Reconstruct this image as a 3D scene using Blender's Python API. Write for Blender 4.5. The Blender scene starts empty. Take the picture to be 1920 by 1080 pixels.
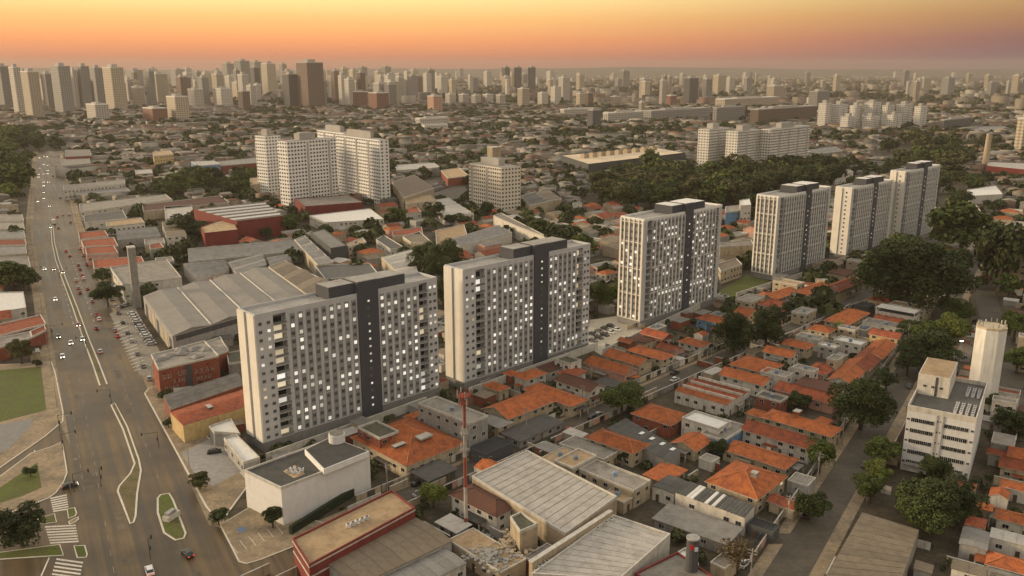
import bpy, math, random
import numpy as np
from mathutils import Vector

SC = bpy.context.scene
COL = SC.collection
RAD = math.radians
# ------------------------------------------------------------------ camera
FOC, CAM_H = 1600.0, 115.0                      # focal length in 1920-wide pixels, height in metres
PITCH = math.atan(412.0 / FOC)
cam_d = bpy.data.cameras.new('camera')
cam_d.sensor_width = 36.0
cam_d.lens = FOC / 1920.0 * 36.0
cam_d.clip_start, cam_d.clip_end = 1.0, 80000.0
cam = bpy.data.objects.new('camera', cam_d)
cam.location = (0, 0, CAM_H)
cam.rotation_euler = (math.pi / 2 - PITCH, 0, 0)
COL.objects.link(cam)
SC.camera = cam
# ------------------------------------------------------------------ sky and sun
SUN_AZ, SUN_EL = -80.0, 11.0                     # degrees, clockwise from the view axis (+Y)
world = bpy.data.worlds.new('World')
SC.world = world
world.use_nodes = True
wn, wl = world.node_tree.nodes, world.node_tree.links
wn.clear()

def lin(r, g, b):
    f = lambda c: (c / 255 / 12.92) if c <= 10 else ((c / 255 + 0.055) / 1.055) ** 2.4
    return (f(r), f(g), f(b), 1.0)

def ramp(nodes, stops, interp='LINEAR'):
    n = nodes.new('ShaderNodeValToRGB')
    e = n.color_ramp.elements
    n.color_ramp.interpolation = interp
    while len(e) < len(stops):
        e.new(0.5)
    for i, (p, c) in enumerate(stops):
        e[i].position = p
        e[i].color = c
    return n

tc = wn.new('ShaderNodeTexCoord')
sep = wn.new('ShaderNodeSeparateXYZ')
wl.new(tc.outputs['Generated'], sep.inputs[0])
# elevation: sin(el) stretched so that the first 30 degrees fill most of the ramp
mz = wn.new('ShaderNodeMath'); mz.operation = 'MAXIMUM'; mz.inputs[1].default_value = 0.0
wl.new(sep.outputs['Z'], mz.inputs[0])
mp = wn.new('ShaderNodeMath'); mp.operation = 'POWER'; mp.inputs[1].default_value = 0.5
wl.new(mz.outputs[0], mp.inputs[0])
def el(d):
    return math.sqrt(math.sin(RAD(d)))
def dim(r, g, b_, k=.94):
    c = lin(r, g, b_); return (c[0] * k, c[1] * k, c[2] * k, 1.0)
warm = ramp(wn, [(0.0, dim(182, 116, 100)), (el(0.7), dim(216, 128, 92)), (el(1.7), dim(246, 158, 98)), (el(3.0), dim(252, 190, 116)),
                 (el(4.7), dim(255, 226, 152, 1.0)), (el(12), lin(250, 238, 212)), (el(35), lin(238, 229, 212)), (1.0, lin(212, 208, 206))])
cool = ramp(wn, [(0.0, dim(94, 70, 92)), (el(0.7), dim(98, 70, 92)), (el(1.7), dim(120, 82, 86)), (el(3.0), dim(156, 114, 80)),
                 (el(4.7), dim(182, 150, 98)), (el(12), lin(206, 192, 170)), (el(35), lin(226, 218, 204)), (1.0, lin(212, 208, 206))])
wl.new(mp.outputs[0], warm.inputs[0]); wl.new(mp.outputs[0], cool.inputs[0])
# azimuth: how far a direction lies from the afterglow
dotn = wn.new('ShaderNodeVectorMath'); dotn.operation = 'DOT_PRODUCT'
GLOW_AZ = -32.0
dotn.inputs[1].default_value = (math.sin(RAD(GLOW_AZ)), math.cos(RAD(GLOW_AZ)), 0)
wl.new(tc.outputs['Generated'], dotn.inputs[0])
azr = wn.new('ShaderNodeMapRange'); azr.interpolation_type = 'SMOOTHSTEP'
azr.inputs['From Min'].default_value = 0.36; azr.inputs['From Max'].default_value = 0.98
wl.new(dotn.outputs['Value'], azr.inputs['Value'])
mixs = wn.new('ShaderNodeMix'); mixs.data_type = 'RGBA'
wl.new(azr.outputs[0], mixs.inputs['Factor']); wl.new(cool.outputs[0], mixs.inputs['A']); wl.new(warm.outputs[0], mixs.inputs['B'])
sky = wn.new('ShaderNodeTexSky'); sky.sky_type = 'NISHITA'; sky.sun_disc = False
sky.sun_elevation = RAD(SUN_EL); sky.sun_rotation = RAD(SUN_AZ)
sky.dust_density = 5.0
b1 = wn.new('ShaderNodeBackground'); b1.inputs['Strength'].default_value = 0.05
b2 = wn.new('ShaderNodeBackground'); b2.inputs['Strength'].default_value = 1.05
wl.new(sky.outputs[0], b1.inputs[0]); wl.new(mixs.outputs['Result'], b2.inputs[0])
addw = wn.new('ShaderNodeMixShader'); addw.inputs[0].default_value = 0.88
wl.new(b1.outputs[0], addw.inputs[1]); wl.new(b2.outputs[0], addw.inputs[2])
wo = wn.new('ShaderNodeOutputWorld')
wl.new(addw.outputs[0], wo.inputs['Surface'])

sun_d = bpy.data.lights.new('sun', 'SUN')
sun_d.energy = 3.0
sun_d.angle = RAD(10)
sun_d.color = (1.0, 0.77, 0.50)
sun = bpy.data.objects.new('sun', sun_d)
sv = Vector((math.sin(RAD(SUN_AZ)) * math.cos(RAD(SUN_EL)), math.cos(RAD(SUN_AZ)) * math.cos(RAD(SUN_EL)), math.sin(RAD(SUN_EL))))
sun.rotation_euler = (-sv).to_track_quat('-Z', 'Y').to_euler()
COL.objects.link(sun)
SC.view_settings.view_transform = 'Standard'
SC.view_settings.look = 'None'
SC.view_settings.gamma = 1.0
SC.view_settings.exposure = 0.52
SC.render.engine = 'CYCLES'
SC.cycles.use_denoising = True
SC.cycles.max_bounces = 5
SC.cycles.diffuse_bounces = 1
SC.cycles.glossy_bounces = 2
SC.cycles.transparent_max_bounces = 6
SC.cycles.volume_bounces = 0
SC.cycles.use_adaptive_sampling = True
SC.cycles.adaptive_threshold = 0.02

# ------------------------------------------------------------------ photograph survey: where a sight line meets height z
CP, SP = math.cos(PITCH), math.sin(PITCH)
def at(px, py, z=0.0):
    dx, yy = (px - 960) / FOC, (py - 540) / FOC
    dy, dz = CP - yy * SP, -SP - yy * CP
    t = (z - CAM_H) / dz
    return (dx * t, dy * t)

def proj(x, y, z):
    zz = z - CAM_H
    d = y * CP - zz * SP
    return (960 + FOC * x / d, 540 - FOC * (y * SP + zz * CP) / d)

def z_at(x, y, py):                              # the height above (x, y) that shows on row py
    lo, hi = 0.0, 400.0
    for _ in range(40):
        m = (lo + hi) / 2
        if proj(x, y, m)[1] > py: lo = m
        else: hi = m
    return lo

REG = {'A': (0, 90), 'B': (640, 90), 'C': (1280, 90), 'D': (0, 400), 'E': (640, 400), 'F': (1280, 400), 'G': (0, 720), 'H': (640, 720), 'I': (1280, 720), 'P': None}
def rp(reg, x, y):
    if reg == 'P': return (x, y)
    return (REG[reg][0] + x / 3.0, REG[reg][1] + y / 3.0)

def uv(th):
    t = RAD(th)
    return (math.sin(t), math.cos(t)), (-math.cos(t), math.sin(t))
def rotz(th):
    return RAD(90 - th)

# occupancy raster of the near and middle ground, 1.5 m cells
OX, OY, OC = -1000.0, 120.0, 1.5
OCC = np.zeros((1400, 1400), dtype=np.uint8)     # [iy, ix]
def _cells(cx, cy, hw, hd, th):
    r = math.hypot(hw, hd)
    x0, x1 = int((cx - r - OX) / OC), int((cx + r - OX) / OC) + 1
    y0, y1 = int((cy - r - OY) / OC), int((cy + r - OY) / OC) + 1
    x0, y0, x1, y1 = max(x0, 0), max(y0, 0), min(x1, 1400), min(y1, 1400)
    if x0 >= x1 or y0 >= y1: return None
    gx = OX + (np.arange(x0, x1) + .5) * OC - cx
    gy = (OY + (np.arange(y0, y1) + .5) * OC - cy)[:, None]
    u, v = uv(th)
    m = (abs(gx * u[0] + gy * u[1]) <= hw) & (abs(gx * v[0] + gy * v[1]) <= hd)
    return slice(y0, y1), slice(x0, x1), m
def occupy(cx, cy, hw, hd, th, val=1):
    c = _cells(cx, cy, hw, hd, th)
    if c: OCC[c[0], c[1]][c[2]] = val
def is_free(cx, cy, hw, hd, th):
    c = _cells(cx, cy, hw, hd, th)
    if c is None: return True
    return not OCC[c[0], c[1]][c[2]].any()
def occupy_poly(pts, val=1):
    xs = [p[0] for p in pts]; ys = [p[1] for p in pts]
    x0, x1 = max(int((min(xs) - OX) / OC), 0), min(int((max(xs) - OX) / OC) + 1, 1400)
    y0, y1 = max(int((min(ys) - OY) / OC), 0), min(int((max(ys) - OY) / OC) + 1, 1400)
    if x0 >= x1 or y0 >= y1: return
    gx = np.broadcast_to(OX + (np.arange(x0, x1) + .5) * OC, (y1 - y0, x1 - x0))
    gy = np.broadcast_to((OY + (np.arange(y0, y1) + .5) * OC)[:, None], gx.shape)
    ins = np.zeros(gx.shape, bool)
    n = len(pts)
    for i in range(n):
        (ax, ay), (bx, by) = pts[i], pts[(i + 1) % n]
        if ay == by: continue
        c = ((ay > gy) != (by > gy)) & (gx < (bx - ax) * (gy - ay) / (by - ay) + ax)
        ins ^= c
    OCC[y0:y1, x0:x1][ins] = val

# ------------------------------------------------------------------ mesh helpers
class MB:
    def __init__(s):
        s.v, s.f, s.m = [], [], []
    def face(s, pts, m=0):
        n = len(s.v); s.v += pts; s.f.append(tuple(range(n, n + len(pts)))); s.m.append(m)
    def box(s, x0, x1, y0, y1, z0, z1, m=0, top=None, bottom=True):
        n = len(s.v)
        s.v += [(x0, y0, z0), (x1, y0, z0), (x1, y1, z0), (x0, y1, z0), (x0, y0, z1), (x1, y0, z1), (x1, y1, z1), (x0, y1, z1)]
        fs = [(0, 1, 5, 4), (1, 2, 6, 5), (2, 3, 7, 6), (3, 0, 4, 7), (4, 5, 6, 7)] + ([(3, 2, 1, 0)] if bottom else [])
        for k, f in enumerate(fs):
            s.f.append(tuple(n + i for i in f)); s.m.append(top if (k == 4 and top is not None) else m)
        return s
    def prism(s, poly, z0, z1, m=0, top=None):
        a = sum(poly[i][0] * poly[(i + 1) % len(poly)][1] - poly[(i + 1) % len(poly)][0] * poly[i][1] for i in range(len(poly)))
        if a < 0: poly = poly[::-1]
        n, k = len(s.v), len(poly)
        s.v += [(x, y, z0) for x, y in poly] + [(x, y, z1) for x, y in poly]
        for i in range(k):
            j = (i + 1) % k
            s.f.append((n + i, n + j, n + k + j, n + k + i)); s.m.append(m)
        s.f.append(tuple(n + k + i for i in range(k))); s.m.append(m if top is None else top)
        s.f.append(tuple(n + k - 1 - i for i in range(k))); s.m.append(m)
        return s
    def cyl(s, x, y, z0, z1, r0, r1=None, k=10, m=0, top=None):
        r1 = r0 if r1 is None else r1
        n = len(s.v)
        for z, r in ((z0, r0), (z1, r1)):
            s.v += [(x + r * math.cos(2 * math.pi * i / k), y + r * math.sin(2 * math.pi * i / k), z) for i in range(k)]
        for i in range(k):
            j = (i + 1) % k
            s.f.append((n + i, n + j, n + k + j, n + k + i)); s.m.append(m)
        s.f.append(tuple(n + k + i for i in range(k))); s.m.append(m if top is None else top)
        s.f.append(tuple(n + k - 1 - i for i in range(k))); s.m.append(m)
        return s
    def tube(s, a, b, r0, r1=None, k=6, m=0):
        r1 = r0 if r1 is None else r1
        a, b = Vector(a), Vector(b)
        d = (b - a).normalized()
        p = d.orthogonal().normalized(); q = d.cross(p)
        n = len(s.v)
        for c, r in ((a, r0), (b, r1)):
            s.v += [tuple(c + (p * math.cos(2 * math.pi * i / k) + q * math.sin(2 * math.pi * i / k)) * r) for i in range(k)]
        for i in range(k):
            j = (i + 1) % k
            s.f.append((n + i, n + j, n + k + j, n + k + i)); s.m.append(m)
        s.f.append(tuple(n + k + i for i in range(k))); s.m.append(m)
        s.f.append(tuple(n + k - 1 - i for i in range(k))); s.m.append(m)
        return s
    def mesh(s, name, mats):
        me = bpy.data.meshes.new(name)
        me.from_pydata(s.v, [], s.f)
        for mt in (mats if isinstance(mats, (list, tuple)) else [mats]): me.materials.append(mt)
        if any(s.m): me.polygons.foreach_set('material_index', s.m)
        me.update()
        return me
    def build(s, name, mats, parent=None, loc=(0, 0, 0), rz=0.0):
        return place(name, s.mesh(name, mats), parent, loc, rz)

def place(name, me, parent=None, loc=(0, 0, 0), rz=0.0, scale=None):
    o = bpy.data.objects.new(name, me)
    COL.objects.link(o)
    o.location = loc
    o.rotation_euler = (0, 0, rz)
    if scale is not None: o.scale = scale
    if parent is not None: o.parent = parent
    return o
def tag(o, label, cat, group=None, kind=None):
    if label: o['label'] = label
    if cat: o['category'] = cat
    if group: o['group'] = group
    if kind: o['kind'] = kind
    return o
def structure(o):
    o['kind'] = 'structure'
    return o

# ------------------------------------------------------------------ materials
MATS = {}
def mat(name, col, rough=0.85, var=0.18, scale=0.6, rand=0.12, bump=0.0, metal=0.0, emit=None, es=1.0, stain=0.0, wave=None, island=0.0, spec=0.3, col2=None, flicker=False):
    if name in MATS: return MATS[name]
    m = bpy.data.materials.new(name); m.use_nodes = True
    n, l = m.node_tree.nodes, m.node_tree.links
    b = n['Principled BSDF']
    b.inputs['Roughness'].default_value = rough
    b.inputs['Metallic'].default_value = metal
    b.inputs['Specular IOR Level'].default_value = spec
    t = n.new('ShaderNodeTexCoord')
    c = n.new('ShaderNodeRGB'); c.outputs[0].default_value = (*col, 1)
    out = c.outputs[0]
    def mul(sock, fac_sock, lo, hi):
        r = n.new('ShaderNodeMapRange'); r.inputs['To Min'].default_value = lo; r.inputs['To Max'].default_value = hi
        l.new(fac_sock, r.inputs['Value'])
        v = n.new('ShaderNodeVectorMath'); v.operation = 'SCALE'
        l.new(sock, v.inputs[0]); l.new(r.outputs[0], v.inputs['Scale'])
        return v.outputs[0]
    if var > 0:
        ns = n.new('ShaderNodeTexNoise'); ns.inputs['Scale'].default_value = scale; ns.inputs['Detail'].default_value = 5.0; ns.inputs['Roughness'].default_value = 0.65
        l.new(t.outputs['Object'], ns.inputs['Vector'])
        if col2 is not None:
            r = n.new('ShaderNodeMapRange'); r.inputs['From Min'].default_value = 0.42; r.inputs['From Max'].default_value = 0.66
            l.new(ns.outputs['Fac'], r.inputs['Value'])
            mx = n.new('ShaderNodeMix'); mx.data_type = 'RGBA'
            l.new(r.outputs[0], mx.inputs['Factor']); l.new(out, mx.inputs['A']); mx.inputs['B'].default_value = (*col2, 1)
            out = mx.outputs['Result']
            n3 = n.new('ShaderNodeTexNoise'); n3.inputs['Scale'].default_value = scale * 6; n3.inputs['Detail'].default_value = 4.0
            l.new(t.outputs['Object'], n3.inputs['Vector'])
            out = mul(out, n3.outputs['Fac'], 1 - var * 1.6, 1 + var * 1.6)
        else:
            r = n.new('ShaderNodeMapRange'); r.inputs['From Min'].default_value = 0.3; r.inputs['From Max'].default_value = 0.7
            l.new(ns.outputs['Fac'], r.inputs['Value'])
            out = mul(out, r.outputs[0], 1 - var, 1 + var)
    if stain > 0:                                # rain streaks and grime with a shape of their own
        mpn = n.new('ShaderNodeMapping'); mpn.inputs['Scale'].default_value = (1.1, 1.1, 0.12)
        l.new(t.outputs['Object'], mpn.inputs['Vector'])
        n2 = n.new('ShaderNodeTexNoise'); n2.inputs['Scale'].default_value = 0.8; n2.inputs['Detail'].default_value = 4
        l.new(mpn.outputs[0], n2.inputs['Vector'])
        r = n.new('ShaderNodeMapRange'); r.inputs['From Min'].default_value = 0.52; r.inputs['From Max'].default_value = 0.72
        l.new(n2.outputs['Fac'], r.inputs['Value'])
        out = mul(out, r.outputs[0], 1.0, 1 - stain)
    if rand > 0:
        oi = n.new('ShaderNodeObjectInfo')
        out = mul(out, oi.outputs['Random'], 1 - rand, 1 + rand)
    if island > 0:
        g = n.new('ShaderNodeNewGeometry')
        out = mul(out, g.outputs['Random Per Island'], 1 - island, 1 + island)
    l.new(out, b.inputs['Base Color'])
    hsock = None
    if wave:                                     # ribs of sheet metal or tile courses: fine relief, (axis, metres per rib, strength)
        w = n.new('ShaderNodeTexWave'); w.bands_direction = wave[0]; w.inputs['Scale'].default_value = 0.314 / wave[1]
        l.new(t.outputs['Object'], w.inputs['Vector'])
        hsock = w.outputs['Fac']; bs = wave[2]
    elif bump > 0:
        nb = n.new('ShaderNodeTexNoise'); nb.inputs['Scale'].default_value = 3.0; nb.inputs['Detail'].default_value = 4
        l.new(t.outputs['Object'], nb.inputs['Vector']); hsock = nb.outputs['Fac']; bs = bump
    if hsock is not None:
        bp = n.new('ShaderNodeBump'); bp.inputs['Strength'].default_value = bs; bp.inputs['Distance'].default_value = 0.1
        l.new(hsock, bp.inputs['Height']); l.new(bp.outputs[0], b.inputs['Normal'])
    if emit is not None:
        b.inputs['Emission Color'].default_value = (*emit, 1); b.inputs['Emission Strength'].default_value = es
    if flicker:
        oi2 = n.new('ShaderNodeObjectInfo'); r3 = n.new('ShaderNodeMapRange'); r3.inputs['To Min'].default_value = es * .35; r3.inputs['To Max'].default_value = es * 1.25
        l.new(oi2.outputs['Random'], r3.inputs['Value']); l.new(r3.outputs[0], b.inputs['Emission Strength'])
    MATS[name] = m
    return m

W = dict(
    cream=mat('wall_cream', (.41, .335, .225), stain=.36), white=mat('wall_white', (.52, .48, .41), stain=.34), grey=mat('wall_grey', (.30, .285, .26), stain=.3),
    brick=mat('wall_brick', (.22, .07, .04), var=.3, scale=1.2, stain=.3), beige=mat('wall_beige', (.37, .295, .20), stain=.32), yellow=mat('wall_yellow', (.52, .38, .18), stain=.25),
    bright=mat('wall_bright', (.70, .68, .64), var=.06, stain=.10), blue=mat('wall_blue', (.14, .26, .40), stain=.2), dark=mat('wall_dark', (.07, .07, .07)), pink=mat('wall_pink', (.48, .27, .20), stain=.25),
    concrete=mat('wall_concrete', (.26, .24, .21), stain=.4), maroon=mat('wall_maroon', (.17, .035, .028), var=.15, stain=.15), green=mat('wall_green', (.25, .28, .18), stain=.3))
T_W = ('X', 0.30, .35)
R = dict(
    orange=mat('roof_orange_tile', (.375, .106, .030), var=.34, scale=.5, rand=.24, wave=T_W, col2=(.20, .062, .025)),
    red=mat('roof_red_tile', (.275, .070, .026), var=.30, scale=.55, rand=.25, wave=T_W, col2=(.13, .040, .024)),
    brown=mat('roof_brown_tile', (.10, .042, .026), var=.28, scale=.4, rand=.2, wave=T_W, col2=(.08, .042, .03)),
    concrete=mat('roof_concrete', (.25, .225, .185), var=.2, scale=.25, rand=.2, col2=(.16, .14, .115)), tan=mat('roof_tan', (.38, .27, .15), var=.2, scale=.3, col2=(.27, .18, .10)),
    mlight=mat('roof_metal_light', (.40, .37, .32), rough=.6, var=.14, scale=.3, rand=.07, wave=('X', .35, .3), col2=(.30, .27, .225)),
    mgrey=mat('roof_metal_grey', (.22, .205, .18), rough=.6, var=.16, scale=.3, rand=.12, wave=('X', .35, .3), col2=(.15, .135, .115)),
    mdark=mat('roof_metal_dark', (.075, .07, .062), rough=.6, var=.2, scale=.4, rand=.2, wave=('X', .35, .3), col2=(.05, .048, .04)),
    mbrown=mat('roof_sheet_brown', (.19, .15, .10), rough=.75, var=.16, scale=.4, rand=.10, wave=('X', .35, .3), col2=(.14, .11, .075)),
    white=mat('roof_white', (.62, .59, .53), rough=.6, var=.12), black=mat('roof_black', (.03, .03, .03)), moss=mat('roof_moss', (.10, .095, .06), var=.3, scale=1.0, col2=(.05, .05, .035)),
    cream=mat('roof_cream', (.58, .46, .31), var=.15, scale=.05, rand=0), blue=mat('roof_blue', (.10, .24, .42), rough=.6))
M_FRAME = mat('window_frame', (.55, .53, .48), var=0)
M_GLASS = mat('window_glass', (.02, .021, .022), rough=.12, var=0, rand=.5, spec=.6)
M_LIT = mat('window_lit', (.7, .66, .55), var=0, rand=0, emit=(1.0, .95, .86), es=0.46, flicker=True)
M_WARM = mat('window_warm', (.6, .45, .25), var=0, rand=0, emit=(1.0, .84, .58), es=0.36, flicker=True)
M_RIDGE = mat('ridge_tile', (.36, .135, .055), var=.3)
M_TRIM = mat('parapet_trim', (.46, .43, .37), var=.2, stain=.2)
M_ASPH = mat('asphalt', (.100, .067, .032), rough=.48, var=.16, scale=.03, rand=0, bump=.03, spec=.3, col2=(.055, .040, .022))
def wheel_tracks(m, az):
    """Long worn and oily tracks along the driving direction."""
    n, l = m.node_tree.nodes, m.node_tree.links; bs = n['Principled BSDF']
    src = bs.inputs['Base Color'].links[0].from_socket
    t = n.new('ShaderNodeTexCoord'); mp0 = n.new('ShaderNodeMapping'); mp0.inputs['Rotation'].default_value = (0, 0, RAD(az)); l.new(t.outputs['Object'], mp0.inputs['Vector'])
    mp1 = n.new('ShaderNodeMapping'); mp1.inputs['Scale'].default_value = (.55, .012, 1); l.new(mp0.outputs[0], mp1.inputs['Vector'])
    ns = n.new('ShaderNodeTexNoise'); ns.inputs['Scale'].default_value = 1.0; ns.inputs['Detail'].default_value = 5; l.new(mp1.outputs[0], ns.inputs['Vector'])
    r = n.new('ShaderNodeMapRange'); r.inputs['From Min'].default_value = .34; r.inputs['From Max'].default_value = .66; r.inputs['To Min'].default_value = .55; r.inputs['To Max'].default_value = 1.55; l.new(ns.outputs['Fac'], r.inputs['Value'])
    v = n.new('ShaderNodeVectorMath'); v.operation = 'SCALE'; l.new(src, v.inputs[0]); l.new(r.outputs[0], v.inputs['Scale']); l.new(v.outputs[0], bs.inputs['Base Color'])
    r2_ = n.new('ShaderNodeMapRange'); r2_.inputs['From Min'].default_value = .3; r2_.inputs['From Max'].default_value = .7; r2_.inputs['To Min'].default_value = .36; r2_.inputs['To Max'].default_value = .62; l.new(ns.outputs['Fac'], r2_.inputs['Value']); l.new(r2_.outputs[0], bs.inputs['Roughness'])
wheel_tracks(M_ASPH, -30)
M_ASPH2 = mat('asphalt_street', (.066, .054, .038), rough=.7, var=.25, scale=.12, rand=0, col2=(.095, .078, .053))
M_PAVE = mat('pavement_concrete', (.28, .21, .128), var=.3, scale=.15, rand=0, col2=(.17, .135, .09))
M_KERB = mat('kerb_paint', (.55, .50, .40), var=.2, scale=2)
M_PAINT = mat('road_paint', (.52, .48, .40), var=.25, scale=2)
M_GRASS = mat('lawn', (.082, .102, .015), var=.3, scale=.2, rand=0, bump=.3, col2=(.085, .075, .024))
M_DIRT = mat('dirt_verge', (.14, .105, .05), var=.3, scale=.3, rand=0, col2=(.09, .085, .03))

# ================================================================== THE SETTING
rnd = random.Random(7)
# ground: one sheet to the horizon, finely divided near the camera
gx = sorted(set([s * v for s in (-1, 1) for v in (0, 60, 120, 180, 240, 300, 400, 500, 700, 1000, 1500, 2500, 4000, 7000, 11000, 15500)]))
gy = [-400, -100, 0, 60, 120, 160, 200, 240, 280, 320, 360, 400, 450, 500, 600, 700, 850, 1000, 1300, 1700, 2300, 3200, 4500, 6500, 9500, 15500]
g = MB()
g.v = [(x, y, 0.0) for y in gy for x in gx]
nx = len(gx)
g.f = [(j * nx + i, j * nx + i + 1, (j + 1) * nx + i + 1, (j + 1) * nx + i) for j in range(len(gy) - 1) for i in range(nx - 1)]
g.m = [0] * len(g.f)
m_ground = mat('city_ground', (.080, .060, .036), var=.45, scale=.12, rand=0, col2=(.034, .031, .016))
structure(g.build('ground', m_ground))

# far hills closing the horizon
def hill_ridge(name, dist, h0, h1, seed, col):
    r = random.Random(seed)
    hb = MB(); n = 120
    ph = [r.uniform(0, 6.28) for _ in range(5)]
    prev = None
    top = []
    for i in range(n + 1):
        a = RAD(-42 + 84 * i / n)
        h = h0 + (h1 - h0) * (.5 + .28 * math.sin(i * .09 + ph[0]) + .16 * math.sin(i * .23 + ph[1]) + .07 * math.sin(i * .61 + ph[2]))
        top.append((a, max(h, 4)))
    rows = [(0.90, 0.0), (0.95, .55), (1.0, 1.0), (1.06, .5), (1.1, 0.0)]
    for a, h in top:
        for k, f in rows: hb.v.append((math.sin(a) * dist * k, math.cos(a) * dist * k, h * f - (1 if f == 0 else 0)))
    for i in range(n):
        for k in range(4):
            b = i * 5 + k
            hb.f.append((b, b + 5, b + 6, b + 1)); hb.m.append(0)
    structure(hb.build(name, mat('hill_wood', (.066, .052, .042), var=.3, scale=.002, rand=0)))
hill_ridge('far_hill', 13800, 80, 135, 3, None)
hill_ridge('low_hill', 8600, 8, 50, 5, None)

def slab(name, pts, z, m, h=0.0, occ=0):
    """A sheet (or a raised slab with its edge) over a ground polygon given in metres."""
    b = MB()
    if h > 0: b.prism(pts, z - .02, z + h, 0)
    else:
        a = sum(pts[i][0] * pts[(i + 1) % len(pts)][1] - pts[(i + 1) % len(pts)][0] * pts[i][1] for i in range(len(pts)))
        b.face([(x, y, z) for x, y in (pts if a > 0 else pts[::-1])])
    if occ: occupy_poly(pts, occ)
    return structure(b.build(name, m))
def px_poly(pts, z=0.0): return [at(x, y, z) for x, y in pts]
def ribbon(pts, w0, w1=None):
    w1 = w0 if w1 is None else w1
    L_, R_ = [], []
    for i, p in enumerate(pts):
        a = Vector(pts[max(i - 1, 0)]); b = Vector(pts[min(i + 1, len(pts) - 1)])
        d = (b - a).normalized(); n = Vector((d.y, -d.x)); q = Vector(p)
        w = w0 + (w1 - w0) * i / (len(pts) - 1)
        L_.append(tuple(q - n * w / 2)); R_.append(tuple(q + n * w / 2))
    return L_ + R_[::-1]
def strip_mesh(name, pts, w, z, m, occ=0):
    """A road ribbon as quads along a polyline."""
    p = ribbon(pts, w); k = len(pts); b = MB()
    b.v = [(x, y, z) for x, y in p]
    for i in range(k - 1): b.f.append((2 * k - 1 - i, 2 * k - 2 - i, i + 1, i)); b.m.append(0)
    if occ:
        for i in range(k - 1): occupy_poly([p[i], p[i + 1], p[2 * k - 2 - i], p[2 * k - 1 - i]], occ)
    return structure(b.build(name, m))

AV_D, AV_N = (math.sin(RAD(-30)), math.cos(RAD(-30))), (math.cos(RAD(-30)), -math.sin(RAD(-30)))
def ave(t, s):                                   # along, across (s = 17.5 is the middle)
    s = s + max(0.0, t - 700) * 0.034
    return (AV_D[0] * t + AV_N[0] * s, AV_D[1] * t + AV_N[1] * s)
ave_line = [ave(t, 17.5) for t in (60, 120, 160, 200, 240, 280, 330, 380, 440, 500, 580, 660, 740, 840, 960, 1100, 1250, 1400)]
strip_mesh('avenue_pavement', ave_line, 38, .012, M_PAVE, 2)
strip_mesh('avenue_road', ave_line, 28, .035, M_ASPH, 2)
# the wide junction
slab('junction_road', px_poly([(-60, 800), (108, 786), (130, 830), (260, 1090), (150, 1200), (-260, 1200)]), .026, M_ASPH, occ=2)
slab('corner_road', px_poly([(330, 985), (400, 985), (560, 1040), (640, 1120), (420, 1200), (200, 1200)]), .030, M_ASPH, occ=2)
# the house street, the tree street and the cross lanes
MS_D = (math.sin(RAD(44.7)), math.cos(RAD(44.7)))
MS_N = (MS_D[1], -MS_D[0])
def mstreet(t, s): return (-14 + MS_D[0] * t + MS_N[0] * s, 231 + MS_D[1] * t + MS_N[1] * s)
strip_mesh('house_street_pavement', [mstreet(t, 0) for t in (-48, 0, 60, 120, 180, 240, 290)], 11.0, .014, M_PAVE, 2)
strip_mesh('house_street', [mstreet(t, 0) for t in (-48, 0, 60, 120, 180, 240, 290)], 7.2, .036, M_ASPH2, 2)
RS_D = (math.sin(RAD(33.2)), math.cos(RAD(33.2)))
RS_N = (RS_D[1], -RS_D[0])
def rstreet(t, s): return (65 + RS_D[0] * t + RS_N[0] * s, 178 + RS_D[1] * t + RS_N[1] * s)
strip_mesh('tree_street_pavement', [rstreet(t, 0) for t in (-60, 0, 60, 120, 180, 260, 360, 500)], 15.0, .013, M_PAVE, 2)
strip_mesh('tree_street', [rstreet(t, 0) for t in (-60, 0, 60, 120, 180, 260, 360, 500)], 9.0, .038, M_ASPH2, 2)
lane = [at(1500, 1010), at(1400, 1010), at(1290, 975), at(1215, 940)]
strip_mesh('yard_lane', lane, 5, .02, M_ASPH2, 2)
a0 = at(1905, 760); a1 = at(1845, 545)
strip_mesh('park_lane', [a0, ((a0[0] + a1[0]) / 2, (a0[1] + a1[1]) / 2), a1], 10, .02, M_ASPH2, 2)
s0, s1 = at(560, 1075), at(880, 1200)
# far streets running through the roofs
for k, (p, q, w) in enumerate([((1715, 470), (1880, 395), 9), ((560, 430), (700, 390), 8), ((735, 470), (900, 400), 8), ((1180, 420), (1420, 350), 8), ((1500, 345), (1700, 285), 8)]):
    A, Bq = at(*p), at(*q)
    strip_mesh('side_street', [A, ((A[0] + Bq[0]) / 2, (A[1] + Bq[1]) / 2), Bq], w, .016 + k * .002, M_ASPH2, 2)

# kerbed islands and verges -------------------------------------------------
def island(name, pxp, top=None, inset=0.35, h=.13, z=.03):
    pts = px_poly(pxp)
    o = slab(name, pts, z, M_KERB, h=h, occ=2)
    if top:
        cx = sum(p[0] for p in pts) / len(pts); cy = sum(p[1] for p in pts) / len(pts)
        a = sum(pts[i][0] * pts[(i + 1) % len(pts)][1] - pts[(i + 1) % len(pts)][0] * pts[i][1] for i in range(len(pts)))
        if a < 0: pts = pts[::-1]
        ins = []
        k = len(pts)
        for i in range(k):
            p0, p1, p2 = Vector(pts[i - 1]), Vector(pts[i]), Vector(pts[(i + 1) % k])
            e1, e2 = (p1 - p0).normalized(), (p2 - p1).normalized()
            n = Vector((-e1.y - e2.y, e1.x + e2.x))
            if n.length > 1e-4: n.normalize()
            ins.append(tuple(p1 + n * inset))
        b = MB(); b.face([(x, y, z + h + .012) for x, y in ins])
        b.build('verge', top, o)
    return o
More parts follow.
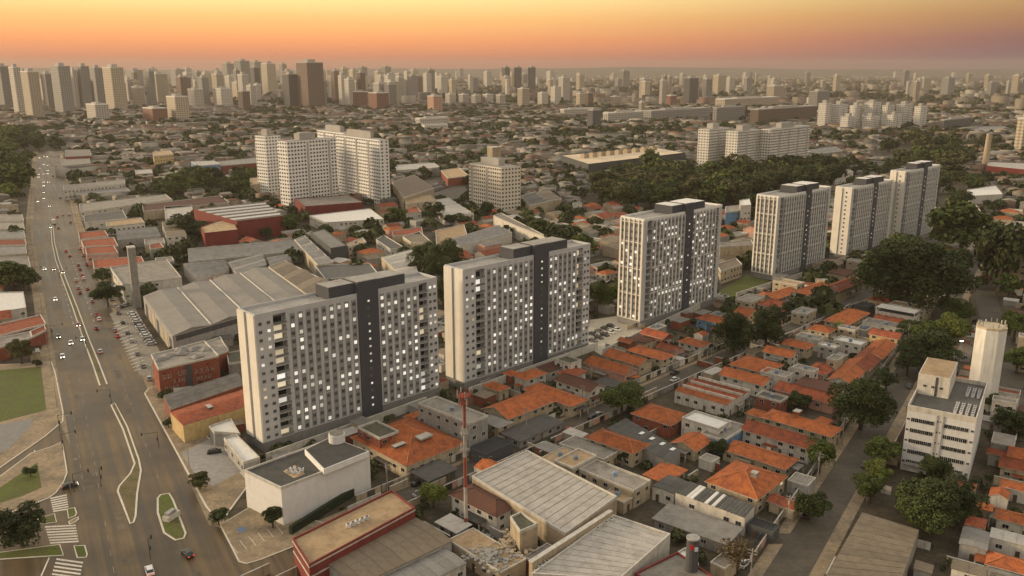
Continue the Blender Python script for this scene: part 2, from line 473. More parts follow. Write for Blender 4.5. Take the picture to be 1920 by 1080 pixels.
island('corner_block', [(-60, 690), (0, 684), (97, 679), (104, 698), (119, 772), (119, 790), (86, 818), (0, 878), (-60, 920)], M_PAVE)
slab('park_lawn', px_poly([(-50, 698), (0, 695), (77, 688), (87, 770), (0, 792), (-50, 806)]), .185, M_GRASS)
slab('driveway', px_poly([(-40, 806), (58, 786), (62, 796), (20, 840), (-40, 868)]), .20, mat('driveway', (.2, .19, .17), rand=0))
island('corner_island', [(-60, 922), (0, 893), (58, 850), (96, 838), (117, 828), (121, 850), (127, 886), (120, 905), (106, 924), (93, 934), (40, 955), (0, 968), (-60, 985)], M_PAVE)
slab('verge_lawn', px_poly([(-40, 936), (0, 915), (70, 868), (78, 915), (40, 932), (0, 944), (-40, 955)]), .185, M_GRASS)
island('small_island', [(125, 955), (141, 952), (145, 962), (142, 968), (128, 973)], M_GRASS)
island('refuge_island', [(128, 979), (136, 974), (147, 969), (148, 974), (140, 981), (130, 984)], M_PAVE, .25)
island('lawn_island', [(70, 974), (103, 963), (107, 980), (78, 984)], M_GRASS)
island('lawn_strip', [(-40, 1042), (0, 1036), (113, 1021), (120, 1042), (60, 1046), (0, 1050), (-40, 1054)], M_GRASS)
island('kerbed_lawn', [(138, 1024), (160, 1023), (165, 1040), (162, 1046), (144, 1047)], M_GRASS)
island('median_island', [(207, 760), (216, 756), (240, 800), (262, 862), (266, 882), (259, 925), (256, 968), (252, 980), (243, 983), (228, 945), (219, 922), (222, 912), (243, 888), (251, 870), (229, 805)], M_DIRT, .5)
island('plinth_island', [(294, 935), (300, 928), (318, 925), (326, 937), (350, 1000), (346, 1010), (328, 1014), (306, 1000), (294, 962)], M_GRASS, .5)
med = [at(194, 722), at(180, 683), at(163, 640), at(140, 575), at(120, 523), at(107, 487), at(100, 455), at(97, 420)]
mp_ = ribbon(med, 3.0, 1.8)
o = slab('median_strip', mp_, .03, M_KERB, h=.15)
mi = ribbon(med, 1.9, .9); b = MB(); k = len(med); b.v = [(x, y, .195) for x, y in mi]
for i in range(k - 1): b.f.append((2 * k - 1 - i, 2 * k - 2 - i, i + 1, i)); b.m.append(0)
b.build('verge', M_DIRT, o)
# right-hand corner plots with their kerb
island('forecourt', [(412, 985), (430, 1020), (447, 1054), (462, 1058), (490, 1050), (560, 1022), (620, 985), (540, 960), (470, 950)], M_PAVE)
island('pavement_corner', [(270, 738), (278, 728), (300, 722), (470, 905), (430, 960), (415, 985), (385, 950)], M_PAVE, .5, h=.1, z=.02)
slab('parking_lot', px_poly([(205, 588), (250, 572), (305, 668), (325, 705), (262, 704)]), .05, mat('parking_ground', (.25, .22, .17), rand=0, col2=(.18, .16, .12)), occ=2)
slab('tower_lot', px_poly([(1105, 600), (1160, 592), (1215, 625), (1130, 668), (1100, 650)]), .05, mat('lot_ground', (.42, .37, .28), rand=0), occ=2)
slab('tower_garden', px_poly([(1345, 548), (1400, 515), (1450, 530), (1375, 570)]), .05, M_GRASS, occ=2)
slab('gate_yard', px_poly([(340, 850), (400, 820), (480, 870), (400, 912), (372, 900)]), .145, mat('yard_paving', (.27, .25, .22), rand=0), occ=2)
slab('grey_yard', px_poly([(762, 345), (860, 325), (880, 370), (840, 385), (790, 370)]), .03, M_ASPH2, occ=2)

# painted markings ------------------------------------------------------------
def stripes(name, quads, z=.06):
    root = None
    for q in quads:
        pts = px_poly(q)
        a = sum(pts[i][0] * pts[(i + 1) % 4][1] - pts[(i + 1) % 4][0] * pts[i][1] for i in range(4))
        b = MB(); b.face([(x, y, z) for x, y in (pts if a > 0 else pts[::-1])])
        if root is None: root = structure(b.build(name, M_PAINT))
        else: b.build('stripe', M_PAINT, root)
stripes('crosswalk', [[(x0, y0), (x1, y1), (x1 + .4, y1 + 2.4), (x0 + .4, y0 + 2.4)] for k in range(7) for (x0, y0, x1, y1) in [(94 + k * .9, 934 + k * 4.0, 125 + k * .6, 927 + k * 4.4)]])
stripes('crosswalk', [[(x0, y0), (x1, y1), (x1 + .3, y1 + 2.8), (x0 + .3, y0 + 2.8)] for k in range(7) for (x0, y0, x1, y1) in [(84 + k * 1.6, 987 + k * 5.0, 142 + k * .9, 984 + k * 5.0)]])
stripes('crosswalk', [[(x0, y0), (x1, y1), (x1 - .6, y1 + 3.2), (x0 - .6, y0 + 3.2)] for k in range(6) for (x0, y0, x1, y1) in [(106 - k * 2.1, 1047 + k * 7.0, 156 - k * 1.6, 1054 + k * 7.0)]])
stripes('stop_line', [[(91, 1046), (93.5, 1046), (79, 1080), (76, 1080)]])
stripes('lane_line', [[(0, 898), (52, 862), (53, 863.5), (0, 901)], [(64, 844), (66, 844), (62, 876), (60, 876)], [(28, 872), (50, 857), (51, 858), (29, 873.5)], [(80, 846), (93, 841), (93, 842.5), (80, 847.5)]])
for s_ in (13.4, 22.0):
    root = None
    for t in range(430, 640, 12):
        if t < 250 and 14 > s_ > 12: continue
        b = MB(); p = [ave(t, s_ - .09), ave(t, s_ + .09), ave(t + 4, s_ + .09), ave(t + 4, s_ - .09)]
        b.face([(x, y, .055) for x, y in p])
        if root is None: root = structure(b.build('dashed_line', M_PAINT))
        else: b.build('stripe', M_PAINT, root)
root = None
for k in range(16):
    f = k / 15
    c = (211 + f * 40, 607 + f * 88)
    q = [c, (c[0] + 24, c[1] - 8), (c[0] + 24.4, c[1] - 7.2), (c[0] + .4, c[1] + .8)]
    pts = px_poly(q, 0)
    b = MB(); b.face([(x, y, .075) for x, y in pts[::-1]])
    if root is None: root = structure(b.build('parking_line', M_PAINT))
    else: b.build('stripe', M_PAINT, root)

# repairs and worn paint on the asphalt
rp_r = random.Random(31)
M_PATCH = mat('asphalt_patch', (.090, .068, .041), rough=.6, var=.35, scale=.4, rand=.25)
for k in range(22):
    t, s_ = rp_r.uniform(150, 420), rp_r.choice([6, 9, 12, 21, 24, 27, 29]) + rp_r.uniform(-1, 1)
    wq, lq = rp_r.uniform(.5, 1.4), rp_r.uniform(2, 14)
    pts = [ave(t, s_ - wq), ave(t, s_ + wq), ave(t + lq, s_ + wq * rp_r.uniform(.8, 1.2)), ave(t + lq, s_ - wq)]
    b = MB(); b.face([(x, y, .042 + k * .0001) for x, y in pts]); structure(b.build('road_patch', M_PATCH))
for k, (p, q) in enumerate([((118, 640), (170, 1010)), ((147, 700), (215, 1080)), ((205, 650), (300, 905)), ((150, 560), (176, 640))]):
    A, Bq = at(*p), at(*q); d = Vector((Bq[0] - A[0], Bq[1] - A[1])); ln = d.length; d.normalize(); n = Vector((d.y, -d.x))
    root = None; t = 0
    while t < ln:
        if rp_r.random() < .72:
            c = Vector(A) + d * t; pts = [c - n * .08, c + n * .08, c + d * 3 + n * .08, c + d * 3 - n * .08]
            b = MB(); b.face([(x, y, .052) for x, y in pts])
            if root is None: root = structure(b.build('worn_lane_line', mat('worn_paint', (.24, .20, .14), var=.4, scale=3)))
            else: b.build('stripe', MATS['worn_paint'], root)
        t += 8
for k in range(14):
    x, y = ave(rp_r.uniform(160, 400), rp_r.choice([7.5, 12, 23, 28])); b = MB(); b.cyl(0, 0, 0, .012, .45, k=12); o = b.build('manhole_cover', M_PATCH, None, (x, y, .045)); tag(o, 'round dark manhole cover in the avenue asphalt', 'manhole cover', 'manhole covers in the avenue')
root = None
for k in range(6):
    c = (432 + k * 17, 1022 - k * 7.2); q = [c, (c[0] + 13, c[1] + 16), (c[0] + 14, c[1] + 15.6), (c[0] + 1, c[1] - .4)]
    pts = px_poly(q); b = MB(); b.face([(x, y, .19) for x, y in pts])
    if root is None: root = structure(b.build('forecourt_bay_line', M_PAINT))
    else: b.build('stripe', M_PAINT, root)
slab('disabled_bay_sign', px_poly([(444, 993), (456, 988), (463, 995), (450, 1001)]), .192, mat('bay_blue', (.12, .17, .26), rand=0))
# ================================================================== windows shared by all buildings
WIN = {}
def window_mesh(w, h, kind):
    key = (w, h, kind)
    if key not in WIN:
        b = MB(); b.box(-w / 2, w / 2, -.06, .10, -h / 2, h / 2, 0)
        p = .07
        b.box(-w / 2 + p, -p / 2, -.085, .05, -h / 2 + p, h / 2 - p, 1)
        b.box(p / 2, w / 2 - p, -.085, .05, -h / 2 + p, h / 2 - p, 1)
        WIN[key] = b.mesh('window', [M_FRAME if kind != 'tower' else M_TGREY, {'dark': M_GLASS, 'tower': M_TGLASS, 'lit': M_LIT, 'warm': M_WARM}[kind]])
    return WIN[key]
M_TGLASS = mat('tower_glass', (.085, .083, .08), rough=.25, var=0, rand=.35, spec=.5)
M_TPLINTH = mat('tower_plinth', (.20, .19, .175), var=.15, rand=0)
M_TWALL = mat('tower_wall', (.46, .455, .445), var=.08, scale=.3, rand=.04, stain=.08)
M_TGREY = mat('tower_panel', (.24, .236, .23), var=.08, rand=.04)
M_TBEIGE = mat('tower_end', (.66, .61, .52), var=.07, scale=.2, rand=.03, stain=.10)
M_TDARK = mat('tower_core', (.065, .066, .072), var=.08, rand=0)
M_TFIN = mat('tower_fin', (.66, .64, .59), var=.08, rand=.03)
M_TROOF = mat('tower_roof', (.32, .30, .265), var=.2, scale=.2, rand=.05, col2=(.24, .22, .19))

def tower(px, L_, W_, ytop, style, label, lit, seed, th=46.5):
    r = random.Random(seed)
    x, y = at(*px)
    h = z_at(x, y, ytop)
    u, v = uv(th); rz = rotz(th)
    NF = 15
    z0 = 3.2; fh = (h - z0 - 1.1) / NF
    occupy(x + u[0] * L_ / 2 + v[0] * W_ / 2, y + u[1] * L_ / 2 + v[1] * W_ / 2, L_ / 2 + 2, W_ / 2 + 2, th, 3)
    b = MB()
    if style == 'A':
        rec = [(.085, .147), (.883, .935)]; core = (.52, .635)
        cols = [.178 + .0402 * i for i in range(9)] + [.660 + .0395 * i for i in range(6)]
        small = [.022, .062, .953, .982]
    else:
        rec = [(.045, .10), (.90, .955)]; core = (.50, .60)
        cols = [.125 + .0445 * i for i in range(9)] + [.622 + .0445 * i for i in range(7)]
        small = []
    xs = [0]
    for a_, c_ in rec:
        b.box(xs[-1] * L_, a_ * L_, 0, W_, 0, h, 0); b.box(a_ * L_, c_ * L_, 2.0, W_, 0, h, 0); xs.append(c_)
    b.box(xs[-1] * L_, L_, 0, W_, 0, h, 0)
    root = b.build('apartment_tower', [M_TWALL], None, (x, y, 0), rz)
    tag(root, label, 'apartment tower', 'apartment towers in a row behind the tiled houses')
    # plinth, roof, parapet
    b = MB(); b.box(-.12, L_ + .12, -.12, W_ + .12, 0, z0, 0); b.build('plinth', M_TPLINTH, root)
    b = MB(); b.box(.3, L_ - .3, .3, W_ - .3, h, h + .12, 0); b.build('roof', M_TROOF, root)
    b = MB()
    for q in ((-.05, L_ + .05, -.05, .28), (-.05, L_ + .05, W_ - .28, W_ + .05), (-.05, .28, .28, W_ - .28), (L_ - .28, L_ + .05, .28, W_ - .28)):
        b.box(*q, h - .25, h + .95)
    b.build('parapet', M_TFIN if style != 'A' else M_TWALL, root)
    # stair core and penthouses
    c0, c1 = core[0] * L_, core[1] * L_
    b = MB(); b.box(c0, c1, -.55, W_ * .72, 0, h + 4.6); core_o = b.build('stair_core', M_TDARK, root)
    b = MB(); b.box(c0 + .2, c1 - .2, .0, W_ * .7, h + 4.6, h + 4.72); b.build('core_roof', M_TROOF if style == 'A' else R['white'], core_o)
    for (p0, p1, yy) in ((c0 - .14 * L_, c0, .9), (c1, c1 + .17 * L_, .22)):
        b = MB(); b.box(p0, p1, yy + .35, W_ * .86, h + .12, h + 4.2); pe = b.build('penthouse', M_TDARK, root)
        b = MB(); b.box(p0 + .25, p1 - .25, yy + .6, W_ * .86 - .25, h + 4.2, h + 4.32); b.build('penthouse_roof', M_TROOF if style == 'A' else R['white'], pe)
    # end wall facing the avenue
    if style in ('A', 'P'):
        for (y0, y1) in ((-.03, W_ * .40), (W_ * .58, W_ + .03)):
            b = MB(); b.box(-.5, 0, y0, y1, z0, h + .6); b.build('end_wall', M_TBEIGE, root)
        if style == 'P':
            for f in range(NF):
                place('window', window_mesh(1.0, 1.1, 'dark'), root, (-.56, W_ * .30, z0 + (f + .55) * fh), -math.pi / 2)
    else:
        nb = 5
        b = MB(); b.box(-.06, 0, 0, W_, z0, h - .3); b.build('end_panel', M_TGREY, root)
        for i in range(nb + 1):
            yy = W_ * i / nb; wdt = .62 if 0 < i < nb else .9
            y0 = min(max(yy - wdt / 2, -.02), W_ + .02 - wdt)
            b = MB(); b.box(-.55, -.06, y0, y0 + wdt, z0, h + .3); b.build('fin', M_TBEIGE, root)
        for f in (0, 4, 8, 12, 15):
            zz = z0 + f * fh
            b = MB(); b.box(-.42, -.06, .2, W_ - .2, zz - .16, zz + .16); b.build('band', M_TBEIGE, root)
        for i in range(nb):
            for f in range(NF):
                k = 'lit' if r.random() < lit * .55 else 'tower'
                place('window', window_mesh(1.3, 1.25, k), root, (-.10, W_ * (i + .5) / nb, z0 + (f + .55) * fh), -math.pi / 2)
    # window columns
    me_light = None
    for i, c in enumerate(cols):
        cx = c * L_
        b = MB(); b.box(cx - .86, cx + .86, -.05, 0, z0 + .3, h - .9); b.build('window_strip', M_TGREY, root)
        if style != 'A':
            b = MB(); b.box(cx + .98 + .0, cx + 1.42, -.42, -.003, z0, h - .2); b.build('fin', M_TFIN, root)
        for f in range(NF):
            k = 'lit' if r.random() < lit else 'tower'
            if style == 'A' and (f + i * 2) % 5 == 0 and r.random() < .6: k = 'tower'
            place('window', window_mesh(1.2, 1.25, k), root, (cx, -.06, z0 + (f + .55) * fh))
    if style != 'A':
        for f in (4, 8, 12):
            for (q0, q1) in ((rec[0][1] * L_ + .3, c0 - .1), (c1 + .1, rec[1][0] * L_ - .3)):
                b = MB(); b.box(q0, q1, -.30, -.055, z0 + f * fh - .14, z0 + f * fh + .14); b.build('band', M_TFIN, root)
    else:
        for f in (4, 8, 12):
            for (q0, q1) in ((rec[0][1] * L_ + .3, c0 - .1), (c1 + .1, rec[1][0] * L_ - .3)):
                b = MB(); b.box(q0, q1, -.10, -.052, z0 + f * fh - .07, z0 + f * fh + .07); b.build('band', M_TWALL, root)
    for c in small:
        for f in range(NF):
            place('window', window_mesh(1.1, 1.0, 'warm' if r.random() < .04 else ('lit' if r.random() < lit * .55 else 'tower')), root, (c * L_, -.06, z0 + (f + .55) * fh))
    for f in range(NF):
        on = r.random() < .62
        place('core_window', window_mesh(.78, .72, 'lit' if on else 'tower'), core_o, ((c0 + c1) / 2, -.60, z0 + (f + .6) * fh))
    # balconies
    for a_, c_ in rec:
        w_ = (c_ - a_) * L_
        bs = MB(); bs.box(-w_ / 2 + .05, w_ / 2 - .05, -.35, 2.0, -.10, .06, 0)
        bs.box(-w_ / 2 + .05, w_ / 2 - .05, -.38, -.30, .06, .95, 1)
        key = ('bal', round(w_, 2), style)
        if key not in WIN: WIN[key] = bs.mesh('balcony', [M_TFIN, mat('balcony_rail', (.20, .20, .19) if style == 'A' else (.10, .10, .10), rough=.3, var=0, rand=.3)])
        dk = ('bald', round(w_, 2))
        for kk, mm in (('d', M_GLASS), ('l', M_WARM), ('w', M_LIT)):
            if dk + (kk,) not in WIN:
                bd = MB(); bd.box(-w_ * .36, w_ * .36, 1.85, 2.06, .1, 2.2, 0); WIN[dk + (kk,)] = bd.mesh('balcony_door', mm)
        for f in range(NF):
            bo = place('balcony', WIN[key], root, ((a_ + c_) / 2 * L_, 0, z0 + f * fh + .1))
            q = r.random()
            place('balcony_door', WIN[dk + ('d' if style != 'A' and q < .93 or q < .62 else ('l' if q < .85 else 'w'),)], bo, (0, 0, 0))
    return root, h
tower((497, 848), 69.0, 10.5, 596, 'A', 'grey apartment tower with lit windows next to the avenue and the white blank-walled building', .36, 1)
tower((872, 732), 68.0, 10.5, 510, 'A', 'grey lit apartment tower, second in the row from the avenue', .40, 2)
tower((1200, 615), 61.6, 13.2, 415, 'F', 'tower with finned pale end wall and lit windows, third from the avenue', .40, 3)
tower((1448, 526), 60.0, 13.3, 371.5, 'F', 'unlit tower with finned pale end wall, fourth from the avenue', .0, 4)
tower((1585, 488), 58.0, 10.4, 355, 'P', 'unlit finned tower with plain end wall, fifth from the avenue', .0, 5)
tower((1682, 463), 58.0, 9.6, 324, 'P', 'unlit finned tower at the end of the row, farthest from the avenue', .0, 6)

# ================================================================== HOUSES, SHEDS AND HALLS
COUNT = {}
def facing(cx, cy, nx_, ny_):
    return (-cx * nx_ - cy * ny_) > 0

def roof_mesh(kind, a, c, z, rise, ov):
    """Roof shell over half extents a (x) and c (y); ridge along x."""
    b = MB(); A, C = a + ov, c + ov
    e = z - rise * ov / max(c, .1) * .5; t = .16
    if kind == 'gable':
        for s in (-1, 1):
            p = [(-A, s * C, e), (A, s * C, e), (A, 0, z + rise), (-A, 0, z + rise)]
            if s > 0: p = [p[1], p[0], p[3], p[2]]
            q = [(x, y, zz + t) for x, y, zz in p]
            b.face(q); b.face(p[::-1]); b.face([p[0], p[1], q[1], q[0]], 1)
            b.face([p[1], p[2], q[2], q[1]], 1); b.face([p[3], p[0], q[0], q[3]], 1)
    elif kind == 'hip':
        k = max(A - C, .05)
        E = [(-A, -C, e), (A, -C, e), (A, C, e), (-A, C, e)]; F = [(x, y, zz + t) for x, y, zz in E]
        r0, r1 = (-k, 0, z + rise + t), (k, 0, z + rise + t)
        b.face([F[0], F[1], r1, r0]); b.face([F[1], F[2], r1]); b.face([F[2], F[3], r0, r1]); b.face([F[3], F[0], r0])
        for i in range(4):
            j = (i + 1) % 4; b.face([E[i], E[j], F[j], F[i]], 1)
        b.face(E[::-1])
    elif kind == 'shed':
        p = [(-A, -C, z), (A, -C, z), (A, C, z + rise), (-A, C, z + rise)]; q = [(x, y, zz + t) for x, y, zz in p]
        b.face(q); b.face(p[::-1])
        for i in range(4):
            j = (i + 1) % 4; b.face([p[i], p[j], q[j], q[i]])
    return b
def ridge_mesh(kind, a, c, z, rise, ov):
    b = MB(); A, C = a + ov, c + ov
    e = z - rise * ov / max(c, .1) * .5 + .2
    zt = z + rise + .2
    if kind == 'gable': b.tube((-A, 0, zt), (A, 0, zt), .16, k=5)
    else:
        k = max(A - C, .05)
        b.tube((-k, 0, zt), (k + .01, 0, zt), .16, k=5)
        for s in (-1, 1):
            for q in (-1, 1): b.tube((s * k, 0, zt), (s * A, q * C, e), .14, k=5)
    return b

def build_house(cx, cy, a, c, th, z, roof, rmat, wall, name, label, cat, group=None, win=True, rise=None, ov=.65, detail=True, seed=None):
    r = random.Random(seed if seed is not None else int(cx * 13 + cy * 7))
    swap = roof.endswith('y') or (roof in ('gable', 'hip', 'met', 'shed') and c > a)
    roof = roof.rstrip('xy') if roof[:-1] in ('gable', 'hip', 'met', 'shed') else roof
    if swap: a, c, th = c, a, th + 90
    u, v = uv(th); rz = rotz(th)
    occupy(cx, cy, a + .8, c + .8, th, 3)
    b = MB()
    if roof == 'gable':
        rise = rise if rise is not None else .42 * c
        b.box(-a, a, -c, c, 0, z, 0)
        for s in (-1, 1):
            t = [(s * a, -c, z), (s * a, c, z), (s * a, 0, z + rise)]
            b.face(t if s > 0 else t[::-1])
    elif roof == 'hip':
        rise = rise if rise is not None else .40 * c
        b.box(-a, a, -c, c, 0, z, 0)
    elif roof == 'met':
        rise = rise if rise is not None else .09 * c
        b.box(-a, a, -c, c, 0, z, 0)
        for s in (-1, 1):
            t = [(s * a, -c, z), (s * a, c, z), (s * a, 0, z + rise)]
            b.face(t if s > 0 else t[::-1])
    elif roof == 'shed':
        rise = rise if rise is not None else .10 * c
        b.box(-a, a, -c, c, 0, z, 0)
    else:
        b.box(-a, a, -c, c, 0, z, 0)
    root = b.build(name, W[wall], None, (cx, cy, 0), rz)
    tag(root, label, cat, group)
    if roof in ('gable', 'hip', 'shed'):
        ro = roof_mesh(roof, a, c, z + (.0 if roof != 'shed' else .02), rise, ov).build('roof', [R[rmat], M_TRIM], root)
        if detail and roof != 'shed' and rmat in ('orange', 'red', 'brown'):
            ridge_mesh(roof, a, c, z, rise, ov).build('ridge', M_RIDGE if rmat == 'orange' else R[rmat], ro)
    elif roof == 'met':
        n = max(2, min(16, int(2 * (a + .3) / 2.6)))
        wdt = 2 * (a + .25) / n
        sb = roof_mesh('gable', wdt / 2 - .05, c, z + .03, rise, .25)
        for i in range(len(sb.v)):
            xx, yy, zz = sb.v[i]; sb.v[i] = (max(min(xx, wdt / 2 - .03), -wdt / 2 + .03), yy, zz)
        me = sb.mesh('roof_sheet', R[rmat])
        for i in range(n):
            place('roof_sheet', me, root, (-a - .25 + wdt * (i + .5), 0, .02 * (i % 2)))
    else:
        b = MB(); b.box(-a + .22, a - .22, -c + .22, c - .22, z, z + .08); b.build('roof', R[rmat], root)
        b = MB(); hh = .7 if z > 4 else .35
        for q in ((-a - .06, a + .06, -c - .06, -c + .2), (-a - .06, a + .06, c - .2, c + .06), (-a - .06, -a + .2, -c + .2, c - .2), (a - .2, a + .06, -c + .2, c - .2)):
            b.box(*q, z - .1, z + hh)
        b.build('parapet', W[wall] if wall in ('maroon', 'dark') else M_TRIM, root)
    if win:
        ns = max(1, int(round(z / 3.1)))
        cap = 26 if z < 9 else 60
        for (nx_, ny_, half, off, ang) in ((0, -1, a, c, 0), (0, 1, a, c, math.pi), (1, 0, c, a, math.pi / 2), (-1, 0, c, a, -math.pi / 2)):
            wx, wy = u[0] * nx_ + v[0] * ny_, u[1] * nx_ + v[1] * ny_
            if not facing(cx + wx * off, cy + wy * off, wx, wy): continue
            n = max(1, int(2 * half / 3.4))
            for s in range(ns):
                zz = z / ns * (s + .55)
                for i in range(n):
                    if cap <= 0 or r.random() < .22: continue
                    p = -half + 2 * half * (i + .5) / n
                    lx, ly = (p, off * ny_) if nx_ == 0 else (off * nx_, p)
                    kd = 'warm' if r.random() < .006 else 'dark'
                    if s == 0 and i == n // 2 and z < 9:
                        key = ('door', 1)
                        if key not in WIN:
                            d = MB(); d.box(-.5, .5, -.06, .1, -1.05, 1.05); WIN[key] = d.mesh('door', mat('door_paint', (.13, .08, .05), rand=.5))
                        place('door', WIN[key], root, (lx, ly, 1.08), ang)
                        continue
                    place('window', window_mesh(1.5, 1.15, kd), root, (lx, ly, zz), ang); cap -= 1
    if win and detail and z < 7 and roof in ('gable', 'hip') and min(a, c) > 2.4:
        for (nx_, ny_, half, off) in ((0, -1, a, c), (-1, 0, c, a), (1, 0, c, a)):
            wx, wy = u[0] * nx_ + v[0] * ny_, u[1] * nx_ + v[1] * ny_
            if not facing(cx, cy, wx, wy) or r.random() < .35: continue
            wd, dp, sh = r.uniform(1.5, min(3.6, half * .8)), r.uniform(1.6, 3.0), r.uniform(-.35, .35) * half
            b = MB(); zt = min(2.7, z - .5)
            if nx_ == 0: b.box(sh - wd, sh + wd, -off - dp, -off + .1, zt, zt + .14)
            else:
                x0, x1 = sorted((nx_ * (off - .1), nx_ * (off + dp))); b.box(x0, x1, sh - wd, sh + wd, zt, zt + .14)
            po = b.build('porch_roof', R[r.choice(['concrete', 'mgrey', 'mdark', rmat, 'mbrown'])], root)
            for q in (-1, 1):
                b = MB(); px_, py_ = (sh + q * (wd - .15), -off - dp + .15) if nx_ == 0 else (nx_ * (off + dp - .15), sh + q * (wd - .15))
                b.box(px_ - .1, px_ + .1, py_ - .1, py_ + .1, 0, zt); b.build('post', M_TRIM, po)
    COUNT[name] = COUNT.get(name, 0) + 1
    return root

def rect(reg, xl, yl, xr, yr, z, th, wmin=4.0):
    p, q = at(*rp(reg, xl, yl), z), at(*rp(reg, xr, yr), z)
    u, v = uv(th); dx, dy = q[0] - p[0], q[1] - p[1]
    a, c = abs(dx * u[0] + dy * u[1]) / 2, abs(dx * v[0] + dy * v[1]) / 2
    lo = min(.62 * max(a, c), wmin)                # a sliver is a misread corner: houses are at least this wide
    return (p[0] + q[0]) / 2, (p[1] + q[1]) / 2, max(a, lo, 1.4), max(c, lo, 1.4)

def spec(rows, th, name, cat, group=None):
    for row in rows:
        reg, xl, yl, xr, yr, z, roof, rmat, wall, label = row[:10]
        t = row[10] if len(row) > 10 and row[10] is not None else th
        nm = row[11] if len(row) > 11 else name
        ct = row[12] if len(row) > 12 else cat
        cx, cy, a, c = rect(reg, xl, yl, xr, yr, z, t)
        build_house(cx, cy, a, c, t, z, roof, rmat, wall, nm, label, ct, group)

G1 = 'tiled houses between the towers and the house street'
spec([
    ('H', 65, 300, 690, 330, 4.6, 'hip', 'orange', 'cream', 'long orange-tiled house with yellow front below the first tower'),
    ('H', 135, 235, 280, 290, 8, 'flat', 'moss', 'brick', 'small bare brick block with mossy flat roof behind the long orange house'),
    ('H', 300, 215, 440, 215, 3.9, 'hip', 'red', 'cream', 'red-roofed annex tucked between the first tower and the brick block'),
    ('H', 800, 140, 1195, 95, 5.46, 'gablex', 'orange', 'cream', 'orange-tiled pair of houses beside the grey three-storey block'),
    ('H', 800, 185, 930, 225, 4.68, 'hip', 'mgrey', 'beige', 'small house with pale grey hipped roof joined to the orange pair'),
    ('H', 1060, 20, 1350, 100, 4.29, 'hip', 'orange', 'cream', 'orange hipped house at the corner of the garden wall and house street'),
    ('E', 975, 912, 1150, 898, 5.46, 'hip', 'orange', 'white', 'white two-storey house with orange hipped roof at the foot of the second tower'),
    ('E', 820, 962, 925, 985, 3.9, 'hip', 'orange', 'cream', 'small orange-roofed house by the second tower gate'),
    ('E', 1060, 975, 1195, 990, 3.9, 'hip', 'orange', 'cream', 'low orange-roofed annex behind the white two-storey house'),
    ('E', 1220, 935, 1470, 975, 5.07, 'gabley', 'brown', 'white', 'white house with dark brown roof facing the house street'),
    ('E', 1225, 905, 1370, 890, 3.9, 'shed', 'red', 'white', 'low red lean-to roof against the white brown-roofed house'),
    ('E', 1395, 832, 1645, 888, 4.29, 'gabley', 'orange', 'pink', 'long orange gabled house with pinkish walls, first of two side by side'),
    ('E', 1510, 787, 1715, 842, 4.29, 'gabley', 'orange', 'cream', 'orange gabled house, second of the two side by side'),
    ('E', 1620, 765, 1860, 802, 4.68, 'hip', 'orange', 'cream', 'broad orange hipped house facing the car lot of the third tower'),
    ('E', 1700, 668, 1850, 690, 3.9, 'gable', 'red', 'brick', 'dark red roofed house next to the third tower wall'),
    ('E', 1565, 712, 1645, 722, 3.9, 'gable', 'orange', 'brick', 'small brick house with orange roof along the tower wall'),
    ('E', 1640, 700, 1732, 722, 3.9, 'shed', 'brown', 'cream', 'small brown lean-to beside the brick house'),
    ('E', 1780, 752, 1930, 765, 3.9, 'gable', 'red', 'pink', 'low dark red gabled house behind the broad hipped house'),
    ('E', 1200, 825, 1350, 832, 6, 'flat', 'moss', 'white', 'white house with mossy flat roof behind the second tower'),
    ('E', 1115, 872, 1255, 855, 3.9, 'shed', 'brown', 'white', 'brown lean-to roof beside the mossy flat roof'),
    ('E', 1440, 945, 1570, 962, 2.81, 'shed', 'mdark', 'concrete', 'dark sheet carport beside the white brown-roofed house'),
    ('F', 440, 470, 640, 440, 5.07, 'gablex', 'orange', 'cream', 'terraced house with orange roof, end of the terrace by the third tower'),
    ('F', 600, 450, 820, 412, 5.07, 'gablex', 'orange', 'white', 'middle house of the orange-roofed terrace'),
    ('F', 770, 425, 1010, 385, 5.07, 'gablex', 'red', 'cream', 'redder-roofed terraced house beside the giant tree'),
    ('F', 420, 510, 590, 505, 4.68, 'hip', 'red', 'cream', 'dark orange hipped house in front of the terrace'),
    ('F', 290, 560, 432, 556, 4.68, 'gabley', 'orange', 'yellow', 'yellowish house with gable towards the house street'),
    ('F', 80, 590, 285, 605, 4.29, 'hip', 'orange', 'blue', 'house with bluish walls and orange hipped roof beside the twin trees'),
    ('F', 230, 580, 372, 582, 3.9, 'hip', 'red', 'cream', 'reddish hipped house behind the bluish one'),
    ('F', 0, 712, 128, 740, 4.68, 'hip', 'orange', 'white', 'white house with orange roof behind the twin trees'),
    ('F', 540, 372, 655, 405, 8, 'flat', 'tan', 'cream', 'cream box-shaped house with flat roof by the fourth tower garden'),
    ('F', 935, 262, 1030, 278, 8, 'flat', 'concrete', 'cream', 'cream flat-roofed house with dark windows beside the giant tree'),
    ('F', 820, 335, 975, 330, 3.9, 'shed', 'brown', 'cream', 'low brown roof between the cream house and the terrace'),
    ('F', 1390, 188, 1520, 216, 4.68, 'hip', 'orange', 'pink', 'orange hipped house at the foot of the last tower'),
    ('F', 1330, 225, 1560, 258, 3.51, 'shed', 'red', 'cream', 'low red roof in front of the orange house at the last tower'),
], 45.5, 'tiled_house', 'house', G1)

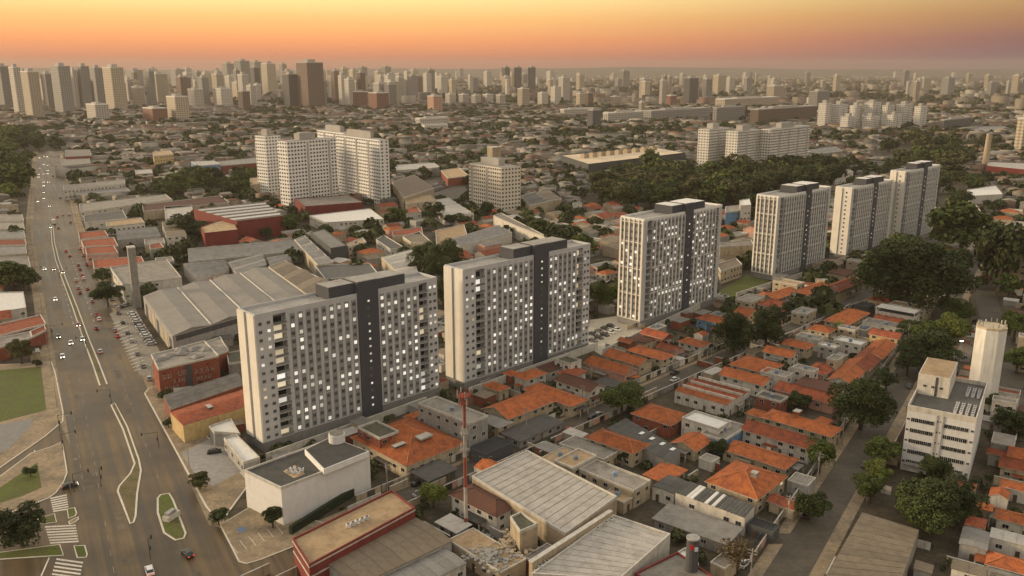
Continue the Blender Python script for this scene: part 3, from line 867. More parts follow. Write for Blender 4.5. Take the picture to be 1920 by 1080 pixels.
G2 = 'tiled houses between the house street and the tree street'
spec([
    ('H', 1400, 292, 1710, 350, 4.68, 'hip', 'orange', 'cream', 'cream house with neat orange hipped roof behind the pale warehouse'),
    ('H', 1250, 325, 1540, 392, 3.6, 'flat', 'concrete', 'beige', 'low flat-roofed beige annex beside the neat hipped house'),
    ('H', 1640, 165, 1950, 175, 4.84, 'hip', 'orange', 'brick', 'brick-walled house with orange hipped roof on the house street'),
    ('H', 1740, 530, 1900, 475, 3.12, 'shed', 'orange', 'cream', 'narrow orange roof strip above the dark ribbed shed'),
    ('I', -60, 332, 155, 322, 3.51, 'gablex', 'orange', 'cream', 'low orange roof beneath the white-roofed building'),
    ('I', 480, 165, 860, 272, 4.68, 'hip', 'orange', 'cream', 'long orange hipped house reaching towards the tree street'),
    ('I', 385, 150, 500, 190, 3.9, 'hip', 'orange', 'cream', 'small orange-roofed wing behind the white row house'),
    ('I', 365, 238, 750, 335, 5.07, 'gabley', 'red', 'white', 'white two-storey row house with brownish red roof'),
    ('I', 235, 362, 635, 428, 3.59, 'hip', 'orange', 'cream', 'low long bungalow with orange hipped roof and cream eaves'),
    ('I', 140, 548, 575, 522, 4.68, 'hip', 'orange', 'cream', 'big orange hipped house with small roof dormer near the tree street'),
    ('I', 510, 640, 640, 690, 3.12, 'gable', 'red', 'cream', 'small red-roofed garage in front of the big hipped house'),
    ('F', 800, 602, 1045, 562, 4.68, 'hip', 'orange', 'cream', 'orange hipped house at the far end of the house street'),
    ('F', 705, 650, 858, 652, 4.68, 'hip', 'orange', 'cream', 'orange hipped house beside the palm on the house street'),
    ('F', 1050, 480, 1190, 495, 3.9, 'hip', 'red', 'cream', 'red-roofed bungalow under the giant tree'),
    ('F', 1100, 585, 1275, 632, 3.9, 'gabley', 'red', 'pink', 'red gabled house in front of the slatted terrace roof'),
    ('F', 1060, 672, 1232, 692, 4.68, 'gabley', 'red', 'yellow', 'yellowish house with red roof facing the tree street'),
    ('F', 845, 940, 1040, 840, 4.06, 'gablex', 'orange', 'white', 'white gabled end house of the long orange terrace', 36.6),
    ('F', 945, 865, 1115, 785, 4.06, 'gablex', 'red', 'cream', 'middle house of the long orange terrace', 36.6),
    ('F', 1020, 800, 1180, 735, 4.06, 'gablex', 'orange', 'cream', 'house of the long orange terrace at the end towards the grove', 36.6),
    ('F', 550, 728, 732, 742, 4.68, 'hip', 'orange', 'cream', 'orange hipped house with cream gable wall behind a white gabled one'),
    ('F', 465, 772, 642, 792, 4.68, 'gabley', 'orange', 'white', 'white house showing its gable on the house street'),
    ('F', 270, 850, 560, 852, 4.68, 'hip', 'orange', 'cream', 'wide orange hipped house on the house street kerb'),
    ('F', 225, 898, 495, 942, 5.07, 'gabley', 'orange', 'white', 'white two-storey house with plain orange roof and wide eaves'),
    ('F', 700, 885, 852, 862, 3.9, 'hip', 'red', 'white', 'small white house with patched red roof'),
    ('F', 560, 965, 860, 1060, 3.9, 'gabley', 'red', 'pink', 'long low red-roofed row behind the garden yards'),
    ('F', 650, 950, 905, 992, 3.59, 'shed', 'brown', 'white', 'brown flat-sloped roof with white edge'),
    ('F', 810, 822, 905, 812, 7, 'flat', 'concrete', 'cream', 'tall cream cube house between the terraces'),
], 42.0, 'tiled_house', 'house', G2)
# the row of three party-wall houses with white copings
for k, lab in enumerate(('near', 'middle', 'far')):
    cx, cy, a, c = rect('I', -45, 40, 378, 48, 4.4, 42)
    u, v = uv(42); o_ = (k - 1) * a * 2 / 3
    h = build_house(cx + u[0] * o_, cy + u[1] * o_, a / 3 - .15, c, 42, 4.4, 'gabley', 'red' if k else 'orange', 'white', 'row_house',
                    'white row house with orange roof between white copings, ' + {'near': 'next to the white-roofed building', 'middle': 'middle of three', 'far': 'beside the two-storey house with wide eaves'}[lab], 'house', G2, rise=.75, ov=.05)
    b = MB(); b.box(-c - .1, c + .1, a / 3 - .18, a / 3 + .15, 4.2, 5.5); b.build('coping', W['white'], h)

G3 = 'flat-roofed buildings among the tiled houses'
spec([
    ('H', 440, 112, 815, 190, 10, 'flat', 'concrete', 'grey', 'grey three-storey block with dark windows below the first tower', None, 'office_block', 'building'),
    ('H', 1200, 440, 1435, 410, 6, 'flat', 'tan', 'beige', 'small beige office cube behind the pale warehouse roof', None, 'office_block', 'building'),
    ('H', 1150, 432, 1310, 382, 4, 'flat', 'tan', 'beige', 'low tan-roofed annex beside the beige office cube', None, 'annex', 'building'),
    ('H', 1400, 452, 1680, 588, 5, 'flat', 'concrete', 'cream', 'long pale flat-roofed wing with small windows beside the warehouse', None, 'annex', 'building'),
    ('I', 0, 195, 268, 222, 6, 'flat', 'white', 'white', 'white building with bright white sheet roof beside a blue wall', None, 'white_building', 'building'),
    ('I', 165, 305, 300, 225, 4.5, 'flat', 'concrete', 'blue', 'blue-painted annex attached to the white-roofed building', None, 'annex', 'building'),
    ('F', 1035, 602, 1258, 652, 5, 'flat', 'concrete', 'white', 'pale grey flat roof above the yellowish red-roofed house', None, 'annex', 'building'),
    ('F', 1190, 498, 1372, 548, 5, 'flat', 'tan', 'cream', 'cream flat-roofed building under the giant tree', None, 'annex', 'building'),
    ('F', 445, 892, 612, 912, 5, 'flat', 'concrete', 'white', 'white flat-roofed house beside the wide-eaved one', None, 'flat_house', 'house'),
    ('F', 620, 872, 762, 884, 6, 'flat', 'concrete', 'white', 'white cube house behind the flat-roofed one', None, 'flat_house', 'house'),
    ('F', 765, 742, 880, 752, 5, 'flat', 'white', 'grey', 'pale roof terrace near the palm', None, 'flat_house', 'house'),
    ('F', 640, 690, 790, 705, 4.6, 'flat', 'concrete', 'white', 'grey flat roof on the house street opposite the twin trees', None, 'flat_house', 'house'),
    ('F', 880, 640, 985, 655, 5, 'flat', 'concrete', 'cream', 'cream flat-roofed house beside the palm', None, 'flat_house', 'house'),
    ('F', 975, 650, 1065, 640, 4, 'flat', 'mdark', 'grey', 'dark flat roof between the palm and the yellowish house', None, 'flat_house', 'house'),
    ('F', 880, 700, 1010, 745, 5, 'flat', 'white', 'white', 'whitish flat roofs behind the long orange terrace', None, 'flat_house', 'house'),
    ('F', 620, 560, 745, 545, 5, 'flat', 'concrete', 'cream', 'pale flat-roofed front extension on the house street', None, 'flat_house', 'house'),
    ('I', 445, 50, 560, 100, 5, 'flat', 'mdark', 'brick', 'dark flat roof with solar panes beside the row houses', None, 'flat_house', 'house'),
    ('H', 1470, 620, 1640, 640, 3.2, 'flat', 'tan', 'beige', 'tan boundary block at the warehouse corner', None, 'annex', 'building'),
], 43.0, 'flat_house', 'house', G3)

G4 = 'sheds and halls with sheet roofs'
spec([
    ('H', 640, 612, 975, 690, 5.07, 'hip', 'brown', 'white', 'white house with dark brown hipped roof beside the radio mast', 43.4, 'brown_roof_house', 'house'),
    ('H', 570, 765, 690, 812, 2.34, 'shed', 'mlight', 'grey', 'small pale shed at the foot of the radio mast', 43.4, 'small_shed', 'shed'),
    ('H', 930, 292, 1215, 208, 2.5, 'shed', 'mdark', 'grey', 'long dark carport in front of the orange pair of houses', 44, 'carport', 'carport'),
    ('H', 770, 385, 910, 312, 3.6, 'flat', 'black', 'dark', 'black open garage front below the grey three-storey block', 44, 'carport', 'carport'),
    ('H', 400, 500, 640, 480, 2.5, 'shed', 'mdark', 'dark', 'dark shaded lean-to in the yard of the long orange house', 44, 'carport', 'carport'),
    ('H', 1750, 575, 1960, 560, 4, 'met', 'mdark', 'white', 'small dark ribbed shed beside the skylight hall', 42, 'small_shed', 'shed'),
    ('I', -110, 720, 280, 865, 3.12, 'shed', 'mgrey', 'concrete', 'grey sloping sheet roof along the yard lane', 38, 'small_shed', 'shed'),
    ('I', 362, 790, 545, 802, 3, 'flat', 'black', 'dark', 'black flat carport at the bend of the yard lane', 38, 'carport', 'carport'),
    ('I', 590, 545, 748, 532, 3.4, 'flat', 'concrete', 'grey', 'grey concrete carport beside the big hipped house', 38, 'carport', 'carport'),
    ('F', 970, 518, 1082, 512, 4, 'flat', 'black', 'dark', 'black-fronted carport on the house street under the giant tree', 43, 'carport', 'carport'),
    ('H', -120, 985, 620, 885, 5.4, 'met', 'mbrown', 'grey', 'brownish hall roof behind the brick-banded building', 47, 'sheet_hall', 'hall'),
    ('H', 150, 1130, 700, 1010, 4.4, 'met', 'mgrey', 'white', 'grey hall roof with bright gutter at the lower edge of the block', 47, 'sheet_hall', 'hall'),
    ('H', 640, 862, 1000, 1010, 4, 'flat', 'tan', 'beige', 'stained tan roof deck with rubble below the brick stub tower', 47, 'roof_deck', 'building'),
], 43.0, 'small_shed', 'shed', G4)

G5 = 'houses right of the tree street'
spec([
    ('I', 1725, 372, 1835, 402, 3.9, 'gabley', 'red', 'grey', 'dark red gabled house beside the white office block garden'),
    ('I', 1790, 462, 1960, 442, 4.21, 'gabley', 'red', 'cream', 'cream house with brownish red roof'),
    ('I', 1800, 562, 1960, 585, 3.9, 'hip', 'orange', 'white', 'white house with orange hipped roof'),
    ('I', 1770, 742, 1990, 765, 3.9, 'hip', 'orange', 'white', 'orange hipped house next to grey sheet roofs'),
    ('I', 1640, 672, 1730, 705, 3.59, 'shed', 'orange', 'cream', 'small steep orange roof beside the dark tree'),
    ('I', 1735, 842, 1950, 885, 4, 'met', 'mlight', 'white', 'pale grey sheet roof with a dark hatch'),
    ('I', 1585, 905, 1702, 835, 4, 'met', 'mgrey', 'grey', 'narrow grey sheet roof in deep shade'),
    ('I', 1720, 995, 1990, 1030, 3.12, 'hip', 'orange', 'white', 'orange hipped roof below the grey sheet roofs'),
    ('I', 1520, 1010, 1705, 1065, 5, 'met', 'mbrown', 'white', 'white-walled shed with mossy brown roof'),
    ('I', 1735, 330, 1875, 298, 4, 'flat', 'concrete', 'concrete', 'bare concrete box house'),
    ('I', 1745, 78, 1880, 112, 6.5, 'flat', 'mgrey', 'white', 'white house with small red-roofed roof terrace'),
    ('F', 1745, 1000, 1900, 1010, 6, 'flat', 'red', 'white', 'white house with reddish flat roof beyond the office block'),
    ('F', 1890, 690, 1990, 700, 14, 'flat', 'concrete', 'cream', 'tall cream block cut by the picture edge'),
    ('I', 1690, 190, 1800, 215, 3.12, 'shed', 'mgrey', 'grey', 'grey lean-to in the yards right of the office block'),
    ('I', 1840, 420, 1960, 380, 3.9, 'gabley', 'orange', 'cream', 'cream house with bright orange gabled roof'),
], 33.0, 'tiled_house', 'house', G5)
for o_ in bpy.data.objects:
    if o_.get('label') == 'tall cream block cut by the picture edge': o_['label'] = 'tall cream block beyond the park lane'

# slatted terrace roof
cx, cy, a, c = rect('F', 1110, 532, 1312, 580, 6, 42)
h = build_house(cx, cy, a, c, 42, 5.4, 'flat', 'mdark', 'white', 'terrace_house', 'white house with a slatted pergola over its roof terrace', 'house', G3)
for i in range(12):
    x_ = -a + .5 + (2 * a - 1) * i / 11
    b = MB(); b.box(x_ - .18, x_ + .18, -c, c, 7.6, 7.85); b.build('slat', R['white'], h)
for sx in (-1, 1):
    for sy in (-1, 1):
        b = MB(); b.box(sx * (a - .2) - .12, sx * (a - .2) + .12, sy * (c - .2) - .12, sy * (c - .2) + .12, 5.5, 7.6); b.build('post', R['white'], h)

# ------------------------------------------------------------------ buildings on irregular plots (polygon of roof corners)
def plot(pxp, z, rmat, wall, name, label, cat, group=None, parapet=True, reg='P', win=0, ribs=0, rm=None, alt=()):
    pts = [at(*rp(reg, x, y), z) for x, y in pxp]
    cx = sum(p[0] for p in pts) / len(pts); cy = sum(p[1] for p in pts) / len(pts)
    occupy_poly(pts, 3)
    a_ = sum(pts[i][0] * pts[(i + 1) % len(pts)][1] - pts[(i + 1) % len(pts)][0] * pts[i][1] for i in range(len(pts)))
    if a_ < 0: pts = pts[::-1]
    loc = [(x - cx, y - cy) for x, y in pts]; k = len(loc)
    b = MB(); b.prism(loc, 0, z, 0); root = b.build(name, W[wall], None, (cx, cy, 0)); tag(root, label, cat, group)
    if ribs and k == 4:                           # sheets laid side by side between edge 0-1 and edge 3-2
        for i in range(ribs):
            f0, f1 = i / ribs + .004, (i + 1) / ribs - .004
            L2 = lambda p, q, f: (p[0] + (q[0] - p[0]) * f, p[1] + (q[1] - p[1]) * f)
            q = [L2(loc[0], loc[1], f0), L2(loc[0], loc[1], f1), L2(loc[3], loc[2], f1), L2(loc[3], loc[2], f0)]
            m = [((q[0][0] + q[1][0]) / 2, (q[0][1] + q[1][1]) / 2), ((q[3][0] + q[2][0]) / 2, (q[3][1] + q[2][1]) / 2)]
            b = MB(); zr = z + .12; zm = z + .12 + (1.0 if rm else .03)
            A = [(*q[0], zr), (*q[1], zr), (*q[2], zr), (*q[3], zr)]; Mm = [(*m[0], zm), (*m[1], zm)]
            b.face([A[0], Mm[0], Mm[1], A[3]]); b.face([Mm[0], A[1], A[2], Mm[1]]); b.face([A[0], A[1], Mm[0]]); b.face([A[2], A[3], Mm[1]])
            for e0, e1 in ((0, 1), (1, 2), (2, 3), (3, 0)): b.face([(A[e0][0], A[e0][1], z - .1), (A[e1][0], A[e1][1], z - .1), A[e1], A[e0]])
            b.build('roof_sheet', R['white'] if i in alt else R[rmat], root)
    else:
        s = .985
        b = MB(); b.prism([(x * s, y * s) for x, y in loc], z, z + .09, 0); b.build('roof', R[rmat], root)
    if parapet:
        b = MB()
        for i in range(k):
            p, q = Vector(loc[i]), Vector(loc[(i + 1) % k]); d = (q - p).normalized(); n = Vector((-d.y, d.x)) * .3
            p2, q2 = p - d * .03, q + d * .03
            zz = .004 * i
            b.prism([tuple(p2 - n * .15), tuple(q2 - n * .15), tuple(q2 + n), tuple(p2 + n)], z - .25 + zz, z + .55 + zz)
        b.build('parapet', M_TRIM if wall not in ('maroon', 'dark') else W[wall], root)
    if win:
        r = random.Random(int(cx * 3 + cy))
        for i in range(k):
            p, q = Vector(loc[i]), Vector(loc[(i + 1) % k]); d = q - p; ln = d.length; d.normalize(); n = Vector((d.y, -d.x))
            mid = (p + q) / 2
            if not facing(mid.x + cx, mid.y + cy, n.x, n.y): continue
            ang = math.atan2(n.y, n.x) + math.pi / 2
            ns = max(1, int(z / 3.3)); nn = min(int(ln / 3.2), 18)
            for s in range(ns):
                for j in range(nn):
                    if r.random() > win: continue
                    c_ = p + d * ln * (j + .5) / nn
                    place('window', window_mesh(1.6, 1.2, 'dark'), root, (c_.x, c_.y, z / ns * (s + .58)), ang)
    return root, loc, (cx, cy)

plot([(735, 525), (1260, 850), (1550, 640), (1045, 380)], 7, 'mlight', 'beige', 'warehouse', 'big warehouse with pale ribbed roof in the block below the second tower', 'warehouse', G4, reg='H', ribs=14)
plot([(1070, 1075), (1530, 745), (1850, 852), (1560, 1110)], 6.2, 'mlight', 'white', 'warehouse', 'whitish warehouse roof beyond the wall of air conditioners', 'warehouse', G4, reg='H', ribs=12)
plot([(1010, 722), (790, 1110), (1220, 1130), (1330, 822)], 4.6, 'mbrown', 'concrete', 'sheet_hall', 'brownish sheet-roofed hall along the tree street', 'hall', G4, reg='I', ribs=11, parapet=False)
plot([(1490, 250), (1840, 440), (1908, 370), (1600, 192)], 4.5, 'mdark', 'concrete', 'dark_hall', 'dark sheet roof with bright skylights behind the neat hipped house', 'hall', G4, reg='H', ribs=10, rm=None, parapet=False)
plot([(-40, 612), (350, 752), (405, 690), (40, 548)], 5.2, 'mdark', 'white', 'striped_hall', 'white hall with dark roof striped by pale skylight sheets', 'hall', G4, reg='I', ribs=19, rm=None, alt=(3, 4, 8, 10), parapet=False, win=.5)
G6 = 'industrial halls beside the avenue'
wh, loc, wc = plot([(805, 465), (970, 690), (1745, 470), (1510, 303)], 9, 'mgrey', 'grey', 'big_warehouse', 'big grey four-bay warehouse beside the parking lot on the avenue', 'warehouse', G6, reg='D', ribs=0, parapet=False)
for k in range(4):                                # low-pitched bays with pale gutters between
    wh_b = MB(); z = 9.1
    L2 = lambda p, q, f: (p[0] + (q[0] - p[0]) * f, p[1] + (q[1] - p[1]) * f)
    P = [Vector(at(*rp('D', *c), 9)) - Vector(wc) for c in ((805, 465), (970, 690), (1745, 470), (1510, 303))]
    f0, f1 = k / 4 + .008, (k + 1) / 4 - .008; fm = (f0 + f1) / 2
    q = [L2(P[0], P[3], f0), L2(P[0], P[3], fm), L2(P[0], P[3], f1), L2(P[1], P[2], f0), L2(P[1], P[2], fm), L2(P[1], P[2], f1)]
    zs = [z, z + 1.3, z, z, z + 1.3, z]
    wh_b.v = [(*p, zz) for p, zz in zip(q, zs)]; wh_b.f = [(0, 3, 4, 1), (1, 4, 5, 2), (3, 5, 4), (0, 1, 2)]; wh_b.m = [0] * 4
    wh_b.build('roof_bay', mat('bay_sheet', (.215, .195, .165), rough=.65, var=.12, scale=.15, rand=.05, col2=(.185, .165, .135)), wh)
    if k:
        e = [L2(P[0], P[3], k / 4), L2(P[1], P[2], k / 4)]
        gb = MB(); gb.tube((*e[0], z + .25), (*e[1], z + .25), .35, k=6); gb.build('gutter', M_TRIM, wh)
p, q = P[1], P[2]; d = (q - p).normalized(); n = Vector((d.y, -d.x))
if n.dot(Vector(wc)) > 0: n = -n
gb = MB(); s0_, s1_ = p + d * 1.5, p + d * ((q - p).length * .52)
gb.prism([tuple(s0_ + n * .02), tuple(s1_ + n * .02), tuple(s1_ + n * .1), tuple(s0_ + n * .1)], 6.4, 8.6); gb.build('dark_fascia', W['dark'], wh)
p, q = P[1], P[0]; d = (q - p).normalized(); n = Vector((d.y, -d.x))
if n.dot(Vector(wc)) > 0: n = -n
for i in range(7):
    c_ = p + d * (q - p).length * (i + .6) / 7.4
    s0_, s1_ = c_ - d * 2.6, c_ + d * 2.6
    gb = MB(); gb.prism([tuple(s0_ + n * .02), tuple(s1_ + n * .02), tuple(s1_ + n * .12), tuple(s0_ + n * .12)], .2, 6.6); gb.build('wall_panel', W['cream'] if i % 3 else W['dark'], wh)

plot([(1055, 200), (1060, 275), (1700, 212), (1645, 150)], 7, 'mgrey', 'concrete', 'sheet_hall', 'long ribbed hall behind the four-bay warehouse', 'hall', G6, reg='D', ribs=5, rm=1, parapet=False)
plot([(1030, 285), (1110, 368), (1290, 312), (1265, 268)], 7, 'mgrey', 'white', 'sheet_hall', 'short ribbed hall with white gable beside the four-bay warehouse', 'hall', G6, reg='D', ribs=6, rm=1, parapet=False)
plot([(1280, 275), (1335, 345), (1500, 290), (1475, 228)], 8, 'mgrey', 'concrete', 'sheet_hall', 'square pyramid-like hall roof among the grey halls', 'hall', G6, reg='D', ribs=2, rm=1, parapet=False)
plot([(1500, 250), (1520, 300), (1640, 260), (1610, 232)], 8, 'mgrey', 'concrete', 'sheet_hall', 'small ridged hall roof next to the square hall roof', 'hall', G6, reg='D', ribs=2, rm=1, parapet=False)
plot([(1510, 305), (1740, 470), (1870, 400), (1600, 270)], 9.6, 'mbrown', 'concrete', 'sheet_hall', 'brownish hall roof with white ridge line touching the first tower', 'hall', G6, reg='D', ribs=3, rm=1)
plot([(1655, 150), (1785, 292), (1875, 278), (1715, 128)], 8, 'mgrey', 'cream', 'sheet_hall', 'long narrow hall running back towards the red halls', 'hall', G6, reg='D', ribs=4, rm=1)
plot([(1745, 110), (1860, 200), (1950, 185), (1820, 90)], 11, 'mgrey', 'dark', 'dark_building', 'narrow black-walled building with pale flat roof', 'building', G6, reg='D')
plot([(1770, 295), (1830, 375), (2130, 345), (2080, 285)], 7, 'mdark', 'concrete', 'dark_hall', 'low dark roof with potted greenery behind the first tower', 'hall', G6, reg='D')
plot([(1950, 175), (1960, 190), (2060, 165), (2040, 140)], 8, 'tan', 'cream', 'office_block', 'cream office wing with dark windows behind the dark roof', 'building', G6, reg='D', win=.8)
plot([(620, 308), (690, 405), (1022, 365), (935, 258)], 8.5, 'concrete', 'white', 'parapet_building', 'white building with flat brown roof behind the tall concrete pylon', 'building', G6, reg='D', win=.5)
plot([(655, 100), (660, 152), (905, 130), (880, 78)], 6, 'mgrey', 'concrete', 'sheet_hall', 'grey hall roof beside the white gabled hall', 'hall', G6, reg='D', ribs=6, rm=1, parapet=False)
plot([(910, 48), (935, 130), (1050, 122), (1005, 40)], 8, 'mbrown', 'white', 'white_hall', 'white hall with brown vaulted roof and three windows', 'hall', G6, reg='D', win=.8, ribs=3, rm=1, parapet=False)
plot([(455, 155), (470, 190), (665, 185), (640, 138)], 6, 'red', 'pink', 'tiled_shop', 'pink shop with red tiled roof on the avenue', 'shop', G6, reg='D', win=.8)
plot([(478, 195), (488, 235), (665, 225), (640, 185)], 6.5, 'red', 'pink', 'tiled_shop', 'pinkish two-storey shop with arched front and red roof', 'shop', G6, reg='D', win=.8)
plot([(520, 262), (530, 315), (815, 285), (795, 245)], 5, 'red', 'grey', 'tiled_shop', 'long red-tiled roof behind the tall concrete pylon', 'shop', G6, reg='D')
plot([(840, 180), (845, 205), (925, 195), (900, 168)], 6, 'red', 'green', 'tiled_shop', 'small greenish house with red roof among the halls', 'house', G6, reg='D', win=.8)
plot([(440, 110), (448, 150), (610, 130), (590, 98)], 6, 'red', 'white', 'tiled_shop', 'white shop with dull red roof by the avenue', 'shop', G6, reg='D', win=.6)
plot([(810, 150), (815, 180), (930, 170), (920, 140)], 5, 'concrete', 'cream', 'sheet_hall', 'pale low roof between halls and greenish house', 'hall', G6, reg='D')
plot([(555, 410), (570, 440), (665, 425), (650, 398)], 3.5, 'white', 'white', 'small_shed', 'white single-storey kiosk beside the avenue shrubs', 'shed', G6, reg='D')
# red halls
rh, _, _ = plot([(1088, 908), (1335, 978), (1592, 948), (1482, 868)], 13.5, 'mbrown', 'maroon', 'red_hall', 'big maroon hall with pale striped roof', 'hall', G6, reg='A', ribs=11, rm=1, alt=(1, 3, 5, 7, 9))
plot([(1130, 1010), (1150, 1045), (1338, 1025), (1300, 948)], 11, 'tan', 'maroon', 'red_hall', 'smaller maroon block in front of the striped maroon hall', 'hall', G6, reg='A')
plot([(1656, 849), (1716, 894), (2043, 870), (1965, 828)], 11, 'concrete', 'maroon', 'red_hall', 'maroon hall in front of the white apartment complex', 'hall', G6, reg='A')
plot([(1740, 945), (1830, 985), (2160, 965), (2080, 905)], 7, 'white', 'white', 'white_hall', 'white-roofed hall with red fascia and skylights', 'hall', G6, reg='A', win=.7)
b_ = None
# the tall concrete pylon
px_, py_ = at(258, 576)
hz = z_at(px_, py_, 464)
b = MB(); b.box(-2.6, 2.6, -1.7, 1.7, 0, hz); py = b.build('concrete_pylon', W['concrete'], None, (px_, py_, 0), rotz(-30))
tag(py, 'tall bare concrete pylon beside the white flat-roofed building', 'pylon')
b = MB(); b.box(-2.75, 2.75, -1.85, 1.85, hz, hz + .5); b.build('cap', M_TRIM, py)
b = MB(); b.box(-.25, .25, -1.82, -1.7, .5, hz - .5); b.build('groove', W['grey'], py)
# derelict brick corner building with graffiti
bb, loc, bc = plot([(850, 800), (890, 882), (1230, 805), (1150, 722)], 10, 'concrete', 'brick', 'derelict_brick_building', 'derelict brick corner building with white graffiti and collapsed grey roof', 'building', G6, reg='D')
loc_b = loc
rr = random.Random(4)
for i in range(9):
    f, gq = rr.uniform(-.6, .6), rr.uniform(-.6, .6)
    e0 = Vector(loc[0]) * f * .9 + Vector(loc[1]) * gq * .9
    rb = roof_mesh('hip', rr.uniform(1.6, 3.0), rr.uniform(1.2, 2.0), .1, rr.uniform(.5, 1.1), .2)
    rb.build('roof_fragment', R['mgrey'] if i % 2 else R['concrete'], bb, (e0.x, e0.y, 10 + .03 * i), rr.uniform(0, 3))
fi = max(range(4), key=lambda i: -(loc[i][1] + loc[(i + 1) % 4][1]) * ((Vector(loc[i]) - Vector(loc[(i + 1) % 4])).length > 10))
p, q = Vector(loc[fi]), Vector(loc[(fi + 1) % 4]); d = (q - p).normalized(); n = Vector((d.y, -d.x)); ln = (q - p).length
def stroke_letters(text, p, d, n, x0, z0, hgt, parent, m):
    G_ = {'B': [(0, 0, 0, 1), (0, 1, .6, .85), (.6, .85, 0, .5), (0, .5, .7, .25), (.7, .25, 0, 0)], 'U': [(0, 1, 0, .1), (0, .1, .6, .1), (.6, .1, .6, 1)], 'R': [(0, 0, 0, 1), (0, 1, .6, .8), (.6, .8, 0, .5), (.2, .5, .7, 0)],
          'A': [(0, 0, .35, 1), (.35, 1, .7, 0), (.15, .4, .55, .4)], 'N': [(0, 0, 0, 1), (0, 1, .6, 0), (.6, 0, .6, 1)], 'X': [(0, 0, .6, 1), (0, 1, .6, 0)], 'M': [(0, 0, 0, 1), (0, 1, .35, .4), (.35, .4, .7, 1), (.7, 1, .7, 0)], 'W': [(0, 1, .2, 0), (.2, 0, .4, .6), (.4, .6, .6, 0), (.6, 0, .8, 1)]}
    xx = x0
    for ch in text:
        if ch in G_:
            b = MB()
            for (a0, h0, a1, h1) in G_[ch]:
                A = p + d * (xx + a0 * hgt) + n * .1; Bq = p + d * (xx + a1 * hgt) + n * .1
                b.tube((A.x, A.y, z0 + h0 * hgt), (Bq.x, Bq.y, z0 + h1 * hgt), .13, k=4)
            b.build('graffiti_letter', m, parent)
        xx += hgt * 1.05
M_SPRAY = mat('spray_paint', (.31, .23, .19), var=.4)
stroke_letters('BU UR', p, d, n, ln * .06, 6.0, 1.8, bb, M_SPRAY)
stroke_letters('AXAW', p, d, n, ln * .58, 5.2, 1.9, bb, M_SPRAY)
stroke_letters('XAN', p, d, n, ln * .22, 3.6, 1.5, bb, M_SPRAY)
stroke_letters('RMBX', p, d, n, ln * .08, 1.6, 1.3, bb, M_SPRAY)
stroke_letters('MXAU', p, d, n, ln * .60, 2.6, 1.4, bb, M_SPRAY)
c_ = p + d * ln * .48
gb = MB(); gb.prism([tuple(c_ - d * 1.3 + n * .03), tuple(c_ + d * 1.3 + n * .03), tuple(c_ + d * 1.3 + n * .12), tuple(c_ - d * 1.3 + n * .12)], .2, 9.4); gb.build('dark_opening', W['dark'], bb)
plot([(1155, 730), (1225, 800), (1285, 775), (1240, 700)], 8, 'concrete', 'brick', 'brick_annex', 'narrow brick annex behind the derelict corner building', 'building', G6, reg='D')
plot([(1275, 790), (1285, 850), (1400, 835), (1390, 770)], 6, 'moss', 'concrete', 'small_shed', 'grey roofless annex between the derelict brick and the first tower', 'shed', G6, reg='D')
plot([(920, 75), (960, 148), (1375, 5), (1335, -55)], 5, 'mgrey', 'brick', 'sheet_hall', 'grey corrugated roof below the derelict brick building', 'hall', G6, reg='G', ribs=7, rm=1, parapet=False)
cx, cy, a, c = rect('G', 955, 165, 1415, 115, 6, 52)
plot([(958, 160), (1030, 235), (1415, 120), (1410, 18)], 6, 'red', 'yellow', 'yellow_wall_house', 'yellow-walled house with broad rust-red tiled roof beside the gatehouse', 'house', G6, reg='G', parapet=False, ribs=1, rm=1)
# gatehouse
gt, _, _ = plot([(1175, 245), (1205, 275), (1350, 285), (1300, 202)], 4.6, 'white', 'grey', 'gatehouse', 'modern grey gatehouse with white roofs at the first tower entrance', 'gatehouse', None, reg='G')
plot([(1260, 312), (1370, 448), (1462, 420), (1330, 290)], 4.2, 'white', 'grey', 'gate_lodge', 'long grey lodge with white roof slab beside the gatehouse', 'gatehouse', None, reg='G', win=.5)
# white blank-walled building
wb, loc, wbc = plot([(458, 884), (527, 917), (693, 853), (617, 826)], 10.5, 'mdark', 'bright', 'blank_wall_building', 'white blank-walled building with recessed dark roof in front of the first tower', 'building', None, parapet=True)
b = MB(); b.cyl(0, 0, 10.5, 14.8, 2.3, k=20); t_ = at(631, 812, 14.8)
tk = place('water_tank', b.mesh('water_tank', W['bright']), None, (t_[0], t_[1], 0)); tag(tk, 'round white water tank on the blank-walled building', 'water tank')
b = MB(); b.cyl(0, 0, 14.8, 15.05, 2.0, k=20); b.build('lid', R['concrete'], tk)
up_pts = [at(x_, y_, 12.2) for x_, y_ in ((571, 843), (607, 880), (692, 846), (620, 819))]
b = MB(); b.prism([(x_ - wbc[0], y_ - wbc[1]) for x_, y_ in up_pts], 10.55, 12.2); us = b.build('upper_storey', W['bright'], wb)
cxu = sum(p_[0] for p_ in up_pts) / 4; cyu = sum(p_[1] for p_ in up_pts) / 4
b = MB(); b.prism([((x_ - cxu) * .95 + cxu - wbc[0], (y_ - cyu) * .95 + cyu - wbc[1]) for x_, y_ in up_pts], 12.2, 12.3); b.build('upper_roof', R['mdark'], us)
wp = [at(x_, y_, 10.6) for x_, y_ in ((531, 884), (552, 897), (572, 889), (553, 872))]
b = MB(); b.prism([(x_ - wbc[0], y_ - wbc[1]) for x_, y_ in wp], 10.55, 10.72); b.build('roof_well', R['tan'], wb)
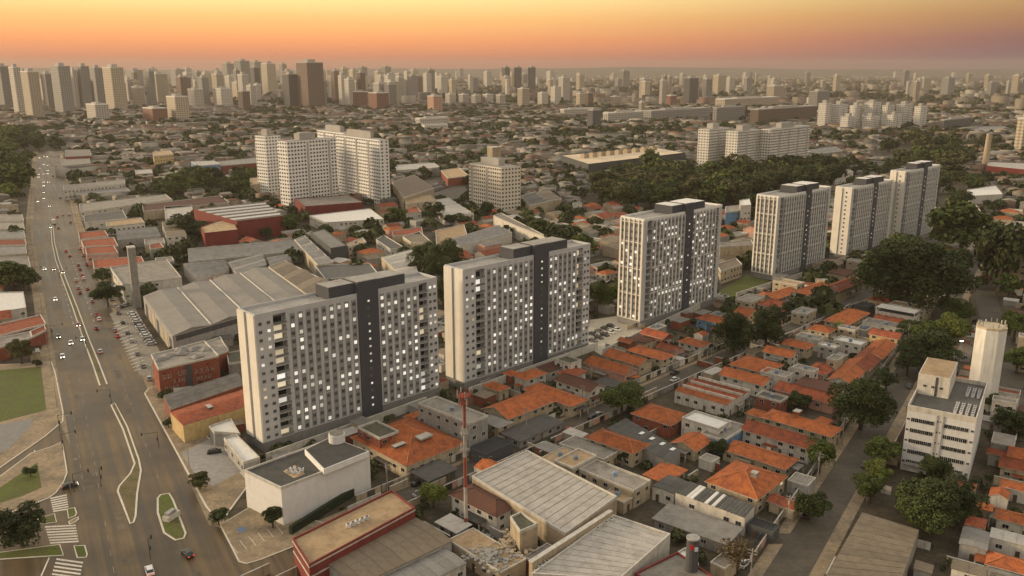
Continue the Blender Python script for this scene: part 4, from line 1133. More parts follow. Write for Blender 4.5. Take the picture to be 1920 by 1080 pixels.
# brick-banded building
tb, loc, tbc = plot([(549, 1013), (580, 1062), (778, 955), (735, 922)], 8, 'tan', 'maroon', 'brick_banded_building', 'brick building with tan roof and two white bands near the avenue corner', 'building', None)
for zz in (5.0, 7.6):
    b = MB(); sc_ = 1.008
    b.prism([(x * sc_, y * sc_) for x, y in loc], zz, zz + .4); b.build('white_band', W['white'], tb)
# brick stub tower
plot([(950, 755), (1005, 838), (1105, 795), (1010, 728)], 9, 'moss', 'beige', 'stub_tower', 'narrow beige and brick stub tower beside the rubble deck', 'tower', None, reg='H')
# bright red corner building at the lower edge
plot([(1190, 1078), (1240, 1110), (1345, 1090), (1270, 1038)], 5, 'concrete', 'maroon', 'red_building', 'bright red building beside the dark chimney', 'building', None)
plot([(1230, 1060), (1262, 1090), (1310, 1060), (1285, 1030)], 4, 'white', 'white', 'small_shed', 'small white roof between the red building and pale warehouse', 'shed', None)
ch = at(1294, 1105); b = MB(); b.cyl(0, 0, 0, 13, 1.6, 1.4, k=14); co = place('chimney_stack', b.mesh('chimney_stack', W['dark']), None, (*ch, 0)); tag(co, 'dark chimney stack with small red and white emblem', 'chimney')
b = MB(); b.cyl(0, 0, 13, 13.3, 1.55, k=14); b.build('rim', W['grey'], co)
b = MB(); b.box(-.9, -.1, -1.62, -1.45, 11, 12.2); b.build('red_sign', mat('sign_red', (.5, .03, .02), rand=0), co)
b = MB(); b.box(.1, .9, -1.62, -1.45, 10.6, 11.6); b.build('pale_sign', mat('sign_pale', (.5, .55, .6), rand=0), co)
# wall with air conditioners between the two pale warehouses
A0, A1 = at(*rp('H', 1065, 1010), 7.5), at(*rp('H', 1515, 722), 7.5)
dv = Vector((A1[0] - A0[0], A1[1] - A0[1])); ln = dv.length; dv.normalize()
b = MB(); b.box(-ln / 2, ln / 2, -.5, .5, 0, 7.9); wl_ = b.build('parapet_wall', W['beige'], None, ((A0[0] + A1[0]) / 2, (A0[1] + A1[1]) / 2, 0), math.atan2(dv.y, dv.x))
tag(wl_, 'tall beige party wall carrying air conditioners between two pale warehouses', 'wall')
b = MB(); b.box(-ln / 2 - .1, ln / 2 + .1, -.6, .6, 7.9, 8.1); b.build('coping', M_TRIM, wl_)
ab = MB(); ab.box(-.55, .55, -.4, .4, 0, .85, 0); ab.cyl(0, 0, .85, .93, .32, k=10, m=1); AC_ME = ab.mesh('air_conditioner', [mat('ac_case', (.58, .56, .52), rand=.15), mat('ac_fan', (.06, .06, .06))])
abk = MB(); abk.box(-.5, .5, -.05, .45, -.08, 0); ABK = abk.mesh('bracket', W['dark'])
def ac(x, y, z, rz, label, group):
    o = place('air_conditioner', AC_ME, None, (x, y, z), rz); tag(o, label, 'air conditioner', group); return o
for i, f in enumerate((.03, .07, .11, .15, .19, .42, .47, .60, .64, .78, .82, .90, .94, .97)):
    P_ = Vector(A0) + dv * ln * f + Vector((dv.y, -dv.x)) * .95
    o = ac(P_.x, P_.y, 5.2 + .5 * (i % 2), math.atan2(dv.y, dv.x), 'white air conditioner hung on the party wall between the pale warehouses', 'air conditioners on the party wall')
    place('bracket', ABK, o)
for i in range(5):
    P_ = at(*rp('H', 40 + i * 26, 805 - i * 11), 8.1)
    ac(*P_, 8.1, RAD(20), 'air conditioner standing on the tan roof of the brick-banded building', 'air conditioners on the tan roof')
for i in range(6):
    P_ = at(541 + (i % 3) * 9 + (i // 3) * 7, 886 + (i % 3) * 1 - (i // 3) * 5, 10.8)
    ac(*P_, 10.76, RAD(20), 'air conditioner in the roof well of the blank-walled building', 'air conditioners in the roof well')

# dormer / skylights on near roofs
def roof_box(px, z, sx, sy, sz, m, name, label, cat, th, group=None):
    x, y = at(*px, z)
    b = MB(); b.box(-sx / 2, sx / 2, -sy / 2, sy / 2, 0, sz); o = b.build(name, m, None, (x, y, z), rotz(th)); tag(o, label, cat, group)
    b = MB(); b.box(-sx / 2 - .1, sx / 2 + .1, -sy / 2 - .1, sy / 2 + .1, sz, sz + .1); b.build('lid', R['mlight'], o)
    return o
roof_box(rp('I', 405, 520), 7.9, 1.6, 1.6, 1.3, W['concrete'], 'roof_vent', 'small concrete roof turret on the big orange hipped house', 'roof vent', 38)
roof_box(rp('I', 645, 165), 7.3, 2.6, 2.0, .9, R['orange'], 'roof_dormer', 'small tiled dormer on the long orange hipped house', 'dormer', 42)
roof_box(rp('G', 1178, 140), 6.4, 1.4, 3.0, 1.0, W['dark'], 'roof_vent', 'dark boxed vent on the rust-red roof by the gatehouse', 'roof vent', 50)
roof_box(rp('H', 465, 300), 7.6, 4.5, 3.0, .5, W['concrete'], 'roof_light', 'grey boxed skylight on the long orange-tiled house', 'skylight', 45)
roof_box(rp('H', 325, 350), 7.2, 4.0, 1.6, .6, W['dark'], 'roof_light', 'dark dormer opening on the long orange-tiled house', 'skylight', 45)
M_SKYL = mat('skylight_sheet', (.70, .68, .62), rough=.4, var=.1)
for i in range(4):
    x, y = at(*rp('H', 1690 + i * 58, 275 + i * 30), 4.8)
    b = MB(); b.box(-1.0, 1.0, -.6, .6, 0, .1); o = b.build('skylight', M_SKYL, None, (x, y, 4.72), rotz(42)); tag(o, 'bright skylight sheet on the dark hall roof behind the neat hipped house', 'skylight', 'skylights on the dark hall')

# ------------------------------------------------------------------ white office block and its water tower
cx, cy, a, c = rect('I', 1265, 142, 1712, 15, 19, 33)
u, v = uv(33)
b = MB(); b.box(-a, a, -c, c, 0, 19)
ob = b.build('white_office_block', W['bright'], None, (cx, cy, 0), rotz(33)); tag(ob, 'six-storey white office block with ribbon windows and roof machinery', 'office building')
occupy(cx, cy, a + 1, c + 1, 33, 3)
b = MB()
for q in ((-a - .1, a + .1, -c - .1, -c + .25), (-a - .1, a + .1, c - .25, c + .1), (-a - .1, -a + .25, -c + .25, c - .25), (a - .25, a + .1, -c + .25, c - .25)): b.box(*q, 18.8, 20.4)
b.build('parapet', W['white'], ob)
b = MB(); b.box(-a + .3, a - .3, -c + .3, c - .3, 19, 19.1); b.build('roof', R['mdark'], ob)
b = MB(); b.box(-a * .1, a * .98, c * .0, c * .99, 19.1, 25.5); up = b.build('roof_house', W['white'], ob)
for yy in (.25, .5, .75): place('window', window_mesh(1.0, .8, 'dark'), up, (-a * .1 - .03, c * yy, 22.0), -math.pi / 2)
b = MB(); b.box(-a * .1 - .1, -a * .1 + .02, c * .36, c * .44, 19.2, 25.2); b.build('dark_slot', W['dark'], up)
b = MB(); b.box(-a * .1 + .3, a * .98 - .3, .3, c * .99 - .3, 25.5, 25.6); b.build('roof_house_top', R['tan'], up)
FL = 5
for s in range(FL):
    zz = 3.0 + s * 3.3
    for (y0, y1) in ((-c * .82, -c * .12), (c * .18, c * .86)):
        b = MB(); b.box(-a - .05, -a + .02, y0, y1, zz - .75, zz + .75); b.build('window_band', M_FRAME, ob)
        n = 6
        for i in range(n):
            yy = y0 + (y1 - y0) * (i + .5) / n
            place('window', window_mesh(1.05, 1.25, 'dark'), ob, (-a - .06, yy, zz), -math.pi / 2)
    place('window', window_mesh(.8, .7, 'dark'), ob, (-a - .02, -c * .93, zz), -math.pi / 2)
    for yy in (-.35, .75): place('window', window_mesh(.7, .6, 'dark'), ob, (-a - .02, yy, zz + .9), -math.pi / 2)
    place('window', window_mesh(.8, .7, 'dark'), ob, (-a - .02, c * .94, zz), -math.pi / 2)
for yy in (-c * .06, c * .12):
    b = MB(); b.box(-a - .35, -a, yy - .2, yy + .2, 0, 19); b.build('pilaster', W['white'], ob)
b = MB(); b.box(-a - 2.2, -a, -c * .9, c * .9, 2.6, 2.9); b.build('canopy', W['concrete'], ob)
for i in range(4):
    for j in range(6):
        for dx in (-.68, .12 - .62):
            pass
        lx, ly = -a * .75 + j * 1.5, -c * .85 + i * 1.5
        X = cx + u[0] * lx + v[0] * ly; Y = cy + u[1] * lx + v[1] * ly
        ac(X, Y, 19.1, rotz(33), 'fan unit in the machinery bank on the white office block roof', 'fan units on the office roof')
for i in range(3):
    for j in range(5):
        lx, ly = a * .25 + j * 1.5, -c * .85 + i * 1.5
        X = cx + u[0] * lx + v[0] * ly; Y = cy + u[1] * lx + v[1] * ly
        ac(X, Y, 19.1, rotz(33), 'fan unit in the machinery bank on the white office block roof', 'fan units on the office roof')
lpx = at(1806, 905); 
b = MB(); b.cyl(0, 0, 0, 5.0, .07, .05, k=6); fl = place('flood_light', b.mesh('flood_light', W['dark']), None, (lpx[0], lpx[1], 0)); tag(fl, 'bright white flood light at the corner of the office block', 'flood light')
b = MB(); b.box(-.5, .5, -.2, .2, 5.0, 5.5); b.build('lamp', mat('flood_lamp', (1, .95, .8), var=0, rand=0, emit=(1, .92, .72), es=14), fl)
wt = at(1838, 762)
hz = z_at(*wt, 613)
b = MB(); poly = [(4.9 * math.cos(RAD(22.5 + 45 * i)), 4.9 * math.sin(RAD(22.5 + 45 * i))) for i in range(8)]; b.prism(poly, 0, hz)
wt_o = b.build('water_tower', mat('water_tower_wall', (.60, .57, .50), var=.1, scale=.2, stain=.25), None, (*wt, 0), RAD(20)); tag(wt_o, 'tall white faceted water tower crowned with antennas behind the office block', 'water tower')
occupy(*wt, 5, 5, 0, 3)
b = MB(); b.prism([(x * 1.012, y * 1.012) for x, y in poly], hz - .2, hz + .5); b.build('rim', W['cream'], wt_o)
rr = random.Random(12)
for i in range(16):
    a_ = i / 16 * 6.283; h_ = rr.uniform(.8, 2.0)
    b = MB(); b.cyl(0, 0, 0, h_, .09, k=5); b.box(-.18, .18, -.12, .12, h_ * .35, h_); b.build('antenna', W['grey'] if i % 3 else W['white'], wt_o, (4.3 * math.cos(a_), 4.3 * math.sin(a_), hz + .5), a_)
fp = at(1803, 640, 8); b = MB(); b.cyl(0, 0, 0, 8, .1, .07, k=6); fl = place('street_lamp', b.mesh('street_lamp', W['grey']), None, (*fp, 0)); tag(fl, 'lit street lamp shining beside the white water tower', 'street lamp')
b = MB(); b.box(-.5, .5, -.25, .25, 8, 8.25); b.build('lamp', MATS['flood_lamp'], fl)

# ------------------------------------------------------------------ radio mast
mx, my = at(874, 995)
hz = z_at(mx, my, 738)
rm_ = place('radio_mast', None, None, (mx, my, 0)); tag(rm_, 'red and white banded radio mast with antenna crown beside the brown-roofed house', 'radio mast')
M_RED = mat('mast_red', (.26, .060, .035), rand=0, var=.3, stain=.3); M_WHT = mat('mast_white', (.42, .37, .31), rand=0, var=.3, stain=.4)
for k, (f0, f1, m) in enumerate([(0, .10, M_RED), (.10, .33, M_WHT), (.33, .55, M_RED), (.55, .76, M_WHT), (.76, 1.0, M_RED)]):
    b = MB(); b.cyl(0, 0, f0 * hz, f1 * hz, .52 - .14 * f0, .52 - .14 * f1, k=12); b.build('shaft', m, rm_)
for zz, rad, n in ((.985, 1.7, 9), (.93, 1.3, 6), (.72, 1.2, 6), (.60, 1.1, 5)):
    b = MB(); b.cyl(0, 0, zz * hz, zz * hz + .15, rad, k=14); pf = b.build('platform', M_RED if zz > .9 else W['grey'], rm_)
    for i in range(n):
        a_ = 6.283 * i / n
        b = MB(); b.box(-.14, .14, -.1, .1, 0, 2.0); b.build('antenna', W['grey'] if zz < .9 or i % 2 else M_RED, pf, (rad * math.cos(a_), rad * math.sin(a_), zz * hz - .4), a_)
for i in range(2):
    b = MB(); b.tube((-.5 + i, -.9, 0), (-.25 + .5 * i, -.6, hz * .97), .05, k=4); b.build('cable_ladder', W['grey'], rm_)

A_, B_ = Vector(at(545, 1003)), Vector(at(690, 912)); d = (B_ - A_); ln = d.length
b = MB(); b.box(0, ln, -.5, .5, 0, 2.4); o = b.build('hedge', mat('hedge_green', (.02, .028, .014), var=.4, scale=2, rand=0), None, (A_.x, A_.y, 0), math.atan2(d.y, d.x)); tag(o, 'dark clipped hedge wall below the white blank-walled building', 'hedge')

# openings in the derelict brick walls, vents in the blank wall
for i in range(4):
    p, q = Vector(loc_b[i]), Vector(loc_b[(i + 1) % 4]); d = q - p; ln = d.length; d.normalize(); n = Vector((d.y, -d.x)); mid = (p + q) / 2
    if not facing(mid.x + bc[0], mid.y + bc[1], n.x, n.y): continue
    for j in range(int(ln / 4)):
        c_ = p + d * (2 + j * 4); g_ = MB(); hh = 8.2 if (j + i) % 2 else 4.6
        g_.prism([tuple(c_ - d * .55 + n * .02), tuple(c_ + d * .55 + n * .02), tuple(c_ + d * .55 + n * .07), tuple(c_ - d * .55 + n * .07)], hh - .6, hh + .5); g_.build('bricked_opening', W['maroon'], bb)
rub = MB(); rq = random.Random(8)
for i in range(160):
    x_, y_ = rq.gauss(0, 2.6), rq.gauss(0, 2.0); s_ = rq.uniform(.1, .45); z_ = max(0, .9 - .25 * math.hypot(x_, y_)) * rq.random()
    rub.box(x_ - s_, x_ + s_ * rq.uniform(.5, 2), y_ - s_, y_ + s_, z_, z_ + s_ * rq.uniform(.5, 1.4))
for k, pp in enumerate(((905, 850), (960, 900), (840, 980))):
    x_, y_ = at(*rp('H', *pp), 4.1 if k else 0)
    o = place('rubble_heap', rub.mesh('rubble_heap', W[('concrete', 'beige', 'grey')[k]]), None, (x_, y_, 4.08 if k else 0), k * 1.3); tag(o, ('grey rubble heap behind the stub tower', 'beige rubble heap on the stained roof deck beside the stub tower', 'dark rubble heap at the edge of the stained roof deck')[k], 'rubble', None, 'stuff')
b = MB(); b.box(-2.2, 2.2, -1.0, 1.0, 0, 1.3); x_, y_ = at(322, 972); o = b.build('stone_plinth', W['white'], None, (x_, y_, .17), RAD(70)); tag(o, 'white stone plinth on the planted traffic island', 'plinth'); b = MB(); b.box(-1.7, 1.2, -.7, .7, 1.3, 2.2); b.build('upper_block', W['grey'], o)

# ================================================================== LEFT OF THE AVENUE
G7 = 'low buildings on the far side of the avenue'
for row in [
    ([(-40, 450), (-40, 565), (148, 535), (132, 445)], 5, 'white', 'white', 'white_building', 'long white box building with pale roof across the avenue', 'building', .3),
    ([(-60, 640), (-30, 700), (260, 625), (230, 575)], 5, 'red', 'brick', 'tiled_house', 'old red-tiled house with ridged roofs across the avenue', 'house', .4),
    ([(-60, 715), (-40, 770), (180, 700), (170, 670)], 5.5, 'concrete', 'brick', 'brick_building', 'bare brick building behind the red-tiled house across the avenue', 'building', .3),
    ([(170, 668), (180, 700), (262, 660), (250, 632)], 5.5, 'red', 'brick', 'brick_building', 'small brick house at the side-street corner across the avenue', 'building', .3),
    ([(-40, 250), (-40, 330), (175, 318), (160, 248)], 5, 'concrete', 'cream', 'flat_shop', 'cream flat-roofed shop block across the avenue beside the palms', 'shop', .3),
    ([(-40, 190), (-40, 240), (152, 228), (145, 185)], 6, 'mgrey', 'cream', 'flat_shop', 'grey-roofed shop block with long parapet across the avenue', 'shop', .5),
    ([(-40, 150), (-40, 185), (150, 180), (140, 148)], 6, 'red', 'cream', 'flat_shop', 'dull red-roofed shop block across the avenue', 'shop', .5),
    ([(-40, 105), (-40, 145), (145, 140), (135, 100)], 6, 'mgrey', 'white', 'flat_shop', 'pale long shop block with dark opening across the avenue', 'shop', .5),
    ([(-40, 55), (-40, 95), (140, 92), (130, 52)], 6, 'concrete', 'cream', 'flat_shop', 'brownish shop block across the avenue behind the pale one', 'shop', .5),
    ([(-40, 10), (-40, 48), (135, 44), (125, 8)], 6, 'concrete', 'beige', 'flat_shop', 'beige shop block across the avenue near the wood', 'shop', .5),
]:
    pts, z, rm_s, wl_s, nm, lab, ct, wn_ = row
    plot(pts, z, rm_s, wl_s, nm, lab, ct, G7, reg='D', win=wn_)
G8 = 'low buildings along the avenue towards the skyline'
for row in [
    ([(355, 775), (358, 800), (705, 765), (700, 742)], 9, 'concrete', 'white', 'white_block', 'long white three-storey block beside the avenue', .9),
    ([(430, 800), (432, 828), (735, 805), (700, 778)], 6, 'mgrey', 'grey', 'sheet_hall', 'grey low roof in front of the long white block', .3),
    ([(445, 880), (450, 925), (970, 855), (930, 825)], 7, 'concrete', 'white', 'white_block', 'long white block with flat grey roof stretching back from the avenue', .6),
    ([(470, 945), (475, 985), (715, 960), (690, 915)], 6, 'mdark', 'white', 'white_block', 'white building with dark recessed roof by the avenue', .3),
    ([(595, 980), (600, 1008), (815, 985), (790, 955)], 6, 'tan', 'white', 'white_block', 'white building with tan roof beside a leafy tree', .7),
    ([(925, 895), (930, 965), (1085, 935), (1080, 885)], 7, 'mlight', 'white', 'white_hall', 'white hall with pale vault beside the maroon hall', .0),
    ([(800, 885), (805, 920), (1290, 870), (1240, 832)], 7, 'brown', 'cream', 'sheet_hall', 'long brown-roofed shed row behind the maroon hall', .0),
    ([(365, 575), (368, 612), (512, 605), (505, 572)], 14, 'concrete', 'brick', 'brick_block', 'brick-topped low block on the avenue near the wood', .6),
    ([(340, 625), (345, 665), (510, 650), (500, 608)], 11, 'concrete', 'cream', 'cream_block', 'cream flats with small windows on the avenue below the brick-topped block', .9),
    ([(858, 588), (865, 610), (975, 600), (955, 575)], 16, 'tan', 'yellow', 'yellow_block', 'yellow three-storey block standing out among the low roofs', .8),
    ([(1075, 640), (1110, 665), (1240, 655), (1200, 635)], 12, 'mlight', 'blue', 'blue_building', 'pale blue building with white roof near the white apartment complex', .3),
    ([(1220, 640), (1230, 665), (1460, 645), (1440, 618)], 10, 'mgrey', 'brick', 'long_hall', 'long hall with red band behind the white apartment complex', .3),
    ([(760, 690), (765, 712), (860, 705), (850, 682)], 8, 'mlight', 'cream', 'white_hall', 'pale gabled hall near the yellow block', .0),
    ([(1405, 735), (1408, 770), (1465, 765), (1455, 730)], 12, 'tan', 'cream', 'cream_block', 'small cream block at the edge of the white apartment complex', .4),
]:
    pts, z, rm_s, wl_s, nm, lab, wn_ = row
    plot(pts, z, rm_s, wl_s, nm, lab, 'building', G8, reg='A', win=wn_)
G9 = 'halls and blocks behind the second and third towers'
for row in [
    ([(285, 755), (350, 845), (520, 790), (410, 715)], 12, 'mbrown', 'beige', 'ribbed_hall', 'beige hall with ribbed brown roof beside the white apartment complex', 0, 'B', 8),
    ([(350, 850), (365, 880), (535, 860), (500, 828)], 9, 'tan', 'cream', 'cream_hall', 'cream hall with bright tan roof beside the ribbed hall', 0, 'B', 0),
    ([(455, 870), (580, 945), (745, 935), (600, 845)], 7, 'mlight', 'white', 'white_hall', 'white vaulted hall in front of the beige slab block', .7, 'B', 5),
    ([(345, 915), (345, 935), (450, 925), (420, 890)], 6, 'red', 'white', 'villa', 'white villa with red hipped roof beside the vaulted hall', .7, 'B', 0),
    ([(560, 690), (600, 735), (720, 720), (660, 675)], 8, 'tan', 'brick', 'brick_hall', 'tan-roofed hall with red end beside the beige slab block', 0, 'B', 0),
    ([(1010, 835), (1060, 885), (1165, 865), (1090, 810)], 8, 'mdark', 'cream', 'dark_hall', 'dark-roofed hall right behind the beige slab block', 0, 'B', 4),
    ([(1080, 815), (1155, 865), (1240, 850), (1170, 805)], 8, 'mbrown', 'cream', 'ribbed_hall', 'brownish hall beside the dark-roofed hall', 0, 'B', 4),
    ([(1300, 875), (1305, 885), (1355, 880), (1340, 865)], 9, 'concrete', 'white', 'white_block', 'small white block near the tower with the finned end wall', .4, 'B', 0),
    ([(300, 660), (310, 690), (560, 675), (520, 645)], 6, 'mlight', 'white', 'white_hall', 'row of white low halls behind the grey yard', .4, 'B', 0),
    ([(1235, 605), (1390, 655), (1935, 590), (1760, 560)], 14, 'cream', 'dark', 'flat_mall', 'big flat tan-roofed hall with rooftop machinery beside the wood', 0, 'B', 0),
    ([(415, 400), (470, 440), (600, 435), (560, 400)], 12, 'concrete', 'white', 'white_block', 'white angular low block amid the distant roofs', .7, 'B', 0),
    ([(530, 100), (535, 180), (710, 130), (690, 65)], 7, 'tan', 'cream', 'cream_hall', 'cream gabled hall behind the second tower', 0, 'E', 0),
    ([(610, 150), (660, 190), (960, 110), (880, 70)], 7, 'mgrey', 'white', 'white_hall', 'grey-roofed hall directly behind the second tower', 0, 'E', 4),
    ([(855, 15), (1000, 80), (1190, 150), (900, 0)], 9, 'concrete', 'white', 'white_block', 'long white parapet building behind the second tower', 0, 'E', 0),
    ([(225, 250), (330, 350), (430, 335), (400, 205)], 8, 'mlight', 'cream', 'white_hall', 'pale vaulted hall between the first and second towers', 0, 'E', 3),
    ([(285, 105), (290, 130), (460, 118), (450, 78)], 6, 'red', 'cream', 'villa', 'house with long dull red roof behind the first tower', .5, 'E', 0),
    ([(195, 150), (275, 205), (355, 195), (240, 125)], 6, 'mdark', 'white', 'dark_hall', 'dark-roofed hall with white columns behind the first tower', .5, 'E', 0),
    ([(345, 135), (390, 165), (520, 175), (440, 105)], 6, 'mbrown', 'cream', 'cream_hall', 'brown-roofed hall with yellowish end behind the first tower', .3, 'E', 0),
    ([(205, 170), (210, 190), (400, 180), (385, 150)], 11, 'concrete', 'cream', 'car_park', 'open concrete deck building between the third and fourth towers', .0, 'F', 0),
    ([(190, 290), (215, 330), (335, 290), (300, 255)], 7, 'mbrown', 'cream', 'colonnade_hall', 'low cream hall with ribbed front between the third and fourth towers', .8, 'F', 0),
    ([(240, 895), (242, 925), (335, 915), (325, 885)], 12, 'concrete', 'blue', 'blue_building', 'light blue block between the third and fourth towers', .3, 'C', 0),
    ([(320, 860), (325, 890), (385, 885), (375, 850)], 16, 'white', 'white', 'white_block', 'slim white block beside the light blue one', .6, 'C', 0),
    ([(1390, 940), (1400, 975), (1560, 965), (1530, 930)], 6, 'red', 'cream', 'villa', 'long red-roofed building behind the last tower', .2, 'C', 0),
    ([(1510, 895), (1530, 935), (1680, 925), (1650, 885)], 7, 'red', 'brick', 'brick_hall', 'red-roofed brick hall beyond the last tower', .2, 'C', 0),
    ([(1600, 800), (1620, 835), (1800, 825), (1760, 775)], 7, 'white', 'white', 'white_hall', 'white-roofed hall beyond the last tower', .2, 'C', 0),
    ([(1705, 640), (1712, 665), (1960, 690), (1960, 650)], 12, 'mlight', 'maroon', 'long_red_hall', 'long red-walled hall with pale roof near the slim chimney', 0, 'C', 0),
    ([(1615, 445), (1620, 465), (1840, 470), (1830, 440)], 7, 'mgrey', 'white', 'white_block', 'long white low block on the distant slope', .7, 'C', 0),
    ([(845, 690), (860, 715), (960, 700), (940, 685)], 10, 'concrete', 'white', 'white_block', 'white flat-roofed building in the wood behind the fourth tower', .3, 'C', 0),
    ([(700, 575), (730, 600), (900, 580), (860, 555)], 8, 'mgrey', 'concrete', 'sheet_hall', 'grey ribbed hall beside the wood', 0, 'C', 5),
    ([(1810, 105), (1800, 160), (1995, 190), (1995, 120)], 24, 'concrete', 'cream', 'cream_block', 'cream mid-rise block beyond the conical tree', .5, 'F', 0),
]:
    pts, z, rm_s, wl_s, nm, lab, wn_, rg, rb = row
    plot(pts, z, rm_s, wl_s, nm, lab, 'building', G9, reg=rg, win=wn_, ribs=rb, rm=1)
# slim chimney and machinery on the flat mall
cp_ = at(1845, 325); hz = z_at(*cp_, 252); b = MB(); b.cyl(0, 0, 0, hz, 4.0, 2.6, k=12); o = place('factory_chimney', b.mesh('factory_chimney', W['beige']), None, (*cp_, 0)); tag(o, 'slim pale factory chimney by the long red hall', 'chimney')
b = MB(); b.cyl(0, 0, hz, hz + 1, 2.8, k=12); b.build('rim', W['grey'], o)
for i in range(9):
    x, y = at(*rp('B', 1370 + i * 48, 618 - i * 5.5), 14.2)
    b = MB(); b.box(-4, 4, -3, 3, 0, 5); o = b.build('roof_unit', W['beige'], None, (x, y, 14.1), RAD(40)); tag(o, 'beige machinery box on the big flat tan roof', 'roof unit', 'machinery on the flat tan roof')
    b = MB(); b.cyl(0, 0, 5, 6, 1.8, k=10); b.build('fan', W['dark'], o)
# open decks of the car park
# ------------------------------------------------------------------ apartment blocks at middle distance, windows built
M_BWHITE = mat('block_white', (.70, .675, .63), var=.07, scale=.1, rand=.05)
M_BGREY = mat('block_grey', (.36, .335, .30), var=.1, scale=.1, rand=.08)
def solve_px(x, y, d, px, sign):
    lo, hi = 0.5, 320.0
    for _ in range(40):
        m = (lo + hi) / 2
        if sign * (proj(x + d[0] * m, y + d[1] * m, 0)[0] - px) < 0: lo = m
        else: hi = m
    return lo
def block(px, ytop, xl, xr, th, m, label, group, name='apartment_block', windows=True, win_col='dark', step=2.9, recess=True, bal=None):
    x, y = at(*px); h = z_at(x, y, ytop); u, v = uv(th)
    L_ = solve_px(x, y, u, xr, 1); D_ = solve_px(x, y, v, xl, -1)
    occupy(x + u[0] * L_ / 2 + v[0] * D_ / 2, y + u[1] * L_ / 2 + v[1] * D_ / 2, L_ / 2 + 2, D_ / 2 + 2, th, 3)
    b = MB(); b.box(0, L_, 0, D_, 0, h); root = b.build(name, m, None, (x, y, 0), rotz(th)); tag(root, label, 'apartment block', group)
    b = MB(); b.box(.4, L_ - .4, .4, D_ - .4, h, h + .3); b.build('roof', M_TROOF, root)
    b = MB(); b.box(L_ * .3, L_ * .62, D_ * .25, D_ * .8, h + .3, h + 5.5); ph = b.build('roof_house', M_BGREY, root)
    b = MB(); b.box(L_ * .33, L_ * .58, D_ * .3, D_ * .7, h + 5.5, h + 6); b.build('roof_house_top', M_TROOF, ph)
    if windows:
        nf = int(h / step); wb_ = MB()
        for (length, ax) in ((L_, 0), (D_, 1)):
            n = max(2, int(length / 3.0))
            for f in range(nf):
                z = h * (f + .5) / nf
                for i in range(n):
                    if i % 7 == 6: continue
                    p = length * (i + .5) / n
                    if ax == 0: wb_.box(p - .75, p + .75, -.14, .05, z - .7, z + .6)
                    else: wb_.box(-.14, .05, p - .75, p + .75, z - .7, z + .6)
        wo_ = wb_.build('window', M_GLASS, root); wo_['kind'] = 'stuff'
        for (length, ax) in ((L_, 0), (D_, 1)):
            n = max(2, int(length / 3.0))
            for i in range(6, n, 7):
                p = length * (i + .5) / n
                b = MB()
                if ax == 0: b.box(p - .9, p + .9, -.5, -.0, 3, h - 1)
                else: b.box(-.5, -.0, p - .9, p + .9, 3, h - 1)
                b.build('balcony_column', M_BGREY, root)
    return root
GB = 'white apartment complex behind the maroon halls'
block((505, 372), 256, 486, 533, 40, M_BWHITE, 'white slab of the apartment complex standing nearest the avenue', GB)
block((546, 398), 266, 528, 636, 40, M_BWHITE, 'white slab of the apartment complex facing the maroon hall', GB)
block((650, 362), 250, 600, 672, 52, M_BWHITE, 'rear white slab linking the apartment complex', GB)
block((716, 388), 263, 636, 733, 52, M_BWHITE, 'white slab of the apartment complex beside the ribbed brown hall', GB)
block((940, 402), 315, 880, 976, 52, mat('slab_beige', (.62, .56, .46), var=.1, rand=0), 'beige slab block with tall roof tank standing alone', None, name='slab_block')
tkp = at(*rp('B', 860, 620), 35); b = MB(); b.box(-5, 5, -4, 4, 0, 12); o = b.build('roof_tank', W['beige'], None, (*tkp, 33), rotz(52)); tag(o, 'beige roof tank box on the beige slab block', 'roof tank')
b = MB(); b.box(-5.2, 5.2, -4.2, 4.2, 12, 12.5); b.build('cap', M_TRIM, o)
GC = 'pale apartment complex behind the wood'
M_BPALE = mat('block_pale', (.62, .585, .52), var=.1, scale=.1, rand=.06)
block((1325, 332), 243, 1305, 1362, 45, M_BPALE, 'pale block of the complex with grey roof house, set apart from the wood', GC)
block((1378, 335), 247, 1357, 1421, 45, M_BPALE, 'pale block in the middle of the complex behind the wood', GC)
block((1440, 330), 243, 1421, 1513, 45, M_BPALE, 'long pale block of the complex rising out of the wood', GC)
GD = 'white towers in a row beyond the brown offices'
for k, (xl, xc, xr, yt, yb) in enumerate([(1531, 1545, 1556, 194, 243), (1556, 1570, 1586, 196, 242), (1590, 1602, 1614, 198, 240), (1616, 1632, 1648, 193, 240), (1650, 1660, 1674, 198, 241), (1676, 1692, 1708, 196, 240), (1710, 1722, 1735, 200, 243), (1574, 1588, 1604, 219, 247), (1615, 1630, 1648, 219, 247), (1660, 1672, 1688, 216, 247)]):
    block((xc, yb), yt, xl, xr, 45, M_BPALE, 'white apartment tower in the row beyond the brown offices' if k < 7 else 'shorter white block in front of the white tower row', GD if k < 7 else 'shorter white blocks before the tower row', step=3.4)

